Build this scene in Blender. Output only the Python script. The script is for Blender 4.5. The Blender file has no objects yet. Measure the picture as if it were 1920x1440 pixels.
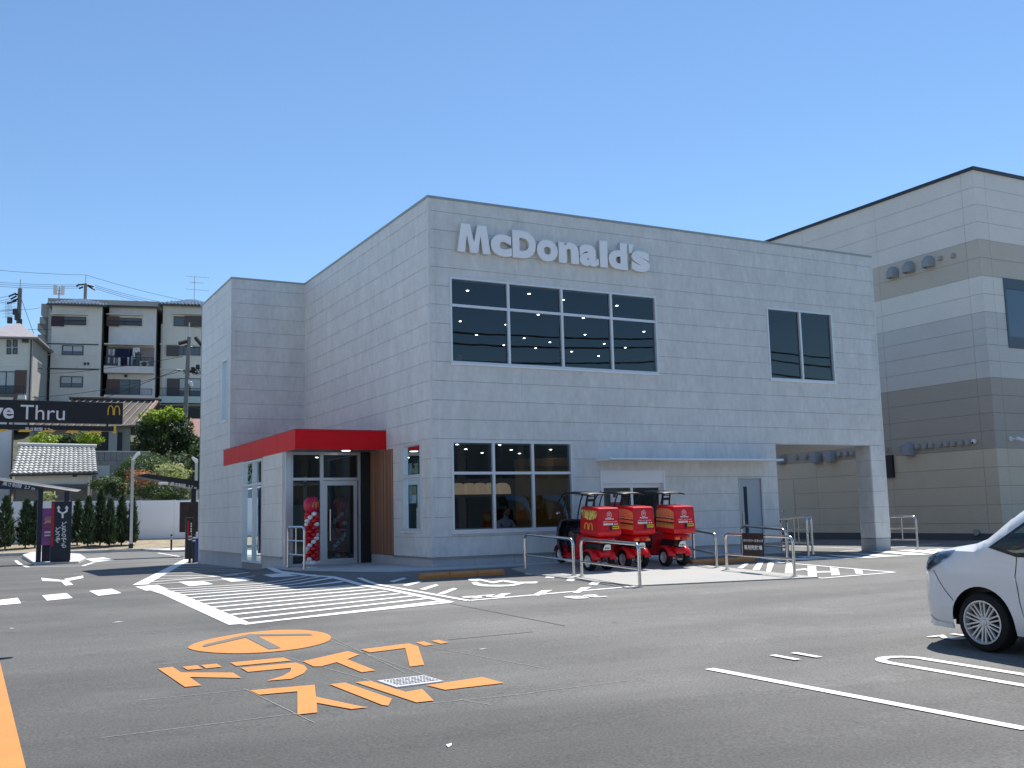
import bpy, bmesh, math, random
from math import radians, sin, cos, pi, sqrt
from mathutils import Vector, Matrix, noise as mnoise
scene = bpy.context.scene
COL = scene.collection
random.seed(7)
# ---------------------------------------------------------------- camera
CAM = Vector((-9.4904, -21.7026, 1.0993)); YAW, PITCH, ROLL, FPX = 0.4926, 0.1277, -0.0237, 1911.5
FW = Vector((sin(YAW)*cos(PITCH), cos(YAW)*cos(PITCH), sin(PITCH)))
RT0 = Vector((cos(YAW), -sin(YAW), 0)); UP0 = RT0.cross(FW)
RT = cos(ROLL)*RT0+sin(ROLL)*UP0; UP = -sin(ROLL)*RT0+cos(ROLL)*UP0
cd = bpy.data.cameras.new('camera'); cam = bpy.data.objects.new('camera', cd); COL.objects.link(cam)
cd.sensor_width = 36; cd.lens = FPX/1920*36; cd.clip_end = 3000; cd.clip_start = 0.1
cam.matrix_world = Matrix((( RT.x, UP.x, -FW.x, CAM.x), (RT.y, UP.y, -FW.y, CAM.y), (RT.z, UP.z, -FW.z, CAM.z), (0, 0, 0, 1)))
scene.camera = cam
# ---------------------------------------------------------------- sky and sun
SUN = Vector((3.9, 2.5, 8.95)).normalized()
w = bpy.data.worlds.new('World'); scene.world = w; w.use_nodes = True
nt = w.node_tree; nt.nodes.clear()
sky = nt.nodes.new('ShaderNodeTexSky'); sky.sky_type = 'NISHITA'; sky.sun_disc = False
sky.sun_elevation = math.asin(SUN.z); sky.sun_rotation = math.atan2(SUN.x, SUN.y)
sky.altitude = 0; sky.air_density = 1.0; sky.dust_density = 0.0; sky.ozone_density = 4.5
bg = nt.nodes.new('ShaderNodeBackground'); bg.inputs[1].default_value = 0.10
wo = nt.nodes.new('ShaderNodeOutputWorld')
tint = nt.nodes.new('ShaderNodeMix'); tint.data_type = 'RGBA'; tint.blend_type = 'MULTIPLY'; tint.inputs['Factor'].default_value = 1; tint.inputs['B'].default_value = (.93, 1.01, 1.03, 1)
nt.links.new(sky.outputs[0], tint.inputs['A']); nt.links.new(tint.outputs['Result'], bg.inputs[0]); nt.links.new(bg.outputs[0], wo.inputs[0])
sl = bpy.data.lights.new('sun', 'SUN'); sl.energy = 4.4; sl.angle = radians(0.53); sl.color = (1, .955, .89)
so = bpy.data.objects.new('sun', sl); COL.objects.link(so)
so.rotation_euler = SUN.to_track_quat('Z', 'Y').to_euler(); so.location = (30, 20, 60)
scene.view_settings.view_transform = 'Standard'; scene.view_settings.look = 'None'
scene.view_settings.exposure = 0.62; scene.view_settings.gamma = 1; scene.view_settings.use_curve_mapping = False
scene.render.resolution_x = 1024; scene.render.resolution_y = 768
# ---------------------------------------------------------------- survey helpers: a sight line through the photograph cut with real planes
def ray(px, py): return FW+(px-960)/FPX*RT-(py-720)/FPX*UP
def onY(px, py, Y):
    d = ray(px, py); return CAM+d*((Y-CAM.y)/d.y)
def onX(px, py, X):
    d = ray(px, py); return CAM+d*((X-CAM.x)/d.x)
def zg(x, y):
    z = -0.19+0.018*min(0, y+2)-0.006*max(0, min(y, 41)+2)
    dx = max(-2.4-x, 0, x-10); dy = max(-0.8-y, 0, y-4.2); d = sqrt(dx*dx+dy*dy)
    s = max(0, 1-d/1.7); s = s*s*(3-2*s)
    return z+s*(-0.07-z)
def G(px, py):
    d = ray(px, py); lo, hi = 3.0, 90.0
    f = lambda t: CAM.z+d.z*t-zg(CAM.x+d.x*t, CAM.y+d.y*t)
    for _ in range(50):
        m = (lo+hi)/2
        if f(m) > 0: lo = m
        else: hi = m
    p = CAM+d*lo; return Vector((p.x, p.y, zg(p.x, p.y)))
# ---------------------------------------------------------------- materials
def mat(name, col, rough=.6, metal=0, n=None, bump=0, island=0, spec=.5, trans=0, emit=0, coat=0, n2=None, stretch=None, objr=0, alpha=None):
    """n=(scale, amount) world noise on the colour; n2 second octave; island = random per leaf; objr = random per object"""
    m = bpy.data.materials.get(name)
    if m: return m
    m = bpy.data.materials.new(name); m.use_nodes = True
    t = m.node_tree; b = t.nodes['Principled BSDF']
    c = (col[0], col[1], col[2], 1)
    b.inputs['Base Color'].default_value = c; b.inputs['Roughness'].default_value = rough; b.inputs['Metallic'].default_value = metal
    b.inputs['Specular IOR Level'].default_value = spec
    if coat: b.inputs['Coat Weight'].default_value = coat; b.inputs['Coat Roughness'].default_value = .03
    if trans: b.inputs['Transmission Weight'].default_value = trans
    if emit: b.inputs['Emission Color'].default_value = c; b.inputs['Emission Strength'].default_value = emit
    src = None
    def mul(prev, fac_socket, amt):
        mr = t.nodes.new('ShaderNodeMapRange'); mr.inputs['To Min'].default_value = 1-amt; mr.inputs['To Max'].default_value = 1+amt
        mr.clamp = False
        t.links.new(fac_socket, mr.inputs['Value'])
        mx = t.nodes.new('ShaderNodeMix'); mx.data_type = 'RGBA'; mx.blend_type = 'MULTIPLY'; mx.inputs['Factor'].default_value = 1
        if prev is None: mx.inputs['A'].default_value = c
        else: t.links.new(prev, mx.inputs['A'])
        cb = t.nodes.new('ShaderNodeCombineColor')
        for i in range(3): t.links.new(mr.outputs[0], cb.inputs[i])
        t.links.new(cb.outputs[0], mx.inputs['B'])
        return mx.outputs['Result']
    geo = None
    if n or n2 or bump or island: geo = t.nodes.new('ShaderNodeNewGeometry')
    pos = None
    if n or n2 or bump:
        pos = geo.outputs['Position']
        if stretch:
            vm = t.nodes.new('ShaderNodeVectorMath'); vm.operation = 'MULTIPLY'; vm.inputs[1].default_value = stretch
            t.links.new(pos, vm.inputs[0]); pos = vm.outputs[0]
    last = None
    for q in (n, n2):
        if not q: continue
        nz = t.nodes.new('ShaderNodeTexNoise'); nz.inputs['Scale'].default_value = q[0]; nz.inputs['Detail'].default_value = 4; nz.inputs['Roughness'].default_value = .6
        t.links.new(pos, nz.inputs['Vector'])
        mr = t.nodes.new('ShaderNodeMapRange'); mr.inputs['From Min'].default_value = .28; mr.inputs['From Max'].default_value = .72
        t.links.new(nz.outputs['Fac'], mr.inputs['Value'])
        src = mul(src, mr.outputs[0], q[1]); last = nz
    if island: src = mul(src, geo.outputs['Random Per Island'], island)
    if objr:
        oi = t.nodes.new('ShaderNodeObjectInfo'); src = mul(src, oi.outputs['Random'], objr)
    if src is not None: t.links.new(src, b.inputs['Base Color'])
    if bump:
        bn = t.nodes.new('ShaderNodeBump'); bn.inputs['Strength'].default_value = bump; bn.inputs['Distance'].default_value = .01
        t.links.new((last or nz).outputs['Fac'], bn.inputs['Height']); t.links.new(bn.outputs[0], b.inputs['Normal'])
    return m
def glass_mat(name, tint=(.75, .8, .82), refl=1.5):
    """thin architectural glazing: clear pane with a Fresnel mirror on top, no refraction"""
    m = bpy.data.materials.get(name)
    if m: return m
    m = bpy.data.materials.new(name); m.use_nodes = True; t = m.node_tree; t.nodes.clear()
    o = t.nodes.new('ShaderNodeOutputMaterial'); tr = t.nodes.new('ShaderNodeBsdfTransparent'); tr.inputs[0].default_value = (*tint, 1)
    gl = t.nodes.new('ShaderNodeBsdfGlossy'); gl.inputs['Roughness'].default_value = 0.0; gl.inputs['Color'].default_value = (.82, .95, 1, 1)
    nz = t.nodes.new('ShaderNodeTexNoise'); nz.inputs['Scale'].default_value = 1.1
    ge = t.nodes.new('ShaderNodeNewGeometry'); t.links.new(ge.outputs['Position'], nz.inputs['Vector'])
    bp = t.nodes.new('ShaderNodeBump'); bp.inputs['Strength'].default_value = .03; bp.inputs['Distance'].default_value = .02
    t.links.new(nz.outputs['Fac'], bp.inputs['Height']); t.links.new(bp.outputs[0], gl.inputs['Normal'])
    fr = t.nodes.new('ShaderNodeFresnel'); fr.inputs['IOR'].default_value = refl
    mx = t.nodes.new('ShaderNodeMixShader')
    t.links.new(fr.outputs[0], mx.inputs[0]); t.links.new(tr.outputs[0], mx.inputs[1]); t.links.new(gl.outputs[0], mx.inputs[2]); t.links.new(mx.outputs[0], o.inputs[0])
    return m
# ---------------------------------------------------------------- mesh builder
class MB:
    def __init__(s): s.v = []; s.f = []; s.sm = False
    def add(s, vs, fs):
        o = len(s.v); s.v += [tuple(p) for p in vs]; s.f += [tuple(i+o for i in q) for q in fs]; return s
    def box(s, x0, x1, y0, y1, z0, z1):
        return s.add([(x0,y0,z0),(x1,y0,z0),(x1,y1,z0),(x0,y1,z0),(x0,y0,z1),(x1,y0,z1),(x1,y1,z1),(x0,y1,z1)],
                     [(3,2,1,0),(4,5,6,7),(0,1,5,4),(1,2,6,5),(2,3,7,6),(3,0,4,7)])
    def prism(s, poly, axis, a, b):
        """poly = 2D outline; axis 'x': (y,z), 'y': (x,z), 'z': (x,y)"""
        n = len(poly)
        def p3(q, h): return (h, q[0], q[1]) if axis == 'x' else (q[0], h, q[1]) if axis == 'y' else (q[0], q[1], h)
        return s.add([p3(q, a) for q in poly]+[p3(q, b) for q in poly],
                     [tuple(range(n))[::-1], tuple(range(n, 2*n))]+[(i, (i+1) % n, n+(i+1) % n, n+i) for i in range(n)])
    def tube(s, pts, r, seg=8, cap=True, closed=False):
        pts = [Vector(p) for p in pts]; n = len(pts); rr = r if isinstance(r, (list, tuple)) else [r]*n
        o = len(s.v); up = None
        for i, p in enumerate(pts):
            if closed: d = (pts[(i+1) % n]-pts[i-1])
            else: d = (pts[min(i+1, n-1)]-pts[max(i-1, 0)])
            d.normalize()
            if up is None: up = d.orthogonal().normalized()
            up = (up-d*up.dot(d)); up = up.normalized() if up.length > 1e-6 else d.orthogonal().normalized()
            sd = d.cross(up)
            for k in range(seg):
                a = 2*pi*k/seg; s.v.append(tuple(p+(up*cos(a)+sd*sin(a))*rr[i]))
        for i in range(n if closed else n-1):
            j = (i+1) % n
            for k in range(seg):
                k2 = (k+1) % seg; s.f.append((o+i*seg+k, o+i*seg+k2, o+j*seg+k2, o+j*seg+k))
        if cap and not closed:
            s.f.append(tuple(o+k for k in range(seg))[::-1]); s.f.append(tuple(o+(n-1)*seg+k for k in range(seg)))
        return s
    def lathe(s, prof, c, axis='z', seg=24, closed=False):
        """prof = [(r, h)]"""
        o = len(s.v); n = len(prof)
        for r, h in prof:
            for k in range(seg):
                a = 2*pi*k/seg; u, w_ = r*cos(a), r*sin(a)
                p = (u, w_, h) if axis == 'z' else (h, u, w_) if axis == 'x' else (u, h, w_)
                s.v.append((c[0]+p[0], c[1]+p[1], c[2]+p[2]))
        for i in range(n if closed else n-1):
            j = (i+1) % n
            for k in range(seg):
                k2 = (k+1) % seg; s.f.append((o+i*seg+k, o+i*seg+k2, o+j*seg+k2, o+j*seg+k))
        if not closed:
            if prof[0][0] > 1e-5: s.f.append(tuple(o+k for k in range(seg))[::-1])
            if prof[-1][0] > 1e-5: s.f.append(tuple(o+(n-1)*seg+k for k in range(seg)))
        return s
    def ball(s, c, r, seg=10, rings=7):
        r = r if isinstance(r, (tuple, list)) else (r, r, r); o = len(s.v)
        for i in range(rings+1):
            th = pi*i/rings
            for k in range(seg):
                a = 2*pi*k/seg; s.v.append((c[0]+r[0]*sin(th)*cos(a), c[1]+r[1]*sin(th)*sin(a), c[2]-r[2]*cos(th)))
        for i in range(rings):
            for k in range(seg):
                k2 = (k+1) % seg; s.f.append((o+i*seg+k, o+i*seg+k2, o+(i+1)*seg+k2, o+(i+1)*seg+k))
        return s
    def map(s, fn): s.v = [tuple(fn(*p)) for p in s.v]; return s
    def mesh(s, name):
        me = bpy.data.meshes.new(name); me.from_pydata(s.v, [], s.f)
        bm = bmesh.new(); bm.from_mesh(me); bmesh.ops.remove_doubles(bm, verts=bm.verts, dist=1e-5)
        bmesh.ops.recalc_face_normals(bm, faces=bm.faces); bm.to_mesh(me); bm.free(); me.update()
        return me
    def build(s, name, m, parent=None, world=False, smooth=False, bevel=0, raw=False, kind=None):
        if world and parent is not None:
            l = WL(parent); s.v = [(a-l.x, b-l.y, c-l.z) for a, b, c in s.v]
        if raw:
            me = bpy.data.meshes.new(name); me.from_pydata(s.v, [], s.f); me.update()
        else: me = s.mesh(name)
        o = bpy.data.objects.new(name, me); COL.objects.link(o)
        if m: me.materials.append(m)
        if parent is not None: o.parent = parent
        if smooth: shade(me, 40 if smooth is True else smooth)
        if bevel:
            b = o.modifiers.new('bevel', 'BEVEL'); b.width = bevel; b.segments = 2; b.limit_method = 'ANGLE'; b.angle_limit = radians(40)
        if kind: o['kind'] = kind
        return o
def shade(me, ang=40):
    for p in me.polygons: p.use_smooth = True
    try: me.set_sharp_from_angle(angle=radians(ang))
    except Exception: pass
def WL(o):
    p = Vector((0, 0, 0))
    while o is not None: p = p+o.location; o = o.parent
    return p
def tag(o, label=None, cat=None, group=None, kind=None):
    if label: o['label'] = label
    if cat: o['category'] = cat
    if group: o['group'] = group
    if kind: o['kind'] = kind
    return o
def thing(name, label, cat, loc=(0, 0, 0), rz=0, group=None):
    o = bpy.data.objects.new(name, None); COL.objects.link(o); o.location = loc; o.rotation_euler = (0, 0, rz); o.empty_display_size = .2
    return tag(o, label, cat, group)
def copy_tree(o, parent=None):
    c = o.copy(); COL.objects.link(c); c.parent = parent
    for ch in [k for k in bpy.data.objects if k.parent == o and k is not c]: copy_tree(ch, c)
    return c
def kids(o): return list(o.children)
def dup(o, parent=None):
    c = o.copy(); COL.objects.link(c)
    if parent is not None: c.parent = parent
    for ch in kids(o): dup(ch, c)
    return c
# text as mesh ------------------------------------------------------------
def text_mesh(body, size, extrude=0.0, offset=0.0, align='LEFT', sx=1.0, shear=0, vertical=False, space=1.0):
    c = bpy.data.curves.new('lettering', 'FONT'); c.body = body; c.size = size; c.extrude = extrude; c.offset = offset; c.align_x = align
    c.space_character = space; c.shear = shear; c.resolution_u = 4
    o = bpy.data.objects.new('lettering', c); COL.objects.link(o); bpy.context.view_layer.update()
    me = bpy.data.meshes.new_from_object(o.evaluated_get(bpy.context.evaluated_depsgraph_get()))
    bpy.data.objects.remove(o); bpy.data.curves.remove(c)
    if sx != 1: me.transform(Matrix.Diagonal((sx, 1, 1, 1)))
    return me
FACE_S = Matrix(((1,0,0,0),(0,0,-1,0),(0,1,0,0),(0,0,0,1)))     # local xy -> world xz, normal -Y
FACE_W = Matrix(((0,0,-1,0),(-1,0,0,0),(0,1,0,0),(0,0,0,1)))    # reads along -Y, normal -X
def text(name, body, size, m, parent, pos, face=FACE_S, **k):
    me = text_mesh(body, size, **k); me.transform(Matrix.Translation(Vector(pos))@face)
    o = bpy.data.objects.new(name, me); COL.objects.link(o); me.materials.clear(); me.materials.append(m)
    if parent is not None: o.parent = parent
    return o
def arches(h=1.0, wd=1.0, thick=.13, depth=0.0):
    """the two joined arches as a ribbon in local xy, base on y=0, centred"""
    mb = MB(); N = 22
    for sgn in (-1, 1):
        outl = []; inn = []
        for i in range(N+1):
            t = pi*i/N; x = .5-.5*cos(t); y = max(sin(t), 0)**.62
            outl.append((sgn*x*wd*.5, y*h)); th = thick*wd
            xi = .5+(x-.5)*(1-2*thick*1.55); yi = y*(1-thick*.85)
            inn.append((sgn*xi*wd*.5, yi*h if 0 < i < N else 0))
        for i in range(N):
            a, b, c_, d = outl[i], outl[i+1], inn[i+1], inn[i]
            if depth: 
                mb.add([(a[0],a[1],0),(b[0],b[1],0),(c_[0],c_[1],0),(d[0],d[1],0),(a[0],a[1],depth),(b[0],b[1],depth),(c_[0],c_[1],depth),(d[0],d[1],depth)],
                       [(0,1,2,3),(4,5,6,7),(0,1,5,4),(2,3,7,6)]+([(0,3,7,4)] if i == 0 else [])+([(1,2,6,5)] if i == N-1 else []))
            else: mb.add([(a[0],a[1],0),(b[0],b[1],0),(c_[0],c_[1],0),(d[0],d[1],0)], [(0,1,2,3)])
    return mb
def place(mb, mtx): mb.v = [tuple(mtx@Vector(p)) for p in mb.v]; return mb
# rectangles minus openings ------------------------------------------------
def minus(r, holes):
    """r=(u0,u1,z0,z1) minus rect holes -> list of rects"""
    out = [r]
    for h in holes:
        nx = []
        for a in out:
            u0, u1, z0, z1 = a; i0, i1, j0, j1 = max(u0, h[0]), min(u1, h[1]), max(z0, h[2]), min(z1, h[3])
            if i0 >= i1-1e-6 or j0 >= j1-1e-6: nx.append(a); continue
            if u0 < i0: nx.append((u0, i0, z0, z1))
            if i1 < u1: nx.append((i1, u1, z0, z1))
            if z0 < j0: nx.append((i0, i1, z0, j0))
            if j1 < z1: nx.append((i0, i1, j1, z1))
        out = nx
    return [q for q in out if q[1]-q[0] > .004 and q[3]-q[2] > .004]
def clusters(rs):
    """group touching rectangles"""
    out = []
    for r in rs:
        hit = [g for g in out if any(r[0] <= q[1]+1e-4 and q[0] <= r[1]+1e-4 and r[2] <= q[3]+1e-4 and q[2] <= r[3]+1e-4 for q in g)]
        ng = [r]
        for g in hit: ng += g; out.remove(g)
        out.append(ng)
    return out
# foliage -------------------------------------------------------------------
def leaves(mb, c, r, n, size, rnd, shell=.55, lump=.35, up=0.3, flat=0.7):
    c = Vector(c); off = Vector((rnd.random()*50, rnd.random()*50, rnd.random()*50))
    for _ in range(n):
        d = Vector((rnd.gauss(0, 1), rnd.gauss(0, 1), rnd.gauss(0, 1))).normalized()
        k = 1+lump*2*(mnoise.noise(d*2.3+off))
        rad = (shell+(1-shell)*rnd.random()**.6)*k
        p = c+Vector((d.x*r[0], d.y*r[1], d.z*r[2]))*rad
        if mnoise.noise(p*(1.1/max(r[0], .6))*1.6+off) < -.28: continue
        nrm = (d*flat+Vector((rnd.gauss(0, .5), rnd.gauss(0, .5), rnd.gauss(0, .5)+up))).normalized()
        a = nrm.orthogonal().normalized(); a.rotate(Matrix.Rotation(rnd.random()*6.28, 3, nrm)); b = nrm.cross(a)
        s = size*(.6+.8*rnd.random()); l = s*1.5
        o = len(mb.v); mb.v += [tuple(p-a*l*.5), tuple(p+b*s*.4), tuple(p+a*l*.5+nrm*s*.1), tuple(p-b*s*.4)]
        mb.f.append((o, o+1, o+2, o+3))
# ================================================================ GROUND
m_asph = mat('asphalt', (.142, .139, .130), .88, n=(.35, .12), n2=(46, .44), bump=.65)
m_white = mat('white_road_paint', (.80, .80, .78), .6, n=(3, .05), n2=(60, .06))
m_orange = mat('orange_road_paint', (.60, .235, .045), .55, n=(3, .05), n2=(50, .05))
m_conc = mat('concrete_slab', (.36, .355, .335), .8, n=(.8, .06), n2=(25, .05), bump=.1)
m_deck = mat('grey_deck_paving', (.50, .505, .51), .8, n=(1.2, .06), n2=(40, .06), bump=.1)
m_kerb = mat('kerb_concrete', (.50, .49, .46), .85, n=(2, .1), n2=(30, .08), bump=.2)
m_soil = mat('sandy_soil', (.29, .24, .165), .95, n=(1.5, .25), n2=(14, .3), bump=.8)
m_alu = mat('anodised_aluminium', (.62, .64, .66), .38, .85)
m_alug = mat('grey_aluminium', (.5, .51, .53), .45, .4)
m_steel = mat('stainless_steel', (.62, .62, .61), .22, 1.0)
m_black = mat('black_plastic', (.015, .016, .018), .5)
m_wsign = mat('white_sign_paint', (.82, .82, .82), .5)
m_yell = mat('golden_yellow', (.80, .50, .05), .5)
def wear(m, thr=.66, under=(.15, .147, .138)):
    """paint worn through to the stone in small flecks, with faint tyre grey"""
    t = m.node_tree; b = t.nodes['Principled BSDF']; src = b.inputs['Base Color'].links[0].from_socket; ge = t.nodes.new('ShaderNodeNewGeometry')
    n1 = t.nodes.new('ShaderNodeTexNoise'); n1.inputs['Scale'].default_value = 55; n1.inputs['Detail'].default_value = 3; t.links.new(ge.outputs['Position'], n1.inputs['Vector'])
    n2 = t.nodes.new('ShaderNodeTexNoise'); n2.inputs['Scale'].default_value = 1.6; n2.inputs['Detail'].default_value = 4; t.links.new(ge.outputs['Position'], n2.inputs['Vector'])
    ad = t.nodes.new('ShaderNodeMath'); ad.operation = 'MULTIPLY_ADD'; ad.inputs[1].default_value = .55; t.links.new(n2.outputs['Fac'], ad.inputs[0]); t.links.new(n1.outputs['Fac'], ad.inputs[2])
    mr = t.nodes.new('ShaderNodeMapRange'); mr.inputs[1].default_value = thr+.26; mr.inputs[2].default_value = thr+.34; mr.inputs[4].default_value = .75; t.links.new(ad.outputs[0], mr.inputs[0])
    mx = t.nodes.new('ShaderNodeMix'); mx.data_type = 'RGBA'; t.links.new(mr.outputs[0], mx.inputs['Factor']); t.links.new(src, mx.inputs['A']); mx.inputs['B'].default_value = (*under, 1); t.links.new(mx.outputs['Result'], b.inputs['Base Color'])
wear(m_white); wear(m_orange, .67)
def lat(a, b, st): return [a+i*st for i in range(int(round((b-a)/st))+1)]
XS = [-600, -300, -150, -80, -50, -35, -25, -20, -16]+lat(-13, -6, 1)+lat(-5.5, 13, .5)+[14, 15, 17, 20, 25, 35, 50, 80, 150, 300, 600]
YS = [-600, -300, -150, -80, -50, -35]+lat(-28, -4, 1)+lat(-3.5, 6.5, .5)+lat(7, 16, 1.5)+[20, 25, 30, 35, 39, 41, 45, 60, 100, 150, 300, 600]
mb = MB(); nx = len(XS)
mb.v = [(x, y, zg(x, y)) for y in YS for x in XS]
mb.f = [(j*nx+i, j*nx+i+1, (j+1)*nx+i+1, (j+1)*nx+i) for j in range(len(YS)-1) for i in range(nx-1)]
lot = mb.build('parking_lot', m_asph, raw=True); tag(lot, kind='structure')
# worn, patchy asphalt: large paving lanes, dust and fine stone
def asphalt_nodes():
    t = m_asph.node_tree; b = t.nodes['Principled BSDF']; src = b.inputs['Base Color'].links[0].from_socket
    ge = t.nodes.new('ShaderNodeNewGeometry')
    mp = t.nodes.new('ShaderNodeMapping'); mp.inputs['Scale'].default_value = (.10, .55, 1); mp.inputs['Rotation'].default_value = (0, 0, radians(-14)); t.links.new(ge.outputs['Position'], mp.inputs[0])
    nz = t.nodes.new('ShaderNodeTexNoise'); nz.inputs['Scale'].default_value = 1.0; nz.inputs['Detail'].default_value = 5; nz.inputs['Roughness'].default_value = .62; t.links.new(mp.outputs[0], nz.inputs['Vector'])
    mr = t.nodes.new('ShaderNodeMapRange'); mr.inputs[1].default_value = .3; mr.inputs[2].default_value = .7; mr.inputs[3].default_value = .74; mr.inputs[4].default_value = 1.24; t.links.new(nz.outputs['Fac'], mr.inputs[0])
    # a paving joint: the strip nearest the road was laid in darker, coarser stone
    sx = t.nodes.new('ShaderNodeSeparateXYZ'); t.links.new(ge.outputs['Position'], sx.inputs[0])
    mm = t.nodes.new('ShaderNodeMath'); mm.operation = 'MULTIPLY_ADD'; mm.inputs[1].default_value = .24; t.links.new(sx.outputs[0], mm.inputs[0]); t.links.new(sx.outputs[1], mm.inputs[2])
    st = t.nodes.new('ShaderNodeMapRange'); st.inputs[1].default_value = -15.75; st.inputs[2].default_value = -15.65; st.inputs[3].default_value = .88; st.inputs[4].default_value = 1.0; t.links.new(mm.outputs[0], st.inputs[0])
    s2 = t.nodes.new('ShaderNodeMapRange'); s2.inputs[1].default_value = -13.4; s2.inputs[2].default_value = -12.4; s2.inputs[3].default_value = .90; s2.inputs[4].default_value = 1.0; t.links.new(mm.outputs[0], s2.inputs[0])
    mu = t.nodes.new('ShaderNodeMath'); mu.operation = 'MULTIPLY'; t.links.new(mr.outputs[0], mu.inputs[0]); t.links.new(st.outputs[0], mu.inputs[1])
    m2 = t.nodes.new('ShaderNodeMath'); m2.operation = 'MULTIPLY'; t.links.new(mu.outputs[0], m2.inputs[0]); t.links.new(s2.outputs[0], m2.inputs[1])
    # the drive-through lane was repaved later in darker asphalt, with a ragged edge
    en = t.nodes.new('ShaderNodeTexNoise'); en.inputs['Scale'].default_value = .35; en.inputs['Detail'].default_value = 5; t.links.new(ge.outputs['Position'], en.inputs['Vector'])
    ex = t.nodes.new('ShaderNodeMath'); ex.operation = 'MULTIPLY_ADD'; ex.inputs[1].default_value = 5.0; t.links.new(en.outputs['Fac'], ex.inputs[0]); t.links.new(sx.outputs[0], ex.inputs[2])
    lz = t.nodes.new('ShaderNodeMapRange'); lz.interpolation_type = 'SMOOTHSTEP'; lz.inputs[1].default_value = -5.2; lz.inputs[2].default_value = .2; lz.inputs[3].default_value = .70; lz.inputs[4].default_value = 1.06; t.links.new(ex.outputs[0], lz.inputs[0])
    mz = t.nodes.new('ShaderNodeMath'); mz.operation = 'MULTIPLY'; t.links.new(m2.outputs[0], mz.inputs[0]); t.links.new(lz.outputs[0], mz.inputs[1]); m2 = mz
    # dusty blotches and small oil spots
    bl_ = t.nodes.new('ShaderNodeTexNoise'); bl_.inputs['Scale'].default_value = .55; bl_.inputs['Detail'].default_value = 6; bl_.inputs['Roughness'].default_value = .7; t.links.new(ge.outputs['Position'], bl_.inputs['Vector'])
    b1 = t.nodes.new('ShaderNodeMapRange'); b1.inputs[1].default_value = .56; b1.inputs[2].default_value = .72; b1.inputs[3].default_value = 1.0; b1.inputs[4].default_value = 1.22; t.links.new(bl_.outputs['Fac'], b1.inputs[0])
    sp = t.nodes.new('ShaderNodeTexNoise'); sp.inputs['Scale'].default_value = 2.3; sp.inputs['Detail'].default_value = 2; t.links.new(ge.outputs['Position'], sp.inputs['Vector'])
    b2 = t.nodes.new('ShaderNodeMapRange'); b2.inputs[1].default_value = .70; b2.inputs[2].default_value = .76; b2.inputs[3].default_value = 1.0; b2.inputs[4].default_value = .72; t.links.new(sp.outputs['Fac'], b2.inputs[0])
    m3 = t.nodes.new('ShaderNodeMath'); m3.operation = 'MULTIPLY'; t.links.new(m2.outputs[0], m3.inputs[0]); t.links.new(b1.outputs[0], m3.inputs[1])
    m4 = t.nodes.new('ShaderNodeMath'); m4.operation = 'MULTIPLY'; t.links.new(m3.outputs[0], m4.inputs[0]); t.links.new(b2.outputs[0], m4.inputs[1])
    cb = t.nodes.new('ShaderNodeCombineColor')
    for i in range(3): t.links.new(m4.outputs[0], cb.inputs[i])
    mx = t.nodes.new('ShaderNodeMix'); mx.data_type = 'RGBA'; mx.blend_type = 'MULTIPLY'; mx.inputs['Factor'].default_value = 1
    t.links.new(src, mx.inputs['A']); t.links.new(cb.outputs[0], mx.inputs['B']); t.links.new(mx.outputs['Result'], b.inputs['Base Color'])
asphalt_nodes()
def drape(polys, lift):
    """flat outlines -> sheet that follows the ground, 'lift' above it"""
    bm = bmesh.new()
    for poly in polys:
        vs = [bm.verts.new((p[0], p[1], 0)) for p in poly]
        if len(vs) > 2:
            try: bm.faces.new(vs)
            except ValueError: pass
    bmesh.ops.triangulate(bm, faces=[f for f in bm.faces if len(f.verts) > 4])
    xs = [v.co.x for v in bm.verts]; ys = [v.co.y for v in bm.verts]
    for vals, ax in ((XS, 0), (YS, 1)):
        lo, hi = (min(xs), max(xs)) if ax == 0 else (min(ys), max(ys))
        for q in vals:
            if lo < q < hi:
                if ax == 0 and not (-6 <= q <= 13): continue
                n = (1, 0, 0) if ax == 0 else (0, 1, 0); c = (q, 0, 0) if ax == 0 else (0, q, 0)
                bmesh.ops.bisect_plane(bm, geom=bm.verts[:]+bm.edges[:]+bm.faces[:], plane_co=c, plane_no=n)
    for v in bm.verts: v.co.z = zg(v.co.x, v.co.y)+lift
    bmesh.ops.recalc_face_normals(bm, faces=bm.faces)
    for f in bm.faces:
        if f.normal.z < 0: f.normal_flip()
    return bm
def paint(name, polys, m=m_white, lift=.008, parent=lot, px=True):
    if px: polys = [[G(*q) for q in p] for p in polys]
    bm = drape(polys, lift); me = bpy.data.meshes.new(name); bm.to_mesh(me); bm.free(); me.materials.append(m)
    o = bpy.data.objects.new(name, me); COL.objects.link(o); o.parent = parent; return o
def strip(a, b, wd):
    """world strip of width wd from a to b"""
    a, b = Vector((a[0], a[1])), Vector((b[0], b[1])); d = (b-a).normalized(); n = Vector((-d.y, d.x))*wd/2
    return [a-n, b-n, b+n, a+n]
def line(name, pts, wd, m=m_white, px=True, lift=.008):
    P = [G(*q) if px else Vector(q) for q in pts]
    for a, b in zip(P[:-1], P[1:]): paint(name, [strip(a, b, wd)], m, lift, px=False)
def Z(org, sc, pts): return [(org[0]+a/sc, org[1]+b/sc) for a, b in pts]
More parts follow.
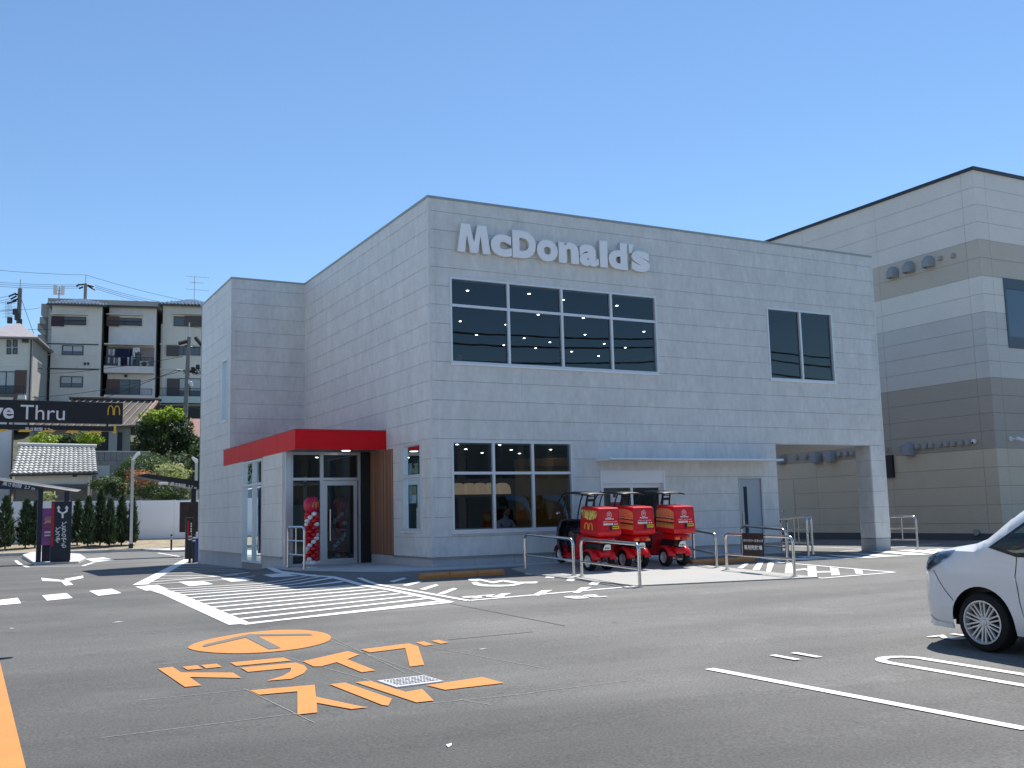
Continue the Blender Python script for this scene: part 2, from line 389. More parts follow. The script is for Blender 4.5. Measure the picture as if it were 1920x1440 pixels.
# --- raised deck by the entrance and along the front wall, and the scooter stand
def slab(name, poly, m, lift, px=True, skirt=.12):
    if px: poly = [G(*q) for q in poly]
    bm = drape([poly], lift)
    ret = bmesh.ops.extrude_face_region(bm, geom=bm.faces[:])
    for e in ret['geom']:
        if isinstance(e, bmesh.types.BMVert): e.co.z += 0.0
    low = [v for v in bm.verts if v not in set(g for g in ret['geom'] if isinstance(g, bmesh.types.BMVert))]
    for v in low: v.co.z -= skirt
    bmesh.ops.recalc_face_normals(bm, faces=bm.faces)
    me = bpy.data.meshes.new(name); bm.to_mesh(me); bm.free(); me.materials.append(m)
    o = bpy.data.objects.new(name, me); COL.objects.link(o); tag(o, kind='structure'); return o
slab('entrance_pavement', [(-2.3, 4.3), (-2.6, 4.2), (-2.62, 3.0), (-2.52, 2.0), (-2.15, 1.0), (-1.7, .1), (-1.2, -.62), (0.2, -.74), (2.3, -.80), (10.4, -.85), (10.4, .2), (.05, .2), (.05, 4.3)], m_deck, .020, px=False)
PL = [G(960, 1068), G(1192, 1100), G(1535, 1084), G(1346, 1064)]
slab('scooter_stand_pavement', [(2.34, -.82), PL[0], PL[1], PL[2], PL[3], (6.1, -.87)], m_conc, .024, px=False)
# --- big hatched forecourt (near)
oA = (200, 1020); sA = 3.0
ZL0, ZL1 = G(*Z(oA, sA, [(300, 262)])[0]), G(*Z(oA, sA, [(765, 455)])[0])
ZR0, ZR1 = G(*Z(oA, sA, [(1180, 178)])[0]), G(*Z(oA, sA, [(1925, 330)])[0])
line('hatch_border', [(297, 1107), (450, 1171)], .30)
line('hatch_border', [(450, 1171), (843, 1130)], .15)
bord = Z((340, 1030), 6.0, [(110, 125), (480, 142), (740, 190), (1100, 255), (1500, 302), (1920, 372)])+[(735, 1107), (845, 1130)]
line('hatch_border', bord, .16)
line('hatch_border', [(300, 1106), (592, 1078)], .13)
NS = 11
for k in range(NS):
    t = (k+.75)/NS
    a = ZL0.lerp(ZL1, min(1, t*1.02)); b = ZR0.lerp(ZR1, max(0, t*.98))
    paint('hatch_stripe', [strip(a, b, .155)], px=False, lift=.006)
# --- smaller hatched triangle behind it
line('hatch_border', [(262, 1097), (352, 1049)], .30)
TL0, TL1 = G(268, 1095), G(346, 1053)
ends = Z((340, 1030), 6.0, [(420, 300), (640, 285), (760, 262), (690, 243), (640, 226), (560, 208), (480, 194), (400, 183), (330, 172)])
for k, e in enumerate(ends):
    a = TL0.lerp(TL1, (k+.35)/9.5); b = G(*e)
    paint('hatch_stripe', [strip(a, b, .14)], px=False, lift=.006)
line('hatch_border', [(264, 1097), (478, 1080)], .12)
# --- crosswalk dashes
for q in ([(160, 242), (285, 232), (345, 255), (220, 265)], [(405, 215), (540, 210), (600, 228), (465, 240)], [(640, 195), (760, 190), (830, 205), (700, 215)], [(880, 175), (1000, 165), (1080, 182), (930, 190)]):
    paint('crosswalk_dash', [Z(oA, sA, q)], lift=.010)
for q in ([(0, 182), (133, 166), (158, 208), (0, 222)], [(315, 148), (500, 131), (545, 168), (352, 188)], [(668, 115), (838, 98), (912, 131), (738, 151)]):
    paint('crosswalk_dash', [Z((0, 1080), 4.0, q)])
# --- Y shaped lane arrow
paint('lane_arrow', [Z((0, 900), 4.8, p) for p in ([(370, 883), (540, 900), (580, 918), (380, 910)], [(535, 902), (610, 905), (660, 946), (588, 953)], [(575, 893), (748, 863), (750, 884), (612, 912)])])
# --- accessible bay
b5 = lambda *p: Z((680, 1030), 3.43, p)
line('bay_line', [(673, 1084), (880, 1127)], .12); line('bay_line', [(876, 1127), (1200, 1099)], .12)
for q in ([(170, 208), (262, 184), (285, 190), (200, 214)], [(255, 232), (355, 206), (380, 212), (285, 240)], [(365, 258), (470, 226), (490, 234), (400, 264)], [(480, 288), (585, 250), (610, 256), (520, 292)],
          [(840, 306), (895, 286), (958, 284), (880, 310)], [(1085, 300), (1150, 268), (1222, 264), (1135, 300)], [(1350, 282), (1405, 248), (1472, 244), (1390, 284)],
          [(1040, 162), (1065, 152), (1120, 154), (1092, 166)], [(1170, 184), (1200, 168), (1255, 170), (1225, 188)], [(1306, 203), (1335, 185), (1385, 187), (1350, 208)], [(1452, 228), (1480, 207), (1535, 209), (1505, 233)]):
    paint('bay_tick', [b5(*q)])
def blob(c, rx, ry, n=18): return [(c[0]+rx*cos(2*pi*i/n), c[1]+ry*sin(2*pi*i/n)) for i in range(n)]
paint('wheelchair_symbol', [b5(*blob((722, 197), 46, 8)), b5((745, 200), (772, 196), (832, 210), (905, 199), (922, 206), (838, 221)), b5((905, 199), (1000, 212), (1130, 210), (1112, 221), (985, 222), (895, 208)),
     b5((698, 214), (735, 211), (760, 224), (820, 231), (940, 230), (1005, 220), (1035, 222), (975, 236), (880, 242), (770, 240), (715, 230))])
for p, s in (((1085, 1118), '38'), ((895, 1118), '26')):
    g = G(*p); o = text('bay_number', s, .62, m_white, lot, (0, 0, 0), Matrix.Identity(4), offset=.02, align='CENTER', sx=1.1)
    o.data.transform(Matrix.Translation((g.x, g.y, g.z+.009))@Matrix.Rotation(pi, 4, 'Z'))
    for v in o.data.vertices: v.co.z = zg(v.co.x, v.co.y)+.012
# --- hatched triangle and crossing on the right
t4 = lambda *p: Z((1440, 990), 6.0, p)
line('hatch_border', [(1352, 1068), (1538, 1084)], .10); line('hatch_border', [(1538, 1085), (1677, 1073.5)], .10); line('hatch_border', [(1445, 1053), (1677, 1073.5)], .12)
for q in ([(-340, 455), (-290, 455), (-240, 400), (-190, 400)], [(-175, 470), (-95, 475), (-50, 385), (-115, 385)], [(-20, 490), (30, 495), (70, 395), (0, 390)], [(190, 510), (290, 515), (290, 410), (205, 405)],
          [(450, 545), (550, 550), (540, 435), (445, 425)], [(715, 535), (810, 530), (790, 460), (695, 445)], [(990, 515), (1070, 515), (1060, 480), (970, 468)]):
    if q[0][0] == -340: q = [(-345, 452), (-285, 456), (-215, 402), (-262, 398)]
    paint('hatch_stripe', [t4(*q)], lift=.006)
paint('hatch_stripe', [t4((190, 478), (420, 458), (560, 490), (770, 486), (770, 500), (550, 504), (410, 474), (200, 492))], lift=.007)
for i, q in enumerate(([(-90, 345), (60, 325), (230, 365), (100, 372)], [(120, 355), (400, 335), (640, 352), (400, 362)], [(300, 318), (560, 322), (960, 345), (700, 350)], [(620, 300), (860, 312), (1270, 332), (1000, 340)], [(880, 285), (1180, 300), (1555, 318), (1240, 326)],
          [(1150, 266), (1340, 262), (1830, 300), (1560, 306)], [(1440, 252), (1640, 244), (2060, 282), (1830, 290)], [(1760, 244), (1920, 236), (2250, 262), (2040, 270)], [(2060, 232), (2200, 226), (2500, 246), (2330, 254)])):
    paint('crosswalk_bar', [t4(*q)], lift=.007)
line('lane_line', [(1530, 1038), (1760, 1020)], .12); line('lane_line', [(1480, 1024), (1615, 1029)], .12)
# --- parking bays on the right
line('bay_line', [(1330, 1255), (1925, 1368.5)], .115)
A, B = G(1680, 1221), G(1925, 1261); A2, B2 = G(1680, 1214), G(1925, 1245)
paint('bay_line', [strip((-1.52, -14.45), (-1.52, -19.5), .11)], px=False); paint('bay_line', [strip((-1.05, -14.45), (-1.05, -19.5), .11)], px=False)
arc = []
cx, cy, ro, ri = -1.285, -14.45, .29, .18
pts = [(cx+ro*cos(pi*i/14), cy+ro*sin(pi*i/14)) for i in range(15)]; pin = [(cx+ri*cos(pi*i/14), cy+ri*sin(pi*i/14)) for i in range(15)]
paint('bay_line', [[pts[i], pts[i+1], pin[i+1], pin[i]] for i in range(14)], px=False, lift=.009)
for p, s, sc in (((1470, 1228), '11', .5), ((1770, 1192), '12', .5)):
    g = G(*p); me = text_mesh(s, sc, offset=.012, align='CENTER', sx=1.15); me.transform(Matrix.Translation((g.x, g.y, 0))@Matrix.Rotation(pi, 4, 'Z'))
    for v in me.vertices: v.co.z = zg(v.co.x, v.co.y)+.012
    me.materials.clear(); me.materials.append(m_white); o = bpy.data.objects.new('bay_number', me); COL.objects.link(o); o.parent = lot
# --- orange lane edge on the left and the orange lane lettering
P0, P1 = G(0, 1243), G(48, 1440)
dl = (P1-P0)/(P1.y-P0.y)
def edge(y): return P0.x+dl.x*(y-P0.y)
paint('lane_edge_band', [[(edge(-6.2), -6.2), (edge(-22), -22), (edge(-22)-.45, -22), (edge(-6.2)-.45, -6.2)]], m_orange, px=False)
o1 = lambda *p: Z((240, 1160), 4.8, p)
o2 = lambda *p: Z((600, 1160), 4.8, p)
def ell_pts(n=40):
    # outline of the oval badge, smoothed through measured points
    ctl = [(540, 262), (640, 215), (820, 172), (1080, 130), (1380, 106), (1620, 110), (1780, 138), (1828, 180), (1760, 225), (1560, 272), (1280, 305), (1000, 318), (760, 310), (600, 290)]
    N = len(ctl); out = []
    for i in range(N):
        p0, p1, p2, p3 = ctl[i-1], ctl[i], ctl[(i+1) % N], ctl[(i+2) % N]
        for k in range(4):
            t = k/4; out.append(tuple(.5*((2*p1[j])+(-p0[j]+p2[j])*t+(2*p0[j]-5*p1[j]+4*p2[j]-p3[j])*t*t+(-p0[j]+3*p1[j]-3*p2[j]+p3[j])*t**3) for j in range(2)))
    return out
paint('lane_badge', [o1(*ell_pts())], m_orange)
m_asph2 = mat('asphalt_bare_gap', (.142, .139, .130), .88, n2=(70, .35))
paint('badge_gap', [o1((668, 258), (690, 240), (1085, 148), (1620, 143), (1668, 157), (1168, 165), (1376, 272), (1268, 284), (1060, 178), (690, 262))], m_asph2, lift=.013)
KANA = {
 'lane_letter': [[o1((268, 455), (402, 440), (478, 490), (945, 492), (1022, 541), (553, 532), (662, 608), (512, 622))], [o1((487, 440), (620, 425), (672, 457), (535, 467))], [o1((658, 424), (798, 411), (846, 440), (700, 454))]],
 'b': [[o1((918, 402), (1398, 355), (1470, 384), (975, 432))], [o1((1012, 448), (1510, 402), (1590, 428), (1614, 462), (1580, 500), (1470, 548), (1245, 567), (1390, 522), (1462, 482), (1470, 455), (1455, 450), (1080, 486))]],
 'c': [[o2((-155, 390), (250, 297), (355, 328), (245, 372), (500, 472), (375, 490), (150, 398), (10, 436), (-60, 436))]],
 'd': [[o2((365, 282), (800, 228), (882, 252), (938, 422), (808, 438), (768, 270), (448, 310))], [o2((860, 220), (935, 210), (1022, 240), (945, 250))], [o2((1000, 205), (1062, 196), (1160, 220), (1085, 232))]],
 'e': [[o1((1095, 652), (1680, 602), (1692, 710), (2110, 800), (2170, 805), (2010, 822), (1698, 765), (1704, 852), (1524, 872), (1524, 662), (1180, 692))]],
 'f': [[o2((85, 598), (225, 582), (648, 728), (615, 792), (560, 785))], [o2((318, 580), (450, 566), (770, 666), (920, 640), (1024, 745), (868, 762))]],
 'g': [[o2((955, 606), (1462, 532), (1658, 586), (1125, 648))]]}
for k in KANA:
    for part in KANA[k]: paint('lane_letter', part, m_orange)
# chalk setting-out lines round the lettering
m_chalk = mat('chalk_line', (.26, .26, .25), .95, n2=(40, .4))
for a, b in (((245, 1315), (500, 1290)), ((458, 1292), (590, 1356)), ((190, 1384), (560, 1338)), ((560, 1180), (860, 1290)), ((610, 1190), (760, 1262)), ((1030, 1255), (760, 1205)), ((800, 1320), (1000, 1300)), ((860, 1312), (920, 1322)), ((240, 1186), (350, 1176)), ((520, 1228), (700, 1278)), ((990, 1300), (1180, 1276)), ((300, 1246), (420, 1234))):
    line('chalk_line', [a, b], .010, m_chalk, lift=.004)
m_seam = mat('dark_paving_seam', (.08, .08, .078), .9)
for a, b in (((845, 1132), (1060, 1174)), ((840, 1200), (1000, 1185)), ((1040, 1140), (1500, 1098)), ((880, 1266), (1300, 1226))):
    if a[0] < 1000 and a[1] < 1210: line('paving_seam', [a, b], .022, m_seam, lift=.004)
# cast cover plate between the letters
cv = thing('drain_cover', 'silver cast drain cover set in the asphalt between the orange letters', 'drain cover', G(772, 1280))
pc = [G(*q) for q in o2((515, 564), (935, 514), (1112, 576), (690, 630))]
L0 = WL(cv); mb = MB(); n4 = [(p.x-L0.x, p.y-L0.y) for p in pc]
mb.prism(n4, 'z', -.03, .012); mb.build('plate', mat('galvanised_plate', (.78, .79, .80), .4, .6, n2=(60, .15)), cv)
mb = MB(); q0, q1, q2, q3 = [Vector(q) for q in n4]
for i in range(5):
    for j in range(14):
        a = q0.lerp(q3, .14+i*.16); b = q1.lerp(q2, .14+i*.16); p = a.lerp(b, .08+j*.064); p2 = a.lerp(b, .08+j*.064+.05*random.uniform(.5, 1)); d = (q3-q0)*.05
        mb.prism([(p.x, p.y), (p2.x, p2.y), (p2.x+d.x, p2.y+d.y), (p.x+d.x, p.y+d.y)], 'z', .010, .016)
mb.build('slot', mat('dark_slots', (.05, .055, .06), .7), cv, kind='stuff')
# small bright litter: chips and leaves
for i, (px, py, s) in enumerate(((221, 1167, .09), (45, 1129, .05), (22, 1179, .06), (905, 1218, .06), (232, 1100, .06), (842, 1399, .06))):
    g = G(px, py); mb = MB(); a = random.random()*3
    mb.prism([(s*cos(a), s*sin(a)), (s*.4*cos(a+1.3), s*.4*sin(a+1.3)), (-s*cos(a+.2), -s*sin(a+.2)), (s*.3*cos(a-1.4), s*.3*sin(a-1.4))], 'z', .002, .008)
    o = mb.build('litter_scrap', m_white, None); o.location = g
    tag(o, ['white tape scrap lying below the corner of the hatched forecourt', 'tiny white scrap just right of the leftmost crosswalk dash', 'tiny pale scrap near the left edge above the orange band', 'small white scrap on asphalt right of the orange lettering', 'tiny white scrap left of the hatched triangle tip', 'small pale scrap on asphalt at the bottom below the lettering'][i], 'scrap')
# planting bed, kerbs, hillside ------------------------------------------------
def zh(x, y):
    T = [(39.2, -.30), (44, .18), (46, .3), (50, 1.6), (56, 3.2), (62, 5.4), (70, 7.2), (78, 9.4), (80.6, 9.8), (81.2, 12.0), (100, 13.2), (140, 16), (260, 20), (600, 20)]
    if y <= T[0][0]: return T[0][1]
    for (a, za), (b, zb) in zip(T[:-1], T[1:]):
        if y <= b: return za+(zb-za)*(y-a)/(b-a)+(.05*mnoise.noise(Vector((x*.5, y*.5, 0))) if y < 60 else 0)
    return T[-1][1]
hx = [-600, -200, -100, -60, -40, -30]+lat(-24, 30, 1)+[40, 60, 100, 200, 600]; hy = [39.25]+lat(39.6, 46, .8)+lat(47, 80, 1.5)+[80.6, 81.2, 85, 90, 100, 140, 260, 600]
mb = MB(); mb.v = [(x, y, zh(x, y)) for y in hy for x in hx]; n1 = len(hx)
mb.f = [(j*n1+i, j*n1+i+1, (j+1)*n1+i+1, (j+1)*n1+i) for j in range(len(hy)-1) for i in range(n1-1)]
hill = mb.build('hillside', m_soil, raw=True); tag(hill, kind='structure')
m_slope = mat('overgrown_slope', (.075, .078, .045), .95, n=(.7, .35), n2=(5, .4), bump=.8); hill.data.materials.append(m_slope)
for p in hill.data.polygons:
    if p.center.y > 44.6: p.material_index = 1
mb = MB(); mb.box(-30, 8, 39.0, 39.24, -.6, -.27); kb = mb.build('kerb', m_kerb, None, bevel=.02); tag(kb, kind='structure')
mb = MB(); mb.prism([(.0, 34.0), (6, 34.0), (6, 39.0), (-.6, 39.0)], 'z', -.6, -.30); kb = mb.build('kerb', m_kerb, None, bevel=.02); tag(kb, kind='structure')
# ================================================================ RESTAURANT
ZR, J1, ROW, NR = 8.705, 8.362, .455, 18
ZP = J1-ROW*NR            # plinth top
L, D1, W, D2 = 14.73, 10.04, 2.345, 14.52
PX = 10.47                # passage starts here on the ground floor
m_frame = mat('silver_window_frame', (.74, .76, .78), .38, .35)
m_side = mat('siding_panel', (.69, .685, .655), .46, n=(1.9, .09), n2=(8, .08), stretch=(1, 1, .5), objr=.012, bump=.03)
m_back = mat('siding_joint', (.30, .305, .31), .9)
m_plin = mat('plinth_concrete', (.47, .475, .48), .85, n=(1.5, .08), n2=(20, .06), bump=.1)
m_cop = mat('coping_metal', (.34, .355, .35), .4, .5)
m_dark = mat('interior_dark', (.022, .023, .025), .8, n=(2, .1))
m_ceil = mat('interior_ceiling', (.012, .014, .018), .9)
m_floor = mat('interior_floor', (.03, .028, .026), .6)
m_glass = glass_mat('window_glass', (.55, .64, .68), 1.72)
m_lamp = mat('downlight_glow', (1, .93, .8), .5, emit=11)
m_lamp2 = mat('soffit_downlight', (1, .95, .86), .5, emit=2.2)
m_red = mat('red_canopy_metal', (.74, .004, .012), .28, 0, spec=.22)
m_sill = mat('white_window_trim', (.82, .83, .84), .4, .2)
rb = thing('restaurant_building', 'two-storey grey panelled restaurant with red entrance canopy and large letter sign', 'building', (0, 0, 0))
FR = lambda u, o, z: (u, -o, z)                 # front wall: u = x, o = outwards
def LW(c): return lambda u, o, z: (c-o, u, z)   # walls facing -X: u = y
FS = lambda u, o, z: (u, D1-o, z)               # step wall facing -Y
def mbox(mb, fn, u0, u1, o0, o1, z0, z1):
    vs = [(u0,o0,z0),(u1,o0,z0),(u1,o1,z0),(u0,o1,z0),(u0,o0,z1),(u1,o0,z1),(u1,o1,z1),(u0,o1,z1)]
    mb.add([fn(*v) for v in vs], [(3,2,1,0),(4,5,6,7),(0,1,5,4),(1,2,6,5),(2,3,7,6),(3,0,4,7)]); return mb
def clad(fn, u0, u1, holes, joints, wall, corner=(0, 0), zb=ZP):
    """backing wall with openings + one object per siding panel (18 mm proud, 8 mm joints)"""
    mb = MB()
    for r in minus((u0, u1, zb, ZR-.02), holes): mbox(mb, fn, r[0], r[1], -.20, 0, r[2], r[3])
    for r in minus((u0, u1, -.6, zb), holes): mbox(mb, fn, r[0], r[1], -.20, 0, r[2], r[3])
    bk = mb.build('wall', m_back, wall)
    us = [u0]
    if corner[0]: us.append(u0+corner[0])
    us += [j for j in joints if us[-1]+.3 < j < u1-corner[1]-.3]
    if corner[1]: us.append(u1-corner[1])
    us.append(u1); g = .0042; gv = .0012
    zs = [ZR-.03]+[J1-ROW*i for i in range(NR+1)]
    for a, b in zip(us[:-1], us[1:]):
        for t, q in zip(zs[:-1], zs[1:]):
            if q < zb-.01: continue
            ea = 0 if a == u0 else gv; eb = 0 if b == u1 else gv
            rs = minus((a+ea, b-eb, q+g, t-g), holes)
            for cl_ in clusters(rs):
                mb = MB()
                for r in cl_: mbox(mb, fn, r[0], r[1], .001, .018, r[2], r[3])
                mb.build('siding_panel', m_side, bk)
    return bk
W2 = (.52, 6.56, 4.70, 6.79); W3 = (10.41, 12.94, 4.72, 6.79); W1 = (.50, 3.80, .735, 2.862)
SH = (4.60, 6.60, -.5, 2.155); DR = (9.07, 9.90, -.5, 1.97); PASS = (PX, 14.17, -.9, 2.885)
clad(FR, 0, L, [W2, W3, W1, SH, DR, PASS], [2.41, 5.44, 8.47, 11.50], rb, (.15, .15))
LWIN = (.58, 1.76, .78, 2.86)
ENT = (2.37, D1, -.9, 2.83)
clad(LW(0), 0, D1, [LWIN, ENT], [3.0, 6.03, 9.06], rb, (.15, 0))
clad(FS, -W, 0, [(-W, 0, -.9, 3.0)], [], rb, (.15, 0))
UW = (10.45, 11.2, 4.25, 6.22); EW = (6.08, 8.30, -.05, 2.80); YG = 4.0
def ext_wall():
    bk = clad(LW(-W), D1, D2, [UW], [13.05], rb, (.15, 0))
    # single-storey vestibule wall in line with it
    mb = MB(); hs = [EW]
    for r in minus((4.08, D1, -.6, 2.86), hs): mbox(mb, LW(-W), r[0], r[1], -.2, 0, r[2], r[3])
    b2 = mb.build('wall', m_back, rb)
    zs = [2.86]+[J1-ROW*i for i in range(13, NR+1)]
    for a, b in ((4.08, 6.07), (8.31, D1)):
        for t, q in zip(zs[:-1], zs[1:]):
            if t-q < .05: continue
            mb = MB(); mbox(mb, LW(-W), a+.004, b-.004, .001, .018, q+.004, t-.004); mb.build('siding_panel', m_side, b2)
ext_wall()
# plain walls that close the block (not in view)
mb = MB(); mb.box(L-.2, L, .02, D2, 2.885, ZR-.03); mb.box(-W, L, D2, D2+.2, -.6, ZR-.03); mb.box(PX-.2, PX, .0, D2, -.6, 2.885)
mb.build('wall', m_back, rb)
# pier of the passage, clad in panels
mb = MB(); mb.box(14.19, L-.02, .02, .55, -.6, 2.9); pier = mb.build('pier', m_back, rb)
zs = [2.885]+[J1-ROW*i for i in range(13, NR+1)]
for t, q in zip(zs[:-1], zs[1:]):
    if t-q < .03: continue
    mb = MB(); mb.box(14.150, 14.168, .0, .555, q+.004, t-.004); mb.build('siding_panel', m_side, pier)
mb = MB(); mb.box(14.145, L+.012, -.012, .56, -.6, ZP-.02); mb.build('plinth', m_plin, pier)
mb = MB(); mb.box(PX, L-.2, .02, D2, 2.89, 2.95); mb.build('passage_soffit', mat('soffit_board', (.42, .42, .43), .7), rb)
# plinth and its drip flashing
for fn, u0, u1 in ((FR, -.014, 4.56), (FR, 6.64, 9.03), (FR, 9.94, PX), (LW(0), .0, 2.37), (LW(-W), 4.08, 6.05), (LW(-W), 8.33, D2)):
    mbox(MB(), fn, u0, u1, 0, .014, -.6, ZP-.035).build('plinth', m_plin, rb)
    mbox(MB(), fn, u0-(.036 if fn is FR and u0 < 0 else 0), u1, 0, .05, ZP-.034, ZP-.004).build('plinth_flashing', m_cop, rb)
# plinth joints
mb = MB()
for x in (1.05, 2.1, 3.15, 4.2, 7.4, 8.4): mbox(mb, FR, x, x+.012, .012, .0155, -.3, ZP-.04)
mb.build('plinth_joint', m_back, rb, kind='stuff')
# coping
mb = MB(); cw = .04
mb.box(-cw, L+cw, -cw, .25, ZR-.035, ZR+.02); mb.box(-cw, .25, .25, D1-cw, ZR-.035, ZR+.02); mb.box(-W-cw, .25, D1-cw, D1+.25, ZR-.035, ZR+.02); mb.box(-W-cw, -W+.25, D1+.25, D2+.2, ZR-.035, ZR+.02)
mb.box(L-.25, L+cw, .25, D2, ZR-.035, ZR+.02); mb.build('coping', m_cop, rb)
mb = MB(); mb.box(.2, L-.2, .2, D2, 8.1, 8.2); mb.box(-W+.2, .2, D1+.2, D2, 8.1, 8.2); mb.build('roof', m_dark, rb)
# corner trims
for q in ((-.026, .03, -.026, .03, ZP), (-W-.026, -W+.03, D1-.026, D1+.03, 3.32), (L-.03, L+.026, -.026, .03, ZP)): MB().box(*q, ZR-.036).build('corner_trim', m_side, rb)
# ---------------------------------------------------------------- interior
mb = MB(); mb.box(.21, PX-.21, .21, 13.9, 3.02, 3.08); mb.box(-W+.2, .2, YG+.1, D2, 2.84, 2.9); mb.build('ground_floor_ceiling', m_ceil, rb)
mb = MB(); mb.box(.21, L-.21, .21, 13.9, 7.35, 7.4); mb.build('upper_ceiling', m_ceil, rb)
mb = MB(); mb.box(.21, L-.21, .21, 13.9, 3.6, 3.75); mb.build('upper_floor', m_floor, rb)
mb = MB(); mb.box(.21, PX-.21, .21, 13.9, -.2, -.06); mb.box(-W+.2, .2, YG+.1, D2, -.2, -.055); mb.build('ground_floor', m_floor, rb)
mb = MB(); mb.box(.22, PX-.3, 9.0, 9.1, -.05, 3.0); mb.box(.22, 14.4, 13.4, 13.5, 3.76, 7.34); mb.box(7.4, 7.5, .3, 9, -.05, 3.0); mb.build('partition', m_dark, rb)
# curved yellow feature wall inside the ground floor, with its bulkhead
mb = MB(); n = 14
arc = [(5.35+1.95*i/n, 5.9-1.6*(i/n)**.6) for i in range(n+1)]
for i in range(n): (a, b), (c_, d) = arc[i], arc[i+1]; mb.add([(a, b, -.05), (c_, d, -.05), (c_, d, 2.5), (a, b, 2.5)], [(0, 1, 2, 3)])
mb.build('feature_wall', mat('yellow_feature_wall', (.70, .40, .02), .6, n=(1, .2)), rb, smooth=True)
mb = MB()
for i in range(n): (a, b), (c_, d) = arc[i], arc[i+1]; mb.add([(a-.05, b-.05, 2.52), (c_-.05, d-.05, 2.52), (c_-.05, d-.05, 2.78), (a-.05, b-.05, 2.78)], [(0, 1, 2, 3)])
mb.build('feature_bulkhead', mat('timber_bulkhead', (.55, .28, .10), .6), rb, smooth=True)
mb = MB(); mb.box(.3, 3.9, 1.0, 1.45, .68, .72); mb.box(.5, .56, 1.2, 1.26, -.05, .68); mb.box(3.6, 3.66, 1.2, 1.26, -.05, .68); mb.build('window_counter', mat('counter_wood', (.16, .09, .05), .5), rb)
disc = MB().lathe([(.0, 0), (.038, 0), (.038, .01), (0, .01)], (0, 0, 0), seg=12).mesh('downlight'); disc.materials.append(m_lamp)
def dlight(x, y, z):
    o = bpy.data.objects.new('downlight', disc); COL.objects.link(o); o.parent = rb; o.location = (x, y, z)
rnd = random.Random(3)
for ix in range(8):
    for iy in range(6): dlight(.9+ix*1.7+rnd.uniform(-.25, .25), 1.2+iy*2.0+rnd.uniform(-.5, .5)+(.6 if ix % 2 else 0), 7.335)
for ix in range(5):
    for iy in range(4): dlight(.9+ix*1.25+rnd.uniform(-.2, .2), 1.2+iy*1.8+rnd.uniform(-.3, .3), 3.005)
for p in ((-1.9, 4.6), (-.9, 4.6), (-1.8, 6), (-.8, 6.2)): dlight(p[0], p[1], 2.825)
# pendant lamps over the counter: separate hanging things
pend = thing('pendant_lamp', 'cream dome pendant lamp', 'lamp', (0, 0, 0), group='row of dome pendants behind the ground floor window')
MB().lathe([(.03, .30), (.12, .29), (.2, .22), (.235, .1), (.24, 0), (.232, 0), (.225, .1), (.19, .21), (.1, .275), (.0, .285)], (0, 0, 0), seg=20).build('shade', mat('cream_lamp_shade', (.75, .52, .34), .6, emit=.16), pend, smooth=True)
MB().tube([(0, 0, .29), (0, 0, 1.32)], .008, 5).build('cord', m_black, pend)
pnames = ['leftmost', 'second', 'third', 'fourth', 'rightmost']
for i in range(5):
    o = pend if i == 0 else dup(pend)
    p = onY(858+i*21, 923, 3.2); o.location = (p.x, 3.2, 1.68)
    o['label'] = '%s of five cream dome pendant lamps behind the ground floor window' % pnames[i]
# ---------------------------------------------------------------- windows
def window(fn, r, cols, trans, m=m_frame, d=.07, sill=True, fr=.05, mull=.045, inset=.06, label=None):
    """r = opening; cols = fractions of the mullions; trans = heights of transoms"""
    u0, u1, z0, z1 = r; mb = MB(); o1 = .035; o0 = -inset-.02
    mbox(mb, fn, u0, u0+fr, o0, o1, z0, z1); mbox(mb, fn, u1-fr, u1, o0, o1, z0, z1); mbox(mb, fn, u0+fr, u1-fr, o0, o1, z1-fr, z1); mbox(mb, fn, u0+fr, u1-fr, o0, o1, z0, z0+fr)
    win = mb.build('window', m, rb)
    if label: win['label'] = label
    mb = MB(); us = [u0+fr]+[u0+(u1-u0)*c for c in cols]+[u1-fr]; zs = [z0+fr]+list(trans)+[z1-fr]
    for c in us[1:-1]: mbox(mb, fn, c-mull/2-.01, c+mull/2+.01, o0+.01, o1-.012, z0+fr, z1-fr)
    for t in zs[1:-1]:
        for a, b in zip(us[:-1], us[1:]): mbox(mb, fn, a+.001, b-.001, o0+.012, o1-.02, t-mull/2-.01, t+mull/2+.01)
    if mb.v: mb.build('mullion', m, win)
    for i, (a, b) in enumerate(zip(us[:-1], us[1:])):
        for c, e in zip(zs[:-1], zs[1:]):
            mb = MB(); mb.add([fn(a-.01, -inset+.02, c-.01), fn(b+.01, -inset+.02, c-.01), fn(b+.01, -inset+.02, e+.01), fn(a-.01, -inset+.02, e+.01)], [(0, 1, 2, 3)])
            mb.build('pane', m_glass, win, raw=True)
            mb = MB(); q = .028       # inner sash lines
            for rr in minus((a, b, c, e), [(a+q, b-q, c+q, e-q)]): mbox(mb, fn, rr[0], rr[1], -inset-.025, -inset+.012, rr[2], rr[3])
            mb.build('sash', m_alug, win)
    if sill:
        mb = MB(); mbox(mb, fn, u0-.02, u1+.02, .0, .07, z0-.045, z0-.004); mb.build('sill', m_sill, win)
    return win
window(FR, W2, (.262, .515, .762), (6.10,))
window(FR, W3, (.5,), ())
window(FR, W1, (.335, .66), (2.10,))
window(LW(0), LWIN, (), (2.08,))
window(LW(-W), UW, (), ())
window(LW(-W), (EW[0], EW[1], -.05, 2.80), (.48,), (2.12,), sill=False)
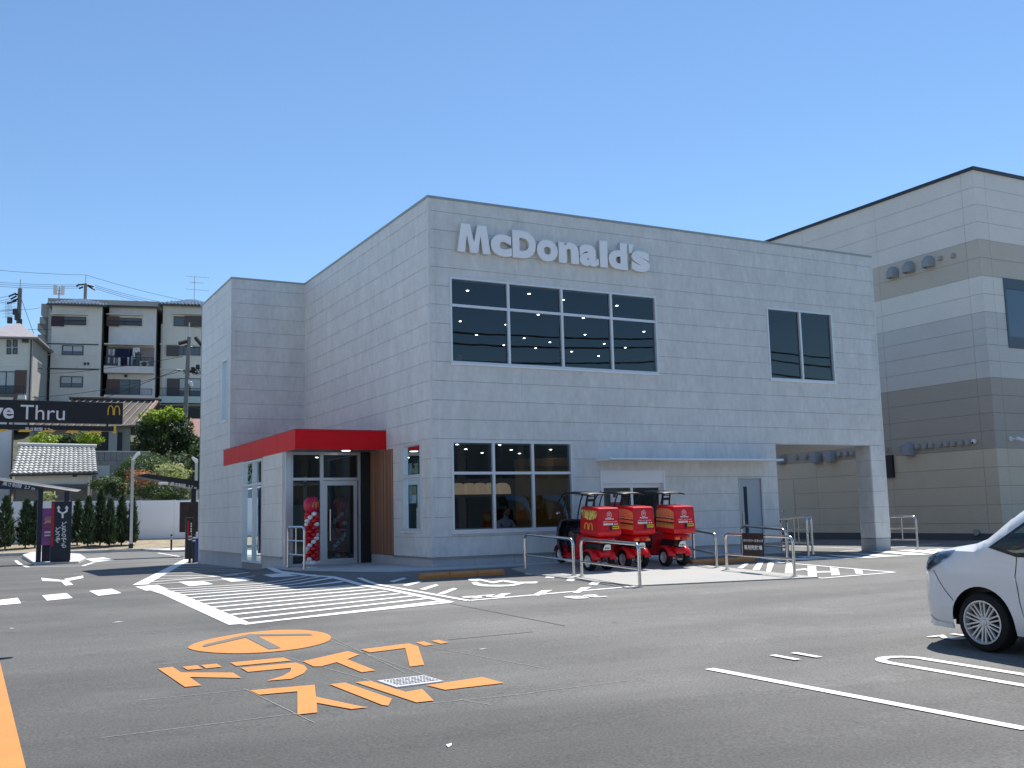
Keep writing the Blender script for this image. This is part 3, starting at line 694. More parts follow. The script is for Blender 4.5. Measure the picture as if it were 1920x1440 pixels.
# service door
mb = MB(); u0, u1 = 9.07, 9.90
for a, b, c, e in ((u0, u0+.04, -.15, 1.97), (u1-.04, u1, -.15, 1.97), (u0+.04, u1-.04, 1.93, 1.97)): mbox(mb, FR, a, b, -.1, .03, c, e)
dr = mb.build('service_door', m_alug, rb)
mb = MB()
for r in minus((u0+.045, u1-.045, -.13, 1.925), [(9.25, 9.38, .45, 1.72)]): mbox(mb, FR, r[0], r[1], -.045, -.01, r[2], r[3])
mb.build('leaf', mat('blue_grey_door', (.40, .44, .48), .45), dr)
mb = MB(); mbox(mb, FR, 9.25, 9.38, -.035, -.025, .45, 1.72); mb.build('slit_pane', mat('dark_pane', (.03, .05, .06), .08), dr)
mb = MB(); mbox(mb, FR, 9.17, 9.23, -.01, .015, .62, 1.0); mbox(mb, FR, 9.185, 9.215, .015, .06, .66, .70); mbox(mb, FR, 9.185, 9.31, .045, .065, .66, .69); mb.build('handle', m_steel, dr, bevel=.006)
# staff sliding door with shutter box
u0, u1, z1 = 4.60, 6.60, 2.155; mb = MB()
for a, b, c, e in ((u0, u0+.06, -.2, z1), (u1-.06, u1, -.2, z1), (u0+.06, u1-.06, z1-.05, z1)): mbox(mb, FR, a, b, -.12, .045, c, e)
sd = mb.build('sliding_door', m_sill, rb)
mb = MB(); mbox(mb, FR, u0+.06, u1-.06, -.1, .03, 1.83, z1-.05); mb.build('shutter_box', m_sill, sd)
for a, b, o in ((u0+.06, 5.62, -.03), (5.56, u1-.06, -.08)):
    mb = MB()
    for r in minus((a, b, -.15, 1.83), [(a+.07, b-.07, .02, 1.72)]): mbox(mb, FR, r[0], r[1], o-.03, o, r[2], r[3])
    lf = mb.build('door_leaf', m_sill, sd)
    mb = MB(); mb.add([FR(a+.06, o-.015, .01), FR(b-.06, o-.015, .01), FR(b-.06, o-.015, 1.73), FR(a+.06, o-.015, 1.73)], [(0, 1, 2, 3)]); mb.build('pane', m_glass, lf, raw=True)
mb = MB(); mbox(mb, FR, 4.62, 6.58, -1.6, -1.5, -.1, 2.1); mb.build('lobby_wall', mat('pale_lobby', (.60, .64, .64), .7), sd)
nt_ = MB(); mbox(nt_, FR, 4.92, 5.24, -.028, -.022, 1.28, 1.62); nb = nt_.build('notice', mat('notice_paper', (.75, .75, .75), .7), sd)
nt_ = MB(); mbox(nt_, FR, 4.92, 5.24, -.022, -.020, 1.28, 1.36); nt_.build('notice_band', mat('notice_red', (.45, .03, .03), .6), nb)
nt_ = MB().lathe([(0, 0), (.05, 0), (.05, .002), (0, .002)], (5.04, .0198, 1.52), 'y', 14); nt_.build('notice_dot', mat('notice_red', (.45, .03, .03), .6), nb)
# flat awning over the staff door
mb = MB(); mb.prism([(0, 2.46), (0, 2.39), (-.62, 2.385), (-.66, 2.40), (-.66, 2.43), (-.6, 2.445)], 'x', 4.5, 10.15)
mb.build('awning', mat('awning_metal', (.86, .87, .88), .35, .3), rb)
# ---------------------------------------------------------------- entrance
mb = MB(); CY0 = 2.85
mb.box(-W-.02, .0, CY0, YG+.0, 2.84, 2.86); mb.build('canopy_soffit', mat('canopy_soffit_grey', (.16, .15, .15), .5), rb)
cn = MB(); cn.box(-W-.01, 0, CY0+.03, D1-.03, 2.862, 3.28); cn.box(-W-.01, .0, D1-.03, 10.75, 2.862, 3.0); can = cn.build('canopy', m_red, rb)
ys = [CY0, 4.42, 5.9, 7.2, 8.6, 9.7, 10.75]
for a, b in zip(ys[:-1], ys[1:]):
    mb = MB(); mb.box(-W-.05, -W-.012, a+.003, b-.003, 2.83, 3.305); mb.build('fascia_panel', m_red, can, bevel=.004)
for a, b in ((-W-.05, 0.0),):
    mb = MB(); mb.box(a, b, CY0-.02, CY0+.029, 2.83, 3.305); mb.build('fascia_panel', m_red, can, bevel=.004)
mb = MB(); mb.box(-W-.06, .0, CY0-.03, CY0+.03, 3.306, 3.325); mb.box(-W-.06, -W+.02, CY0+.03, 10.75, 3.306, 3.325); mb.build('canopy_flashing', mat('red_flashing', (.45, .03, .03), .3, coat=.3), can)
mb = MB(); mb.lathe([(0, 0), (.11, 0), (.11, .012), (0, .012)], (-.9, 3.4, 2.826), seg=16); mb.build('downlight', m_lamp2, can)
ent = MB(); ent.box(-W-.012, -W+.15, 3.84, 4.078, -.12, 2.84); en = ent.build('entrance_column', m_alu, rb, bevel=.01)
def gl(px, py): return onY(px, py, YG)
mb = MB(); F = lambda u, o, z: (u, YG-o, z)
xa, xb, xm = -W+.16, -.32, -1.37
for r in ((xa, xa+.06, -.08, 2.83), (xb-.06, xb, -.08, 2.83), (xm-.045, xm+.045, -.08, 2.83)): mbox(mb, F, r[0], r[1], -.06, .06, r[2], r[3])
for a, b in ((xa+.06, xm-.045), (xm+.045, xb-.06)): mbox(mb, F, a, b, -.05, .05, 2.10, 2.17); mbox(mb, F, a, b, -.05, .05, 2.76, 2.83)
mbox(mb, F, xa+.06, xm-.045, -.05, .05, -.08, .0)
ef = mb.build('entrance_frame', m_alu, rb)
for a, b, c, e in ((xa+.05, xm-.04, 2.16, 2.77), (xm+.04, xb-.05, 2.16, 2.77), (xa+.05, xm-.04, -.02, 2.11)):
    mb = MB(); mb.add([F(a, 0, c), F(b, 0, c), F(b, 0, e), F(a, 0, e)], [(0, 1, 2, 3)]); mb.build('pane', m_glass, ef, raw=True)
mb = MB(); da, db = xm+.05, xb-.09
for r in minus((da, db, -.05, 2.09), [(da+.1, db-.09, .09, 1.97)]): mbox(mb, F, r[0], r[1], -.02, .045, r[2], r[3])
dd = mb.build('door', m_alu, ef)
mb = MB(); mb.add([F(da+.09, .01, .08), F(db-.08, .01, .08), F(db-.08, .01, 1.98), F(da+.09, .01, 1.98)], [(0, 1, 2, 3)]); mb.build('pane', m_glass, dd, raw=True)
mb = MB(); mb.tube([F(da+.16, .12, .55), F(da+.16, .12, 1.35)], .022, 10); mb.tube([F(da+.16, .04, .65), F(da+.16, .12, .65)], .012, 8); mb.tube([F(da+.16, .04, 1.25), F(da+.16, .12, 1.25)], .012, 8); mb.build('handle', m_steel, dd, smooth=True)
# black return panel and timber slat wall
mb = MB(); mb.box(xb, .0, YG-.03, YG+.05, -.1, 2.83); mb.build('return_panel', m_black, rb)
mb = MB(); mb.box(.0, .06, 2.37, YG, .17, 2.83); sw = mb.build('slat_backing', mat('slat_backing_brown', (.035, .02, .015), .7), rb)
ys_ = 2.40
while ys_ < YG-.06:
    mb = MB(); mb.box(-.045, -.001, ys_, ys_+.052, .18, 2.82); mb.build('slat', mat('brown_slat', (.34, .165, .10), .55, n=(8, .15), stretch=(1, 1, .05), objr=.28), sw); ys_ += .083
mb = MB(); mb.box(-.02, .05, 2.37, YG-.04, -.5, .17); mb.build('plinth', m_plin, rb)
# lobby behind the glass: inner doorway and back wall
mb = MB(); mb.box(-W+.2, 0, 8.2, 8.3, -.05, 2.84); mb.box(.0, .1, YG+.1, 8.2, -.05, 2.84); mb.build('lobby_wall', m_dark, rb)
mb = MB()
for x in (-1.9, -1.1): mb.box(x, x+.07, 6.4, 6.47, -.05, 2.3)
mb.box(-2.1, -.2, 6.4, 6.47, 2.05, 2.14); mb.build('inner_frame', m_alug, rb)
mb = MB(); mb.box(-1.95, -1.15, 5.6, 5.64, .0, 1.5); mb.build('lobby_poster', mat('poster_grey', (.32, .34, .34), .7), rb)
# ---------------------------------------------------------------- letter sign
sg = thing('letter_sign', 'big white three-dimensional letter sign high on the front wall', 'sign', (.69, -.02, 7.40))
m_let = mat('white_letter_face', (.92, .92, .93), .45)
m_ret = mat('letter_return', (.62, .60, .54), .5)
CAP = .695; Lz = 0.0
def letter(ch, x0, x1, h, drop=0, shear=0):
    me = text_mesh(ch, 1, extrude=.055, offset=.062 if ch == 'D' else .05)
    co = [v.co for v in me.vertices]; a, b = min(c.x for c in co), max(c.x for c in co); y0, y1 = min(c.y for c in co), max(c.y for c in co)
    for v in me.vertices:
        u = (v.co.x-a)/(b-a); t = (v.co.y-y0)/(y1-y0)
        v.co = Vector((x0+(x1-x0)*u, -.065-v.co.z, drop+h*t))
    me.materials.clear(); me.materials.append(m_let); me.materials.append(m_ret)
    for p in me.polygons: p.material_index = 0 if p.normal.y < -.9 or abs(p.normal.y) > .9 else 1
    o = bpy.data.objects.new('letter', me); COL.objects.link(o); o.parent = sg
Mx = [(0, 0), (.105, .70), (.34, .70), (.445, .26), (.545, .70), (.785, .70), (.89, 0), (.68, 0), (.63, .44), (.545, 0), (.345, 0), (.255, .44), (.20, 0)]
mb = MB(); mb.prism(Mx, 'y', -.12, -.01); o = mb.build('letter', m_let, sg); o.data.materials.append(m_ret)
for p in o.data.polygons: p.material_index = 0 if abs(p.normal.y) > .9 else 1
for ch, a, b, h, dz in (('c', .90, 1.475, .555, -.012), ('D', 1.50, 2.165, .70, 0), ('o', 2.19, 2.80, .56, -.012), ('n', 2.825, 3.42, .545, 0), ('a', 3.44, 4.02, .56, -.012), ('l', 4.06, 4.30, .705, 0), ('d', 4.33, 4.92, .715, -.012), ('s', 5.05, 5.64, .56, -.012)):
    letter(ch, a, b, h, dz)
mb = MB(); mb.prism([(4.985, .47), (5.06, .47), (5.125, .70), (4.985, .70)], 'y', -.12, -.01); mb.build('letter', m_let, sg)
# ================================================================ WHEEL STOPS
m_stop = mat('orange_rubber', (.52, .20, .045), .6, n=(6, .08), n2=(40, .08))
def wheel_stop(a, b, nblk, label):
    a, b = Vector((a[0], a[1])), Vector((b[0], b[1])); d = b-a; ang = math.atan2(d.y, d.x); Ln = d.length
    z = min(zg(a.x, a.y), zg(b.x, b.y), zg(a.x, a.y+.1))
    t = thing('wheel_stop', label, 'wheel stop', (a.x, a.y, z), ang, 'orange wheel stops by the front wall')
    n = Ln/nblk
    for i in range(nblk):
        x0, x1 = i*n+.006, (i+1)*n-.006
        mb = MB(); mb.prism([(-.0, -.01), (.16, -.01), (.16, .10), (.13, .125), (.05, .125), (.0, .06)], 'x', x0, x1)
        blk = mb.build('block', m_stop, t, bevel=.008)
        for k in range(2):
            mb = MB(); u0 = x0+.05+k*(n-.1)/2; u1 = u0+(n-.1)/2-.06
            mb.add([(u0, .003, .066), (u1, .003, .066), (u1, .044, .118), (u0, .044, .118)], [(0, 1, 2, 3)]); mb.map(lambda x, y, z: (x, y-.004, z+.003))
            mb.build('reflector_panel', mat('orange_stop_panel', (.52, .23, .06), .4), blk)
wheel_stop(G(790, 1087), G(947, 1077.5), 3, 'three-block orange wheel stop at the head of the wheelchair bay')
wheel_stop(G(1299, 1060), G(1419, 1052), 3, 'orange wheel stop right of the parked scooters below the blue-grey door')
# ================================================================ RAILINGS
def ubar(t, a, b, h, r=.024, rad=.12, mid=None, name='hoop'):
    """inverted-U tube from ground point a to b (local)"""
    a, b = Vector(a), Vector(b); d = (b-a); d.z = 0; Ln = d.length; d.normalize(); pts = [a+Vector((0, 0, -.05)), a+Vector((0, 0, h-rad))]
    for i in range(1, 7):
        th = pi/2*i/6; pts.append(a+d*(rad-rad*cos(th))+Vector((0, 0, h-rad+rad*sin(th))))
    for i in range(0, 7):
        th = pi/2*i/6; p = b-d*(rad-rad*sin(th)); pts.append(Vector((p.x, p.y, b.z+h-rad+rad*cos(th))))
    pts.append(b+Vector((0, 0, -.05)))
    MB().tube(pts, r, 12).build(name, m_steel, t, smooth=60)
    return d, Ln
def railing(pa, pb, h, bars, label, posts=(), r=.032, za=None):
    a, b = (G(*pa), G(*pb)) if len(pa) == 2 else (Vector(pa), Vector(pb))
    t = thing('railing', label, 'railing', a, group='stainless steel hoop railings')
    B = b-a; d, Ln = ubar(t, (0, 0, 0), B, h, r)
    for k in bars:
        MB().tube([Vector((0, 0, h*k)), B+Vector((0, 0, h*k))], r*.7, 8).build('crossbar', m_steel, t, smooth=60)
    for k in posts:
        p = B*k; MB().tube([p+Vector((0, 0, h*(min(bars) if bars else 0))), p+Vector((0, 0, h-.01))], r*.55, 8).build('upright', m_steel, t, smooth=60)
    for p in (Vector((0, 0, 0)), B): MB().lathe([(0, .024), (r*2, .024), (r*2, .036), (r*1.1, .04), (0, .04)], p, seg=14).build('base_plate', m_steel, t)
    return t, B
railing((985, 1068), (1076, 1081), .78, (.42,), 'steel hoop railing left of the leftmost scooter')
railing((1091, 1083), (1200, 1101), .78, (.42,), 'steel hoop railing standing in front of the leftmost scooter')
railing((1302, 1056), (1344, 1066), .78, (.42,), 'steel hoop railing right of the rightmost scooter')
t4r, B4 = railing((1363, 1070), (1490, 1083), .80, (.45,), 'steel hoop railing carrying the black notice plate')
railing((1393, 1046), (1476, 1055), .80, (.45,), 'steel hoop railing directly behind the one with the notice plate')
railing((1466, 1036), (1516, 1042), 1.0, (.30, .66), 'double-bar steel railing at the passage mouth', posts=(.55,))
railing((1478, 1034), (1524, 1040), 1.0, (.30, .66), 'rear double-bar steel railing at the passage mouth', posts=(.5,))
railing((1668, 1030), (1721, 1031), .98, (.30, .64), 'steel railing with cross bars against the right-hand pier', posts=(.5,), r=.030)
railing((-2.43, 3.3, -.07), (-2.37, 2.12, -.07), 1.0, (.34, .67), 'steel railing at the entrance beside the balloon column', posts=(.5,), r=.030)
# notice plate
pl = WL(t4r); u = B4.normalized(); pc = pl+B4*.40
ns = thing('notice_plate', 'black notice plate with white Japanese lettering tied to a railing', 'sign', (pc.x, pc.y, pc.z))
ang = math.atan2(B4.y, B4.x); ns.rotation_euler = (0, 0, ang)
mb = MB(); mb.box(-.24, .50, -.046, -.036, .36, .84); mb.build('plate', mat('black_plate', (.018, .016, .018), .45), ns)
text('lettering', 'デリバリースタッフ', .062, m_wsign, ns, (-.20, -.0475, .66), FACE_S, offset=.002, sx=1.25)
text('lettering', '専用駐輪場', .105, m_wsign, ns, (-.185, -.0475, .50), FACE_S, offset=.0018, sx=1.22)
# ================================================================ BALLOON COLUMNS
m_bred = mat('red_balloon', (.62, .008, .018), .35); m_bwht = mat('white_balloon', (.80, .80, .80), .35); m_foil = mat('magenta_foil', (.50, .008, .05), .3)
bl = {}
for nm, m in (('r', m_bred), ('w', m_bwht)):
    me = MB().ball((0, 0, 0), (.088, .066, .060), 10, 7).mesh('balloon'); me.materials.append(m); shade(me, 180); bl[nm] = me
def balloon_column(loc, label, s=1.0):
    t = thing('balloon_column', label, 'balloons', loc, group='balloon columns at the entrance'); t.scale = (s, s, s)
    for k in range(15):
        z = .12+k*.088; col = 'w' if k == 0 else None
        for q in range(4):
            a = q*pi/2+k*.80; c = 'w' if (q == 0 or k == 0 or (q == 2 and k % 5 == 1)) else 'r'
            o = bpy.data.objects.new('balloon', bl[c]); COL.objects.link(o); o.parent = t; o.location = (.118*cos(a), .118*sin(a), z); o.rotation_euler = (0, random.uniform(-.15, .15), a)
            if k == 0: o.scale = (1.5, 1.6, 1.0)
    MB().tube([(0, 0, 0), (0, 0, 1.5)], .012, 6).build('pole', m_wsign, t); MB().lathe([(0, 0), (.14, 0), (.14, .02), (0, .03)], (0, 0, 0), seg=16).build('base', m_wsign, t)
    mb = MB(); N = 20
    for i in range(11):
        th = pi*i/10
        for k in range(N):
            a = 2*pi*k/N; rr = .215*(1+.035*sin(k*pi+0)*(1-abs(cos(th)))) ; mb.v.append((rr*sin(th)*cos(a), rr*.85*sin(th)*sin(a), 1.58-.225*cos(th)))
    for i in range(10):
        for k in range(N): k2 = (k+1) % N; mb.f.append((i*N+k, i*N+k2, (i+1)*N+k2, (i+1)*N+k))
    big = mb.build('foil_balloon', m_foil, t, smooth=180)
    ar = arches(.15, .15, .12)
    def wrap(x, y, z):
        a = -pi/2+(x+.045)/.17; zz = 1.51+y; th = math.acos(max(-1, min(1, (1.58-zz)/.225))); r = .215*sin(th)+.008
        return (r*cos(a), r*.85*sin(a)-.003, zz)
    ar.map(wrap).build('emblem', mat('emblem_orange', (.80, .34, .04), .4), big)
    return t
balloon_column((-2.0, 2.75, -.05), 'red and white balloon column outside the glass, topped by a red foil balloon', .95)
p = onY(637, 1060, YG+.55); balloon_column((p.x, p.y, -.05), 'darker balloon column standing inside behind the glass door', .95)
# ================================================================ DELIVERY SCOOTERS
m_sred = mat('scooter_red_paint', (.64, .008, .014), .3, spec=.3, coat=.18); m_navy = mat('dark_navy_cowl', (.012, .018, .035), .25, coat=.5)
m_rub = mat('tyre_rubber', (.007, .007, .007), .85); m_rim = mat('alloy_rim', (.66, .65, .63), .38, .35); m_amb = mat('amber_lens', (.75, .20, .02), .25); m_plate = mat('number_plate', (.78, .78, .76), .5)
m_shield = glass_mat('clear_shield', (.88, .9, .9), 1.35)
m_bun = mat('bun_print', (.72, .37, .13), .5, n=(22, .25)); m_patty = mat('patty_print', (.10, .04, .02), .5, n=(30, .4)); m_let_ = mat('sauce_print', (.85, .72, .48), .5, n=(45, .5)); m_fry = mat('fries_print', (.85, .60, .14), .5, n=(14, .3)); m_lett = mat('lettuce_print', (.45, .36, .08), .5, n=(40, .4)); m_fryd = mat('fries_shade_print', (.45, .24, .04), .5)
def wheel(parent, c, r, wd, side=1, spokes=5):
    prof = [(r*.62, -wd*.45), (r*.80, -wd*.5), (r*.95, -wd*.42), (r, -wd*.2), (r, wd*.2), (r*.95, wd*.42), (r*.80, wd*.5), (r*.62, wd*.45)]
    wl = MB().lathe(prof, c, 'x', 24, closed=True).build('tyre', m_rub, parent, smooth=50)
    mb = MB().lathe([(0, -wd*.2), (r*.3, -wd*.25), (r*.42, -wd*.12), (r*.56, -wd*.30), (r*.64, -wd*.44), (r*.64, wd*.44), (r*.56, wd*.3), (r*.3, wd*.25), (0, wd*.2)], c, 'x', 20)
    mb.build('rim', m_rim, wl, smooth=35)
    return wl
def burger(mbx, fn):
    """flat print: stacked bands drawn into the box side; fn maps (u 0..1, v 0..1) to the surface"""
    def band(name, v0, v1, m, u0=.0, u1=1.0, dome=0, ruf=0, lift=.002):
        mb = MB(); n = 16
        top = []; bot = []
        for i in range(n+1):
            t = i/n; u = u0+(u1-u0)*t; e = abs(2*t-1)
            top.append((u, v1-dome*e**2.6-ruf*abs(sin(t*19+v0*50)))); bot.append((u, v0+ruf*.6*abs(sin(t*13+v1*40))))
        for i in range(n): mb.add([fn(*bot[i], lift), fn(*bot[i+1], lift), fn(*top[i+1], lift), fn(*top[i], lift)], [(0, 1, 2, 3)])
        mb.build('food_print', m, mbx)
    band('a', .10, .26, m_lett, ruf=.03); band('b', .0, .13, m_bun, .0, 1, 0, .0, .003); band('c', .24, .34, m_patty, .0, 1, 0, .02, .003); band('d', .33, .46, m_bun, .0, 1, .02, .0, .0035)
    band('e', .45, .53, m_patty, .0, 1, 0, .02, .004); band('f', .51, .60, m_let_, .0, 1, 0, .04, .0045); band('g', .585, .66, m_lett, .0, 1, 0, .03, .003); band('h', .63, 1.0, m_bun, .0, 1.0, .14, 0, .005)
def fries(mbx, fn):
    rr = random.Random(5)
    base_ = MB(); base_.add([fn(u, v, .0015) for u, v in ((.03, .99), (.95, .99), (.90, .72), (.74, .56), (.52, .50), (.28, .58), (.10, .76))], [tuple(range(7))]); base_.build('food_print', m_fryd, mbx, raw=True)
    for i in range(30):
        u = rr.uniform(.16, .84); lean = (u-.5)*.5+rr.uniform(-.25, .25); v0 = rr.uniform(.50, .62)+abs(u-.5)*.25; v1 = rr.uniform(.80, .98); wv = .032
        mb = MB(); l = .002+i*.0002
        mb.add([fn(u-wv, v0, l), fn(u+wv, v0, l), fn(u+lean*.4+wv, v1, l), fn(u+lean*.4-wv, v1, l)], [(0, 1, 2, 3)]); mb.build('food_print', m_fry if i % 3 else m_fryd, mbx)
def make_scooter(print_fn):
    t = thing('delivery_scooter', '', 'scooter', (0, 0, 0), group='red three-wheel delivery scooters')
    # wheels
    for s in (-1, 1): wheel(t, (s*.235, 0, .208), .208, .15)
    fw = wheel(t, (0, 1.36, .215), .215, .10)
    # rear body: fenders and bumper
    for s in (-1, 1):
        mb = MB(); n = 12; xi, xo = s*.13, s*.335
        for i in range(n+1):
            a = radians(12+158*i/n); r = .258+.02*sin(a); cy, cz = .0, .20
            for x, q in ((xi, 1.0), (s*.26, 1.02), (xo-.03*s, .97), (xo, .86)): mb.v.append((x, cy-r*q*cos(a)*1.02, cz+r*q*sin(a)))
        for i in range(n):
            for k in range(3): mb.f.append((i*4+k, i*4+k+1, (i+1)*4+k+1, (i+1)*4+k))
        f = mb.build('rear_fender', m_sred, t, smooth=60); sol = f.modifiers.new('s', 'SOLIDIFY'); sol.thickness = .012
    mb = MB(); mb.prism([(-.25, .30), (-.285, .36), (-.24, .45), (-.1, .475), (.1, .475), (.25, .42), (.27, .32), (.1, .31), (-.1, .31)], 'x', -.145, .145); mb.build('axle_cover', m_sred, t, bevel=.02)
    mb = MB(); mb.tube([(-.17, -.03, .19), (.17, -.03, .19)], .05, 10); mb.tube([(.0, -.10, .17), (.12, -.14, .17)], .035, 8); mb.build('axle', mat('bare_engine_metal', (.42, .42, .41), .4, .7, n=(30, .3)), t, smooth=50)
    mb = MB(); mb.prism([(-.20, .46), (-.24, .60), (.30, .60), (.36, .40), (.1, .44)], 'x', -.14, .14); mb.build('engine_cover', m_black, t, bevel=.02)
    mb = MB(); mb.prism([(-.30, .62), (-.36, .70), (-.33, .755), (.55, .76), (.62, .70), (.66, .40), (.62, .28), (.50, .28), (.42, .52), (.2, .61)], 'x', -.20, .20); mb.build('rear_cowl', m_sred, t, bevel=.03, smooth=30)
    mb = MB(); mb.box(-.06, .06, -.385, -.33, .655, .705); mb.build('tail_lamp', mat('red_lens', (.5, .01, .01), .2), t, bevel=.01)
    for s in (-1, 1):
        mb = MB(); mb.box(*(sorted((s*.09, s*.21))), -.365, -.30, .635, .695); mb.build('indicator', m_amb, t, bevel=.012)
    mb = MB(); mb.prism([(-.095, 0), (.095, 0), (.10, .03), (.075, .11), (.05, .125), (-.05, .125), (-.075, .11), (-.10, .03)], 'y', -.002, .002); mb.map(lambda x, y, z: (x, -.315+y-.25*(z), .475+z)); pt = mb.build('number_plate', m_plate, t)
    for i in range(3):
        mb = MB(); mb.box(-.06+i*.042, -.035+i*.042, -.006, -.003, .025, .06); mb.map(lambda x, y, z: (x, -.315+y-.25*z, .475+z)); mb.build('plate_digit', mat('plate_ink', (.03, .10, .05), .6), pt)
    mb = MB(); mb.tube([(.0, -.25, .47), (0, -.28, .56)], .02, 6); mb.build('plate_bracket', m_black, t)
    # floor, leg shield, front fender
    mb = MB(); mb.prism([(.5, .22), (.5, .30), (1.20, .30), (1.27, .24), (1.25, .18), (.6, .18)], 'x', -.19, .19); mb.build('floorboard', m_sred, t, bevel=.015)
    mb = MB(); n = 10; rows = [(.22, 1.10, .26, .10), (.40, 1.16, .32, .13), (.62, 1.20, .345, .15), (.82, 1.16, .345, .15), (.98, 1.10, .33, .14), (1.04, 1.06, .31, .12)]
    for z, y, hw, bul in rows:
        for i in range(n+1): a = -1+2*i/n; mb.v.append((hw*a, y+bul*2.2*(1-a*a)**.6-.18, z))
    m_ = n+1
    for j in range(len(rows)-1):
        for i in range(n): mb.f.append((j*m_+i, j*m_+i+1, (j+1)*m_+i+1, (j+1)*m_+i))
    c = mb.build('leg_shield', m_navy, t, smooth=60); sol = c.modifiers.new('s', 'SOLIDIFY'); sol.thickness = .03
    mb = MB(); n = 10
    for i in range(n+1):
        a = radians(10+160*i/n)
        for x in (-.075, 0, .075): mb.v.append((x, 1.36-.245*cos(a), .215+(.25 if x == 0 else .235)*sin(a)))
    for i in range(n):
        for k in range(2): mb.f.append((i*3+k, i*3+k+1, (i+1)*3+k+1, (i+1)*3+k))
    f = mb.build('front_fender', m_sred, t, smooth=60); sol = f.modifiers.new('s', 'SOLIDIFY'); sol.thickness = .012
    mb = MB(); mb.tube([(0, 1.36, .215), (0, 1.28, .55), (0, 1.12, .98)], .03, 8); mb.build('steering_column', m_black, t, smooth=60)
    # windscreen frame, shield, roof
    for s in (-1, 1):
        pts = [(s*.30, 1.16, 1.0), (s*.31, 1.14, 1.2), (s*.305, 1.05, 1.45), (s*.28, .92, 1.62), (s*.27, .80, 1.69)]
        MB().tube(pts, .016, 8).build('screen_post', m_black, t, smooth=60)
        MB().tube([(s*.30, 1.02, 1.02), (s*.30, .86, 1.28), (s*.285, .76, 1.55), (s*.26, .68, 1.68)], .013, 8).build('screen_post', m_black, t, smooth=60)
    mb = MB(); n = 8; rows = [(1.0, 1.19), (1.2, 1.17), (1.45, 1.07), (1.60, .95), (1.68, .82)]
    for z, y in rows:
        for i in range(n+1): a = -1+2*i/n; mb.v.append((.295*a, y+.09*(1-a*a), z))
    for j in range(len(rows)-1):
        for i in range(n): mb.f.append((j*(n+1)+i, j*(n+1)+i+1, (j+1)*(n+1)+i+1, (j+1)*(n+1)+i))
    mb.build('windscreen', m_shield, t, smooth=60, raw=True)
    mb = MB(); n = 8; rows = [(.92, 1.655), (.75, 1.70), (.4, 1.715), (.0, 1.705), (-.16, 1.695)]
    for y, z in rows:
        for i in range(n+1): a = -1+2*i/n; mb.v.append((.30*a, y, z-.035*a*a*a*a))
    for j in range(len(rows)-1):
        for i in range(n): mb.f.append((j*(n+1)+i, j*(n+1)+i+1, (j+1)*(n+1)+i+1, (j+1)*(n+1)+i))
    c = mb.build('roof', m_black, t, smooth=60); sol = c.modifiers.new('s', 'SOLIDIFY'); sol.thickness = .022
    for s in (-1, 1): MB().tube([(s*.10, .34, .74), (s*.10, .34, 1.45), (s*.095, .30, 1.70)], .018, 8).build('roof_post', m_black, t, smooth=60)
    mb = MB(); mb.box(-.09, .09, .325, .355, 1.50, 1.56); mb.box(-.09, .09, .325, .355, 1.60, 1.62); mb.build('post_brace', m_black, t, bevel=.005)
    # seat, handlebar, mirrors
    mb = MB(); mb.prism([(.34, .76), (.36, .86), (.45, .87), (.72, .85), (.78, .80), (.74, .76)], 'x', -.13, .13); mb.build('seat', mat('black_vinyl', (.02, .02, .022), .45), t, bevel=.03, smooth=40)
    MB().tube([(-.32, .86, 1.02), (-.2, .95, 1.03), (0, 1.04, 1.0), (.2, .95, 1.03), (.32, .86, 1.02)], .017, 8).build('handlebar', m_black, t, smooth=60)
    for s in (-1, 1):
        MB().tube([(s*.26, .93, 1.04), (s*.34, .96, 1.16)], .007, 6).build('mirror_stem', m_black, t)
        MB().ball((s*.37, .955, 1.19), (.055, .018, .04), 12, 8).build('mirror', m_steel, t, smooth=180)
    for o in t.children:
        if o.name.split('.')[0] in ('leg_shield', 'front_fender', 'steering_column', 'screen_post', 'windscreen', 'handlebar', 'mirror', 'mirror_stem', 'roof', 'seat') or (o.name.startswith('tyre') and o is fw): o.location.y += .15
    # delivery box
    z0, z1 = .775, 1.405
    def bx(u, v):    # outline at height fraction v
        w_ = .27+.03*min(1, v*6) if v < .2 else .30-.018*(v-.2)/.8
        return w_
    mb = MB(); rows = [(z0, .27, -.37, .28), (z0+.05, .30, -.425, .305), (z0+.11, .305, -.43, .31), (z0+.12, .297, -.418, .31), (1.34, .283, -.375, .30), (z1-.02, .275, -.36, .29), (z1, .25, -.33, .265)]
    for z, hw, y0, y1 in rows: mb.v += [(-hw, y0, z), (hw, y0, z), (hw, y1, z), (-hw, y1, z)]
    for j in range(len(rows)-1):
        for k in range(4): k2 = (k+1) % 4; mb.f.append((j*4+k, j*4+k2, (j+1)*4+k2, (j+1)*4+k))
    mb.f.append((3, 2, 1, 0)); o_ = (len(rows)-1)*4; mb.f.append((o_, o_+1, o_+2, o_+3))
    box = mb.build('delivery_box', m_sred, t, bevel=.018, smooth=25)
    za, zb = z0+.12, 1.34
    def left(u, v, l):      # u 0 (front) .. 1 (rear) on the left side
        z = za+(zb-za)*v*1.0; k = (z-za)/(zb-za); hw = .297-.014*k
        return (-hw-l-.001, .31-.01*k-u*(.728-.053*k), z)
    def rear(u, v, l):
        z = za+(zb-za)*v; k = (z-za)/(zb-za); hw = .297-.014*k
        return (-hw+u*2*hw, -.418+.043*k-l-.001, z)
    print_fn(box, left)
    # rear panel lines
    mb = MB()
    for a, b in (((.07, .03), (.93, .03)), ((.07, .97), (.93, .97))): 
        p, q = rear(*a, .0015), rear(*b, .0015); mb.add([p, q, (q[0], q[1], q[2]+.006), (p[0], p[1], p[2]+.006)], [(0, 1, 2, 3)])
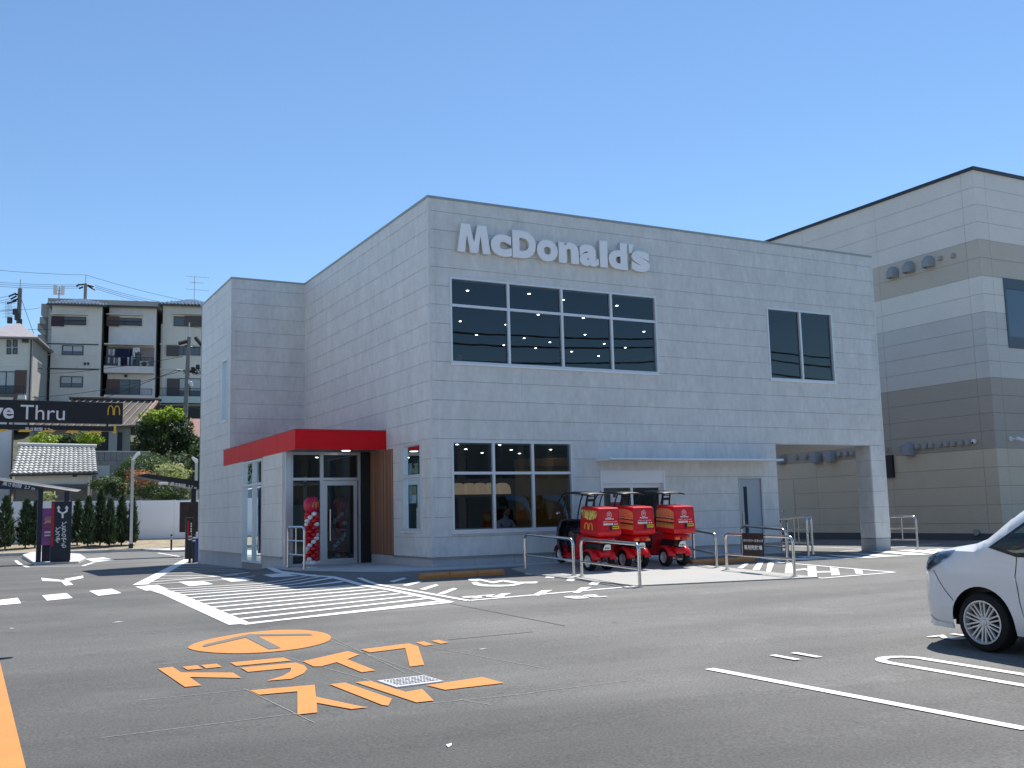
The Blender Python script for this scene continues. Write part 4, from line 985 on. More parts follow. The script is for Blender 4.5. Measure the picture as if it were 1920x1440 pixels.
    for u in (.07, .93):
        p, q = rear(u, .03, .0015), rear(u, .97, .0015); mb.add([p, q, (q[0]+.005, q[1], q[2]), (p[0]+.005, p[1], p[2])], [(0, 1, 2, 3)])
    mb.build('lid_seam', mat('dark_red_seam', (.16, .005, .01), .6), box)
    sl = math.atan2(.043, zb-za)
    def rt(body, u, v, size, m, nm='lettering', off=0.0, align='CENTER'):
        p = rear(u, v, .003); me = text_mesh(body, size, offset=off, align=align); me.transform(Matrix.Translation(p)@Matrix.Rotation(-sl, 4, 'X')@FACE_S)
        o = bpy.data.objects.new(nm, me); COL.objects.link(o); me.materials.clear(); me.materials.append(m); o.parent = box
    mb = MB(); n = 24
    for i in range(n):
        a, b = 2*pi*i/n, 2*pi*(i+1)/n; ro, ri = .062, .054
        mb.add([(ro*cos(a), ro*1.15*sin(a), 0), (ro*cos(b), ro*1.15*sin(b), 0), (ri*cos(b), ri*1.15*sin(b), 0), (ri*cos(a), ri*1.15*sin(a), 0)], [(0, 1, 2, 3)])
    place(mb, Matrix.Translation(rear(.50, .80, .003))@Matrix.Rotation(-sl, 4, 'X')@FACE_S).build('emblem', m_wsign, box)
    place(arches(.07, .062, .12), Matrix.Translation(rear(.50, .74, .003))@Matrix.Rotation(-sl, 4, 'X')@FACE_S).build('emblem', m_wsign, box)
    rt('McDelivery', .51, .57, .048, m_wsign, off=.0014); rt('ご注文はインターネットから', .52, .44, .030, m_wsign, off=.0008)
    mb = MB(); mb.add([rear(.22, .30, .002), rear(.66, .30, .002), rear(.66, .39, .002), rear(.22, .39, .002)], [(0, 1, 2, 3)]); st = mb.build('address_strip', m_plate, box, raw=True)
    rt('マクドナルド', .42, .325, .032, mat('grey_ink', (.25, .27, .35), .6), 'strip_lettering')
    for u in (.72, .82):
        mb = MB(); mb.add([rear(u, .31, .002), rear(u+.05, .31, .002), rear(u+.05, .37, .002), rear(u, .37, .002)], [(0, 1, 2, 3)]); mb.build('payment_mark', m_plate, box, raw=True)
    mb = MB(); mb.add([rear(.60, .11, .002), rear(.93, .11, .002), rear(.93, .25, .002), rear(.60, .25, .002)], [(0, 1, 2, 3)]); mb.build('yellow_sticker', mat('yellow_sticker', (.80, .60, .02), .5), box, raw=True)
    mb = MB(); mb.add([rear(.63, .155, .003), rear(.90, .155, .003), rear(.90, .205, .003), rear(.63, .205, .003)], [(0, 1, 2, 3)]); mb.build('sticker_text_bar', mat('sticker_ink', (.12, .09, .01), .6), box, raw=True)
    p = rear(.56, .17, 0); mb = MB(); mb.box(p[0]-.03, p[0]+.022, p[1]-.03, p[1]+.0, p[2]-.06, p[2]+.05); mb.build('latch', m_black, box, bevel=.008)
    return t, box, left
def fr_print(box, left):
    fries(box, left)
    ar = arches(.34, .46, .13)
    m4 = lambda x, y, z: left(.46+x, .03+y, .003)
    ar.map(m4).build('emblem', mat('emblem_gold', (.85, .52, .04), .4), box)
s1, _, _ = make_scooter(fr_print); s2, _, _ = make_scooter(burger)
s3 = dup(s2)
for o, pl_, pr_, lab, dz in ((s1, (1104, 1073), (1140, 1070), 'leftmost red delivery scooter, french fries printed on its box', 0), (s2, (1167, 1068), (1208, 1066), 'middle red delivery scooter with a burger printed on its box', 0), (s3, (1245, 1064), (1283, 1062), 'rightmost red delivery scooter, burger box side fully in view', 0)):
    a, b = G(*pl_), G(*pr_); c = (a+b)/2
    o.location = (c.x, c.y, zg(c.x, c.y)+.026); o['label'] = lab
    zf = zg(c.x, c.y+1.51); o.rotation_euler = (math.atan2(zf-zg(c.x, c.y), 1.51), 0, radians({0: 2, 1: 0, 2: -2}[[s1, s2, s3].index(o)]))
# ================================================================ MINIVAN
m_vw = mat('pearl_white_paint', (.72, .73, .74), .25, coat=.8); m_vg = glass_mat('car_glass', (.66, .72, .70), 1.5); m_trim = mat('black_trim', (.012, .012, .013), .4); m_lens = glass_mat('clear_lens', (.92, .94, .97), 1.6)
def make_van(label):
    t = thing('minivan', label, 'car', (0, 0, 0), group='minivans in the parking bays')
    HW = .85; Ln = 4.62
    OUT = [(.16, .20), (.10, .28), (.07, .45), (.08, .68), (.11, .86), (.19, .955), (.37, 1.01), (.62, 1.055), (.86, 1.10), (.99, 1.15), (1.33, 1.415), (1.68, 1.65), (1.92, 1.77), (2.15, 1.82), (2.8, 1.85), (3.6, 1.85), (4.2, 1.83), (4.42, 1.77), (4.50, 1.64), (4.58, 1.15), (4.62, .75), (4.62, .45), (4.56, .22)]
    WF, WR, RA = .95, 3.72, .365; WZ = .30
    def seg(p, a, b):
        ax, az = a; bx_, bz = b; dx, dz = bx_-ax, bz-az; tt = max(0, min(1, ((p[0]-ax)*dx+(p[1]-az)*dz)/(dx*dx+dz*dz))); return sqrt((p[0]-ax-dx*tt)**2+(p[1]-az-dz*tt)**2)
    def surf(s, z):
        x = HW
        if s < .75: x -= .24*((.75-s)/.68)**3.2
        if s > 4.2: x -= .10*((s-4.2)/.42)**2
        if z > 1.02: x -= .20*((z-1.02)/.80)**1.25
        if z < .45: x -= .05*((.45-z)/.25)**1.5
        x += .018*math.exp(-((z-.78)/.07)**2)*(1 if s > .5 else 0)
        d = min(seg((s, z), OUT[i], OUT[i+1]) for i in range(len(OUT)-1)); r = .13
        if d < r: k = 1-d/r; x -= .11*(1-sqrt(max(0, 1-k*k)))
        return x
    def arch(c, n=18, r=RA): return [(c+r*cos(pi-pi*i/n), WZ+r*sin(pi-pi*i/n)) for i in range(n+1)]
    low = [(.10, .20)]+[(WF-RA, .20)]+arch(WF)+[(WF+RA, .20), (WR-RA, .20)]+arch(WR)+[(WR+RA, .22), (4.56, .22)]
    poly = OUT+low[::-1][1:-1]
    def inside(p, pl_):
        c_ = False; j = len(pl_)-1
        for i in range(len(pl_)):
            (xi, yi), (xj, yj) = pl_[i], pl_[j]
            if (yi > p[1]) != (yj > p[1]) and p[0] < (xj-xi)*(p[1]-yi)/(yj-yi)+xi: c_ = not c_
            j = i
        return c_
    GL = [[(1.16, 1.085), (1.32, 1.195), (1.53, 1.335), (1.56, 1.04), (1.42, 1.015)], [(1.63, 1.40), (1.84, 1.53), (2.12, 1.615), (2.44, 1.645), (2.46, 1.03), (1.66, 1.03)], [(2.56, 1.65), (3.55, 1.65), (3.55, 1.06), (2.56, 1.035)], [(3.63, 1.65), (4.1, 1.61), (4.26, 1.48), (4.29, 1.11), (3.63, 1.065)]]
    def sheet(poly, fn, step=.10, eps=0.0, cuts=()):
        bm = bmesh.new(); vs = [bm.verts.new((p[0], p[1], 0)) for p in poly]; bm.faces.new(vs)
        bmesh.ops.triangulate(bm, faces=bm.faces[:])
        ss = [p[0] for p in poly]; zz = [p[1] for p in poly]
        q = math.floor(min(ss)/step)*step
        while q < max(ss):
            if q > min(ss): bmesh.ops.bisect_plane(bm, geom=bm.verts[:]+bm.edges[:]+bm.faces[:], plane_co=(q, 0, 0), plane_no=(1, 0, 0))
            q += step
        q = math.floor(min(zz)/step)*step
        while q < max(zz):
            if q > min(zz): bmesh.ops.bisect_plane(bm, geom=bm.verts[:]+bm.edges[:]+bm.faces[:], plane_co=(0, q, 0), plane_no=(0, 1, 0))
            q += step
        for c_ in cuts:
            for i in range(len(c_)):
                a, b = Vector(c_[i-1]), Vector(c_[i]); d = b-a
                near = [f for f in bm.faces if min(x[0] for x in c_)-.2 < f.calc_center_median().x < max(x[0] for x in c_)+.2 and f.calc_center_median().y > .9]
                ge = set(near)
                for f in near: ge.update(f.edges); ge.update(f.verts)
                bmesh.ops.bisect_plane(bm, geom=list(ge), plane_co=(a.x, a.y, 0), plane_no=(-d.y, d.x, 0))
        dead = [f for f in bm.faces if any(inside(f.calc_center_median()[:2], c_) for c_ in cuts)]
        bmesh.ops.delete(bm, geom=dead, context='FACES')
        mb = MB(); idx = {}
        for v in bm.verts: idx[v] = len(mb.v); mb.v.append((v.co.x, v.co.y, 0))
        for f in bm.faces: mb.f.append(tuple(idx[v] for v in f.verts))
        bm.free(); return mb
    # local frame: x across (left side = -x as the driver sees; camera side), y = -s (front at y=0), z up
    body = MB(); base = sheet(poly, surf, .085, cuts=GL)
    for sd in (-1, 1):
        body.add([(sd*surf(a, b), -a, b) for a, b, _ in base.v], base.f)
    # centre skin over nose, bonnet, roof and tail
    K = 10
    for i in range(len(OUT)):
        s, z = OUT[i]; xe = surf(s, z)
        for k in range(K+1):
            a = -1+2*k/K; cr = (1-a*a)
            nose = .13*cr if s < .3 else (.08*cr if s < .5 else (.04*cr*1 if 1.0 <= s <= 1.95 else 0))
            top = .035*cr if .3 <= s <= 4.3 else 0
            body.v.append((xe*a, -s+nose, z+top))
    o0 = len(body.v)-len(OUT)*(K+1)
    for i in range(len(OUT)-1):
        if 9 <= i <= 11: continue          # windscreen opening
        for k in range(K): body.f.append((o0+i*(K+1)+k, o0+i*(K+1)+k+1, o0+(i+1)*(K+1)+k+1, o0+(i+1)*(K+1)+k))
    ws = MB()
    for i in range(9, 13):
        s, z = OUT[i]; xe = surf(s, z)-.03
        for k in range(K+1): a = -1+2*k/K; cr = 1-a*a; ws.v.append((xe*a, -s+(.04*cr if 1.0 <= s <= 1.95 else 0), z+.035*cr))
    for i in range(3):
        for k in range(K): ws.f.append((i*(K+1)+k, i*(K+1)+k+1, (i+1)*(K+1)+k+1, (i+1)*(K+1)+k))
    bo = body.build('body', m_vw, t, smooth=38)
    ws.build('windscreen', m_vg, t, smooth=60, raw=True)
    mb = MB(); mb.box(-.74, .74, -4.5, -.55, .24, .34); mb.box(-.70, .70, -1.1, -.5, .3, .95); mb.build('underbody', m_trim, t)
    for c in (WF, WR):
        for sd in (-1, 1):
            mb = MB(); n = 14
            for i in range(n+1):
                a = pi*i/n
                for x in (HW-.30, HW-.035): mb.v.append((sd*x, -(c+(RA+.01)*cos(a)), WZ+(RA+.01)*sin(a)))
            for i in range(n): mb.f.append((i*2, i*2+1, i*2+3, i*2+2))
            mb.add([(sd*(HW-.30), -(c+(RA+.01)*cos(pi*i/n)), WZ+(RA+.01)*sin(pi*i/n)) for i in range(n+1)], [tuple(range(n+1))])
            mb.build('wheel_well', m_trim, t)
    def patch(name, pl_, m, eps, sides=(-1, 1), parent=bo, step=.085, cuts=()):
        b_ = sheet(pl_, surf, step, cuts=cuts); out = []
        for sd in sides:
            mb = MB(); mb.add([(sd*(surf(a, b)+eps), -a, b) for a, b, _ in b_.v], b_.f); out.append(mb.build(name, m, parent, smooth=60))
        return out
    glassA = [(1.13, 1.085), (1.30, 1.195), (1.52, 1.34), (1.60, 1.385), (1.57, 1.06), (1.42, 1.005)]
    patch('window_surround', [(1.08, 1.07), (1.30, 1.215), (1.55, 1.39), (1.80, 1.545), (2.1, 1.645), (2.6, 1.68), (3.6, 1.68), (4.15, 1.64), (4.32, 1.50), (4.36, 1.08), (3.5, 1.02), (2.4, .99), (1.40, .985)], m_trim, .004, cuts=GL)
    for g_ in GL:
        patch('side_window', g_, m_vg, .009)
    def seam(pts):
        for a, b in zip(pts[:-1], pts[1:]):
            a, b = Vector(a), Vector(b); d = (b-a).normalized(); n = Vector((-d.y, d.x))*.004; patch('panel_gap', [tuple(a-n), tuple(b-n), tuple(b+n), tuple(a+n)], m_trim, .0035, step=.12)
    seam([(1.40, .985), (1.38, .8), (1.40, .55), (1.45, .33), (1.47, .21)]); seam([(2.50, .99), (2.50, .25)]); seam([(3.60, 1.01), (3.62, .72)]); seam([(2.5, .99), (2.5, 1.68)])
    seam([(.36, .80), (.50, .62), (.62, .50)]); seam([(1.47, .34), (3.33, .34)])
    patch('headlight', [(.14, .84), (.20, .925), (.40, .985), (.62, 1.02), (.56, .95), (.42, .875), (.26, .80), (.16, .79)], m_lens, .010)
    patch('headlight_housing', [(.125, .84), (.20, .935), (.40, .995), (.66, 1.035), (.59, .945), (.44, .865), (.27, .785), (.14, .775)], mat('headlight_chrome', (.42, .46, .52), .16, .85), .004)
    patch('tail_lamp', [(4.30, .95), (4.36, 1.45), (4.50, 1.5), (4.55, .95)], mat('red_lens', (.5, .01, .01), .2), .006)
    patch('door_handle', [(2.28, .86), (2.44, .865), (2.44, .895), (2.28, .89)], m_vw, .022); patch('door_handle', [(2.58, .865), (2.74, .87), (2.74, .90), (2.58, .895)], m_vw, .022)
    # front face: grille, bumper intake, lip
    def nose(name, x0, za, zb, m, out=.006):
        mb = MB(); n = 12
        for z in (za, zb):
            j = max(i for i in range(6) if OUT[i][1] <= z); s0 = OUT[j]; s1_ = OUT[j+1]; k = (z-s0[1])/(s1_[1]-s0[1]); s = s0[0]+(s1_[0]-s0[0])*k; xe = surf(s, z)
            for i in range(n+1): x = -x0+2*x0*i/n; mb.v.append((x, -s+.13*(1-(x/xe)**2)+out, z))
        for i in range(n): mb.f.append((i, i+1, n+1+i+1, n+1+i))
        mb.build(name, m, bo)
    nose('grille', .40, .70, .83, m_trim); nose('air_intake', .38, .34, .50, m_trim); nose('number_plate', .17, .53, .66, m_plate, .014)
    lip = []
    for sd in (-1, 1):
        mb = MB(); pts = [(.58, .215), (.30, .20), (.16, .185), (.08, .19), (.09, .25), (.16, .31), (.34, .26), (.58, .25)]
        b_ = sheet(pts, surf, .1); mb.add([(sd*(surf(a, max(b, .24))+.014), -a, b) for a, b, _ in b_.v], b_.f); mb.build('bumper_lip', m_vw, bo, smooth=60)
    for sd in (-1, 1):
        mb = MB(); mb.ball((sd*(HW+.09), -1.78, 1.10), (.10, .07, .085), 12, 8); mb.build('door_mirror', m_vw, bo, smooth=180)
        mb = MB(); mb.tube([(sd*(HW-.06), -1.74, 1.04), (sd*(HW+.05), -1.78, 1.06)], .025, 8); mb.build('mirror_arm', m_trim, bo)
    # cabin
    m_seat = mat('seat_cloth', (.16, .15, .14), .9)
    mb = MB(); mb.box(-.72, .72, -1.5, -1.05, .8, 1.03); mb.build('dashboard', m_trim, t, bevel=.03)
    for x in (-.38, .38):
        for y in (-2.35, -3.3): mb = MB(); mb.box(x-.25, x+.25, y, y+.5, .55, .72); mb.box(x-.24, x+.24, y-.12, y+.02, .68, 1.28); mb.box(x-.12, x+.12, y-.1, y+.0, 1.30, 1.5); mb.build('seat', m_seat, t, bevel=.04)
    MB().tube([(.38+.17*cos(a), -1.62-.06*sin(a), 1.02+.16*sin(a)) for a in [2*pi*i/16 for i in range(16)]], .015, 6, closed=True).build('steering_wheel', m_trim, t)
    # wheels
    for c in (WF, WR):
        for sd in (-1, 1):
            cx_ = sd*(HW-.115); wd = .20; r = .302
            ty = MB().lathe([(r*.70, -wd*.5), (r*.85, -wd*.54), (r*.96, -wd*.46), (r, -wd*.3), (r, wd*.3), (r*.96, wd*.46), (r*.85, wd*.54), (r*.70, wd*.5)], (cx_, -c, r), 'x', 40, closed=True).build('tyre', m_rub, t, smooth=40)
            fx = cx_+sd*wd*.5
            mb = MB().lathe([(r*.71, 0), (r*.735, .012), (r*.69, .014), (r*.655, -.012), (r*.655, -.12), (r*.69, -.12)], (0, 0, 0), 'x', 36, closed=True)
            for k in range(10):
                for dl_ in (-1, 1):
                    a0 = 2*pi*k/10; a1 = a0+dl_*.20; q = .012; r0, r1 = r*.16, r*.675
                    p0 = Vector((0, r0*cos(a0), r0*sin(a0))); p1 = Vector((0, r1*cos(a1), r1*sin(a1))); d = (p1-p0).normalized(); nn = Vector((0, -d.z, d.y))*.0072
                    f_, bk_ = Vector((.0, 0, 0)), Vector((-.028, 0, 0)); dsh = Vector((-.018, 0, 0))
                    vs = [p0-nn*1.2+dsh, p1-nn, p1+nn, p0+nn*1.2+dsh]
                    mb.add([v+f_ for v in vs]+[v+bk_ for v in vs], [(0,1,2,3),(7,6,5,4),(0,1,5,4),(1,2,6,5),(2,3,7,6),(3,0,4,7)])
            mb.lathe([(0, -.008), (r*.10, -.010), (r*.13, -.020), (r*.20, -.024), (r*.20, -.05), (0, -.05)], (0, 0, 0), 'x', 24)
            mb.map(lambda x, y, z: (fx+sd*x, -c+y, r+z)); rim = mb.build('rim', m_rim, ty, smooth=35)
            mb = MB().lathe([(0, 0), (r*.645, 0), (r*.645, .008), (0, .008)], (fx-sd*.062, -c, r), 'x', 24); mb.build('brake_shade_disc', mat('brake_shade_dark', (.025, .025, .026), .5, .3), ty)  # near-black brake disc, its colour painting shade into the gaps between spokes
            mb = MB()
            for k in range(5): a = 2*pi*k/5+.3; mb.lathe([(0, 0), (.013, 0), (.013, .02), (0, .02)], (fx-sd*.045, -c+r*.25*cos(a), r+r*.25*sin(a)), 'x', 8)
            mb.build('wheel_nut', m_trim, ty)
    return t
van = make_van('white minivan parked at the right edge with its multi-spoke front wheel in view')
g = G(1845, 1223)
hub_y = onX(1845, 1168, g.x).y
van.location = (g.x+.85-.015, hub_y+.95+.02, zg(g.x, hub_y+.97)); van.rotation_euler = (radians(1.03), 0, 0)
# ================================================================ TAN BUILDING ON THE RIGHT
TX, TY, TZ = 23.54, 2.72, 13.6
tb = thing('panel_clad_building', 'tall beige building with stacked colour bands behind the restaurant', 'building', (TX, TY, 0))
bands = [(10.91, 'pale_beige_panel', (.80, .745, .69)), (9.52, 'taupe_panel', (.60, .53, .44)), (8.16, 'cream_panel', (.80, .755, .68)), (5.70, 'cool_grey_panel', (.63, .61, .565)), (3.10, 'dark_taupe_panel', (.43, .385, .325)), (-.3, 'khaki_panel', (.66, .56, .42))]
zt = TZ; DT, WT = 24, 16
core = MB().box(0, WT, 0, DT, -.6, TZ-.1).build('wall', mat('panel_joint', (.22, .21, .20), .9), tb)
tw = (1.16, 3.9, 6.86, 9.53)
for zb, nm, c in bands:
    n = max(1, round((zt-zb)/.685)); h = (zt-zb)/n; m = mat(nm, c, .7, n=(.8, .04), n2=(14, .04), objr=.02, bump=.02)
    for i in range(n):
        a, b = zb+i*h+.006, zb+(i+1)*h-.006
        if a < -.25: a = -.5
        for y0, y1 in ((-.02, .55), (.55, 4.75), (4.75, 8.95), (8.95, 13.15), (13.15, 18), (18, DT)):
            mb = MB(); mb.box(-.02, -.001, y0+(.006 if y0 > 0 else 0), y1-.006, a, b); mb.build('wall_panel', m, core)
        for x0, x1 in ((0, .6), (.6, 5.4), (5.4, 10.5), (10.5, WT)):
            rs = minus((x0+(.006 if x0 else .0005), x1-.006, a, b), [tw])
            for cl_ in clusters(rs):
                mb = MB()
                for r in cl_: mb.box(r[0], r[1], -.02, -.001, r[2], r[3])
                mb.build('wall_panel', m, core)
    zt = zb
mb = MB(); mb.box(-.10, WT, -.10, DT, TZ-.02, TZ+.10); mb.build('coping', mat('dark_blue_coping', (.02, .03, .045), .4), tb)
mb = MB()
for r in minus((tw[0], tw[1], tw[2], tw[3]), [(tw[0]+.10, tw[0]+1.28, tw[2]+.42, tw[3]-.40), (tw[0]+1.38, tw[1]-.1, tw[2]+.42, tw[3]-.40)]): mb.box(r[0], r[1], -.05, -.002, r[2], r[3])
wn = mb.build('window', mat('navy_window_frame', (.05, .075, .11), .4), tb)
for a, b in ((tw[0]+.09, tw[0]+1.29), (tw[0]+1.37, tw[1]-.09)):
    mb = MB(); mb.box(a, b, -.02, -.012, tw[2]+.41, tw[3]-.39); mb.build('pane', mat('blue_grey_pane', (.10, .14, .17), .05, .3), wn)  # glossy panes in one even blue-grey colour
# vent hoods
m_vent = mat('vent_hood_grey', (.30, .32, .34), .5); m_vent2 = mat('vent_hood_taupe', (.38, .36, .33), .5)
def hood(y, z, r, m):
    mb = MB(); n = 10; h = r*2.1; d = r*1.5
    sec = [(-r, -h/2)]+[(-r*cos(pi*i/n), h/2-r+r*sin(pi*i/n)) for i in range(n+1)]+[(r, -h/2)]
    out = []
    for k, (dx, sc) in enumerate(((.0, 1), (.6, .98), (1, .72))):
        for u, v in sec: mb.v.append((-.02-d*dx, (y-TY)+u*sc, z+(v-(-h/2))*sc-h/2))
    N = len(sec)
    for k in range(2):
        for i in range(N-1): mb.f.append((k*N+i, k*N+i+1, (k+1)*N+i+1, (k+1)*N+i))
    mb.f.append(tuple(2*N+i for i in range(N)))
    o = mb.build('vent_hood', m, tb, smooth=50)
for px, py in ((1678, 511), (1708, 501), (1745, 491)): p = onX(px, py, TX); hood(p.y, p.z, .22, m_vent)
for px, py in ((1765, 484), (1789, 479)): p = onX(px, py, TX); hood(p.y, p.z, .085, m_vent2)
for px in (1664, 1692, 1723, 1737, 1748, 1764, 1777, 1790, 1804, 1818): p = onX(px, 842-(px-1660)*.085, TX); hood(p.y, p.z, .10, m_vent2)
for px, py in ((1709, 842), (1468, 858), (1535, 857), (1562, 855)): p = onX(px, py, TX); hood(p.y, p.z, .24, m_vent)
for px, py in ((1495, 857), (1513, 856), (1551, 853), (1576, 851), (1589, 850), (1600, 849)): p = onX(px, py, TX); hood(p.y, p.z, .10, m_vent2)
p = onX(1834, 998, TX); MB().lathe([(0, 0), (.12, 0), (.12, .1), (.05, .12), (0, .12)], (-.14, p.y-TY, p.z), 'x', 12).build('wall_tap_box', m_vent2, tb)
p = onX(1665, 875, TX); MB().box(-.16, -.02, p.y-TY-.35, p.y-TY+.3, p.z-.45, p.z+.45).build('wall_grille', m_black, tb)
# camera on each face
p = onX(1830, 828, TX); mb = MB(); mb.ball((-.12, p.y-TY, p.z), .10, 14, 9); cmr = mb.build('security_camera', m_wsign, tb, smooth=180); MB().ball((-.19, p.y-TY, p.z-.04), .045, 10, 7).build('lens', m_black, cmr, smooth=180)
p = onY(1893, 823, TY); mb = MB(); mb.lathe([(0, 0), (.09, 0), (.09, .05), (0, .05)], (p.x-TX, -.07, p.z), 'y', 14); mb.tube([(p.x-TX, -.07, p.z), (p.x-TX+.14, -.2, p.z-.02)], .03, 8); mb.tube([(p.x-TX+.08, -.2, p.z+.02), (p.x-TX+.45, -.34, p.z-.09)], .065, 10); mb.build('security_camera', m_wsign, tb, smooth=50)
# door seen through the passage
p0, p1 = onX(1458, 900, TX), onX(1495, 1010, TX)
mb = MB(); mb.box(-.045, -.02, p1.y-TY, p0.y-TY, -.2, onX(1475, 901, TX).z); dro = mb.build('side_door', mat('khaki_door', (.64, .55, .43), .5), tb)
MB().box(-.09, -.045, p0.y-TY-.35, p0.y-TY-.25, .95, 1.05).build('handle', m_steel, dro)
mb = MB(); mb.box(-.05, .0, .02, DT, -.5, .02); mb.box(-.05, WT, -.05, .02, -.5, .02); mb.build('plinth', mat('dark_plinth', (.10, .105, .115), .8), tb)
# ================================================================ DRIVE-THRU FURNITURE (left)
m_nv = mat('navy_sign_face', (.010, .018, .032), .4); m_blk = mat('black_sign_face', (.012, .013, .016), .45); m_post = mat('navy_post', (.018, .022, .045), .45)
GY = -8.3
a, b, c, e = onY(230, 757, GY), onY(230, 795, GY), onY(0, 752, GY), onY(0, 791, GY)
xr = a.x; zt_, zb_ = a.z+.005, b.z-.005
gt = thing('drive_thru_gate', 'black overhead drive-thru gate sign reaching in from the left', 'sign', (-11.3, GY, zg(-11.3, GY)))
mb = MB(); mb.box(-11.6, xr, GY-.05, GY+.05, zb_, zt_); pn = mb.build('sign_panel', m_blk, gt, world=True, bevel=.004)
L_ = WL(gt)
def gtext(s, px, py_base, h, name='lettering', off=0):
    p = onY(px, py_base, GY-.05); text(name, s, h, m_wsign, pn, (p.x-L_.x, GY-.052-L_.y, p.z-L_.z), FACE_S, offset=off)
hcap = (onY(60, 757, GY).z-onY(60, 786, GY).z)
gtext('Thru', 37, 786, hcap*1.36); 
me = text_mesh('Drive', hcap*1.36, offset=.006, align='RIGHT'); p = onY(26, 784, GY-.05); me.transform(Matrix.Translation((p.x-L_.x, GY-.052-L_.y, p.z-L_.z))@FACE_S); o = bpy.data.objects.new('lettering', me); COL.objects.link(o); me.materials.clear(); me.materials.append(m_wsign); o.parent = pn
p = onY(212, 779, GY); ww = onY(224, 779, GY).x-onY(200.5, 779, GY).x; hh = onY(212, 761, GY).z-p.z
place(arches(hh, ww, .11, .01), Matrix.Translation((p.x-L_.x, GY-.055-L_.y, p.z-L_.z))@FACE_S).build('emblem', m_yell, pn)
pz0, pz1 = onY(217, 812, GY).z, onY(217, 800, GY).z; xe = onY(217, 806, GY).x
mb = MB(); mb.box(-11.2, xe-.03, GY-.04, GY+.04, pz0+.02, pz1); br = mb.build('height_bar', m_blk, gt, world=True)
for k in range(14):
    x0 = xe-.03-(k+1)*.26
    mb = MB(); mb.prism([(x0-.02, pz0), (x0+.11, pz0), (x0+.13, pz0+.0205), (x0, pz0+.0205)], 'y', GY-.045, GY+.045); mb.build('hazard_stripe', m_yell, br, world=True)
mb = MB(); mb.box(xe-.029, xe, GY-.045, GY+.045, pz0, pz1+.015); mb.build('bar_end', m_yell, br, world=True)
p = onY(46, 808, GY); text('lettering', '高さ制限 2.7m', (pz1-pz0)*.62, m_wsign, br, (p.x-L_.x, GY-.042-L_.y, p.z-L_.z), FACE_S, offset=.0008)
for x in (xe-.10, xe-1.2, -10.6): MB().tube([(x, GY, pz1-.01), (x, GY, zb_+.02)], .012, 6).build('hanger', m_black, gt, world=True)
mb = MB(); mb.box(-11.42, -11.2, GY-.1, GY+.1, zg(-11.3, GY)-.05, zt_); mb.build('post', m_blk, gt, world=True, bevel=.01)
mb = MB(); mb.box(-11.6, -11.0, GY-.3, GY+.3, zg(-11.3, GY)-.1, zg(-11.3, GY)+.12); mb.build('footing', m_kerb, gt, world=True)
# white wall pillar seen under the gate is part of the tiled house further back
# ---- traffic island with the two order lanes
IY = 27.0
isl = [G(*q) for q in Z((0, 880), 8, [(330, 1330), (520, 1440), (1180, 1410), (1290, 1360), (1200, 1310), (480, 1290)])]
cen = sum(isl, Vector())/len(isl)
mb = MB(); mb.prism([(q.x, q.y) for q in isl], 'z', zg(cen.x, cen.y)-.1, zg(cen.x, cen.y)+.13)
ki = mb.build('traffic_island', m_kerb, None, bevel=.03); tag(ki, kind='structure')
line('island_line', Z((0, 880), 8, [(235, 1370), (300, 1425), (420, 1470), (1240, 1452), (1400, 1400)]), .14)
paint('lane_mark', [Z((0, 900), 4.8, [(770, 712), (930, 698), (1035, 720), (850, 742)])]); line('lane_line', [(296, 1037), (352, 1046)], .14)
IZ = zg(cen.x, cen.y)+.125
# direction sign
pb = G(115, 1051); DYs = isl[1].y+.35
x0, x1 = onY(95, 1000, DYs).x, onY(133, 1000, DYs).x; zt2 = onY(115, 940, DYs).z
ds = thing('direction_sign', 'upright dark blue direction sign with a forked white arrow', 'sign', ((x0+x1)/2, DYs, IZ))
mb = MB(); mb.box(x0, x1, DYs-.10, DYs+.14, IZ+.05, zt2); sp = mb.build('sign_body', m_nv, ds, world=True, bevel=.01)
mb = MB(); mb.box(x0+.02, x1-.02, DYs-.08, DYs+.12, IZ, IZ+.05); mb.build('base', m_black, ds, world=True)
rz0 = onY(97, 1024, DYs).z; mb = MB(); mb.box(x0+.008, x0+.012+(x1-x0)*.115, DYs-.106, DYs-.098, rz0, zt2-.06); mb.build('red_band', mat('sign_red', (.45, .01, .02), .4), sp, world=True)
Ls = WL(ds)
def dsp(px, py): q = onY(px, py, DYs-.105); return (q.x, q.z)
mb = MB()
for pl_ in ([(115.6, 971.5), (115.6, 963.5), (108.2, 959.5), (108.2, 953), (111.4, 953), (111.4, 957.6), (117.3, 961), (123.4, 957.6), (123.4, 953), (126.8, 953), (126.8, 959.5), (119.2, 963.5), (119.2, 971.5)],
             [(106.2, 953.2), (109.8, 947.8), (113.6, 953.2)], [(121.4, 953.2), (125.0, 947.8), (129.0, 953.2)]):
    mb.prism([dsp(*q) for q in pl_], 'y', DYs-.106, DYs-.1005)
mb.build('forked_arrow', m_wsign, sp, world=True)
for s, px, py0 in (('どちらでも', 119.0, 987), ('どうぞ', 107.5, 997)):
    for i, ch in enumerate(s):
        q = dsp(px, py0+i*9.9); text('lettering', ch, .215, m_wsign, sp, (q[0]-.10-Ls.x, DYs-.1065-Ls.y, q[1]-Ls.z), FACE_S, offset=.003)
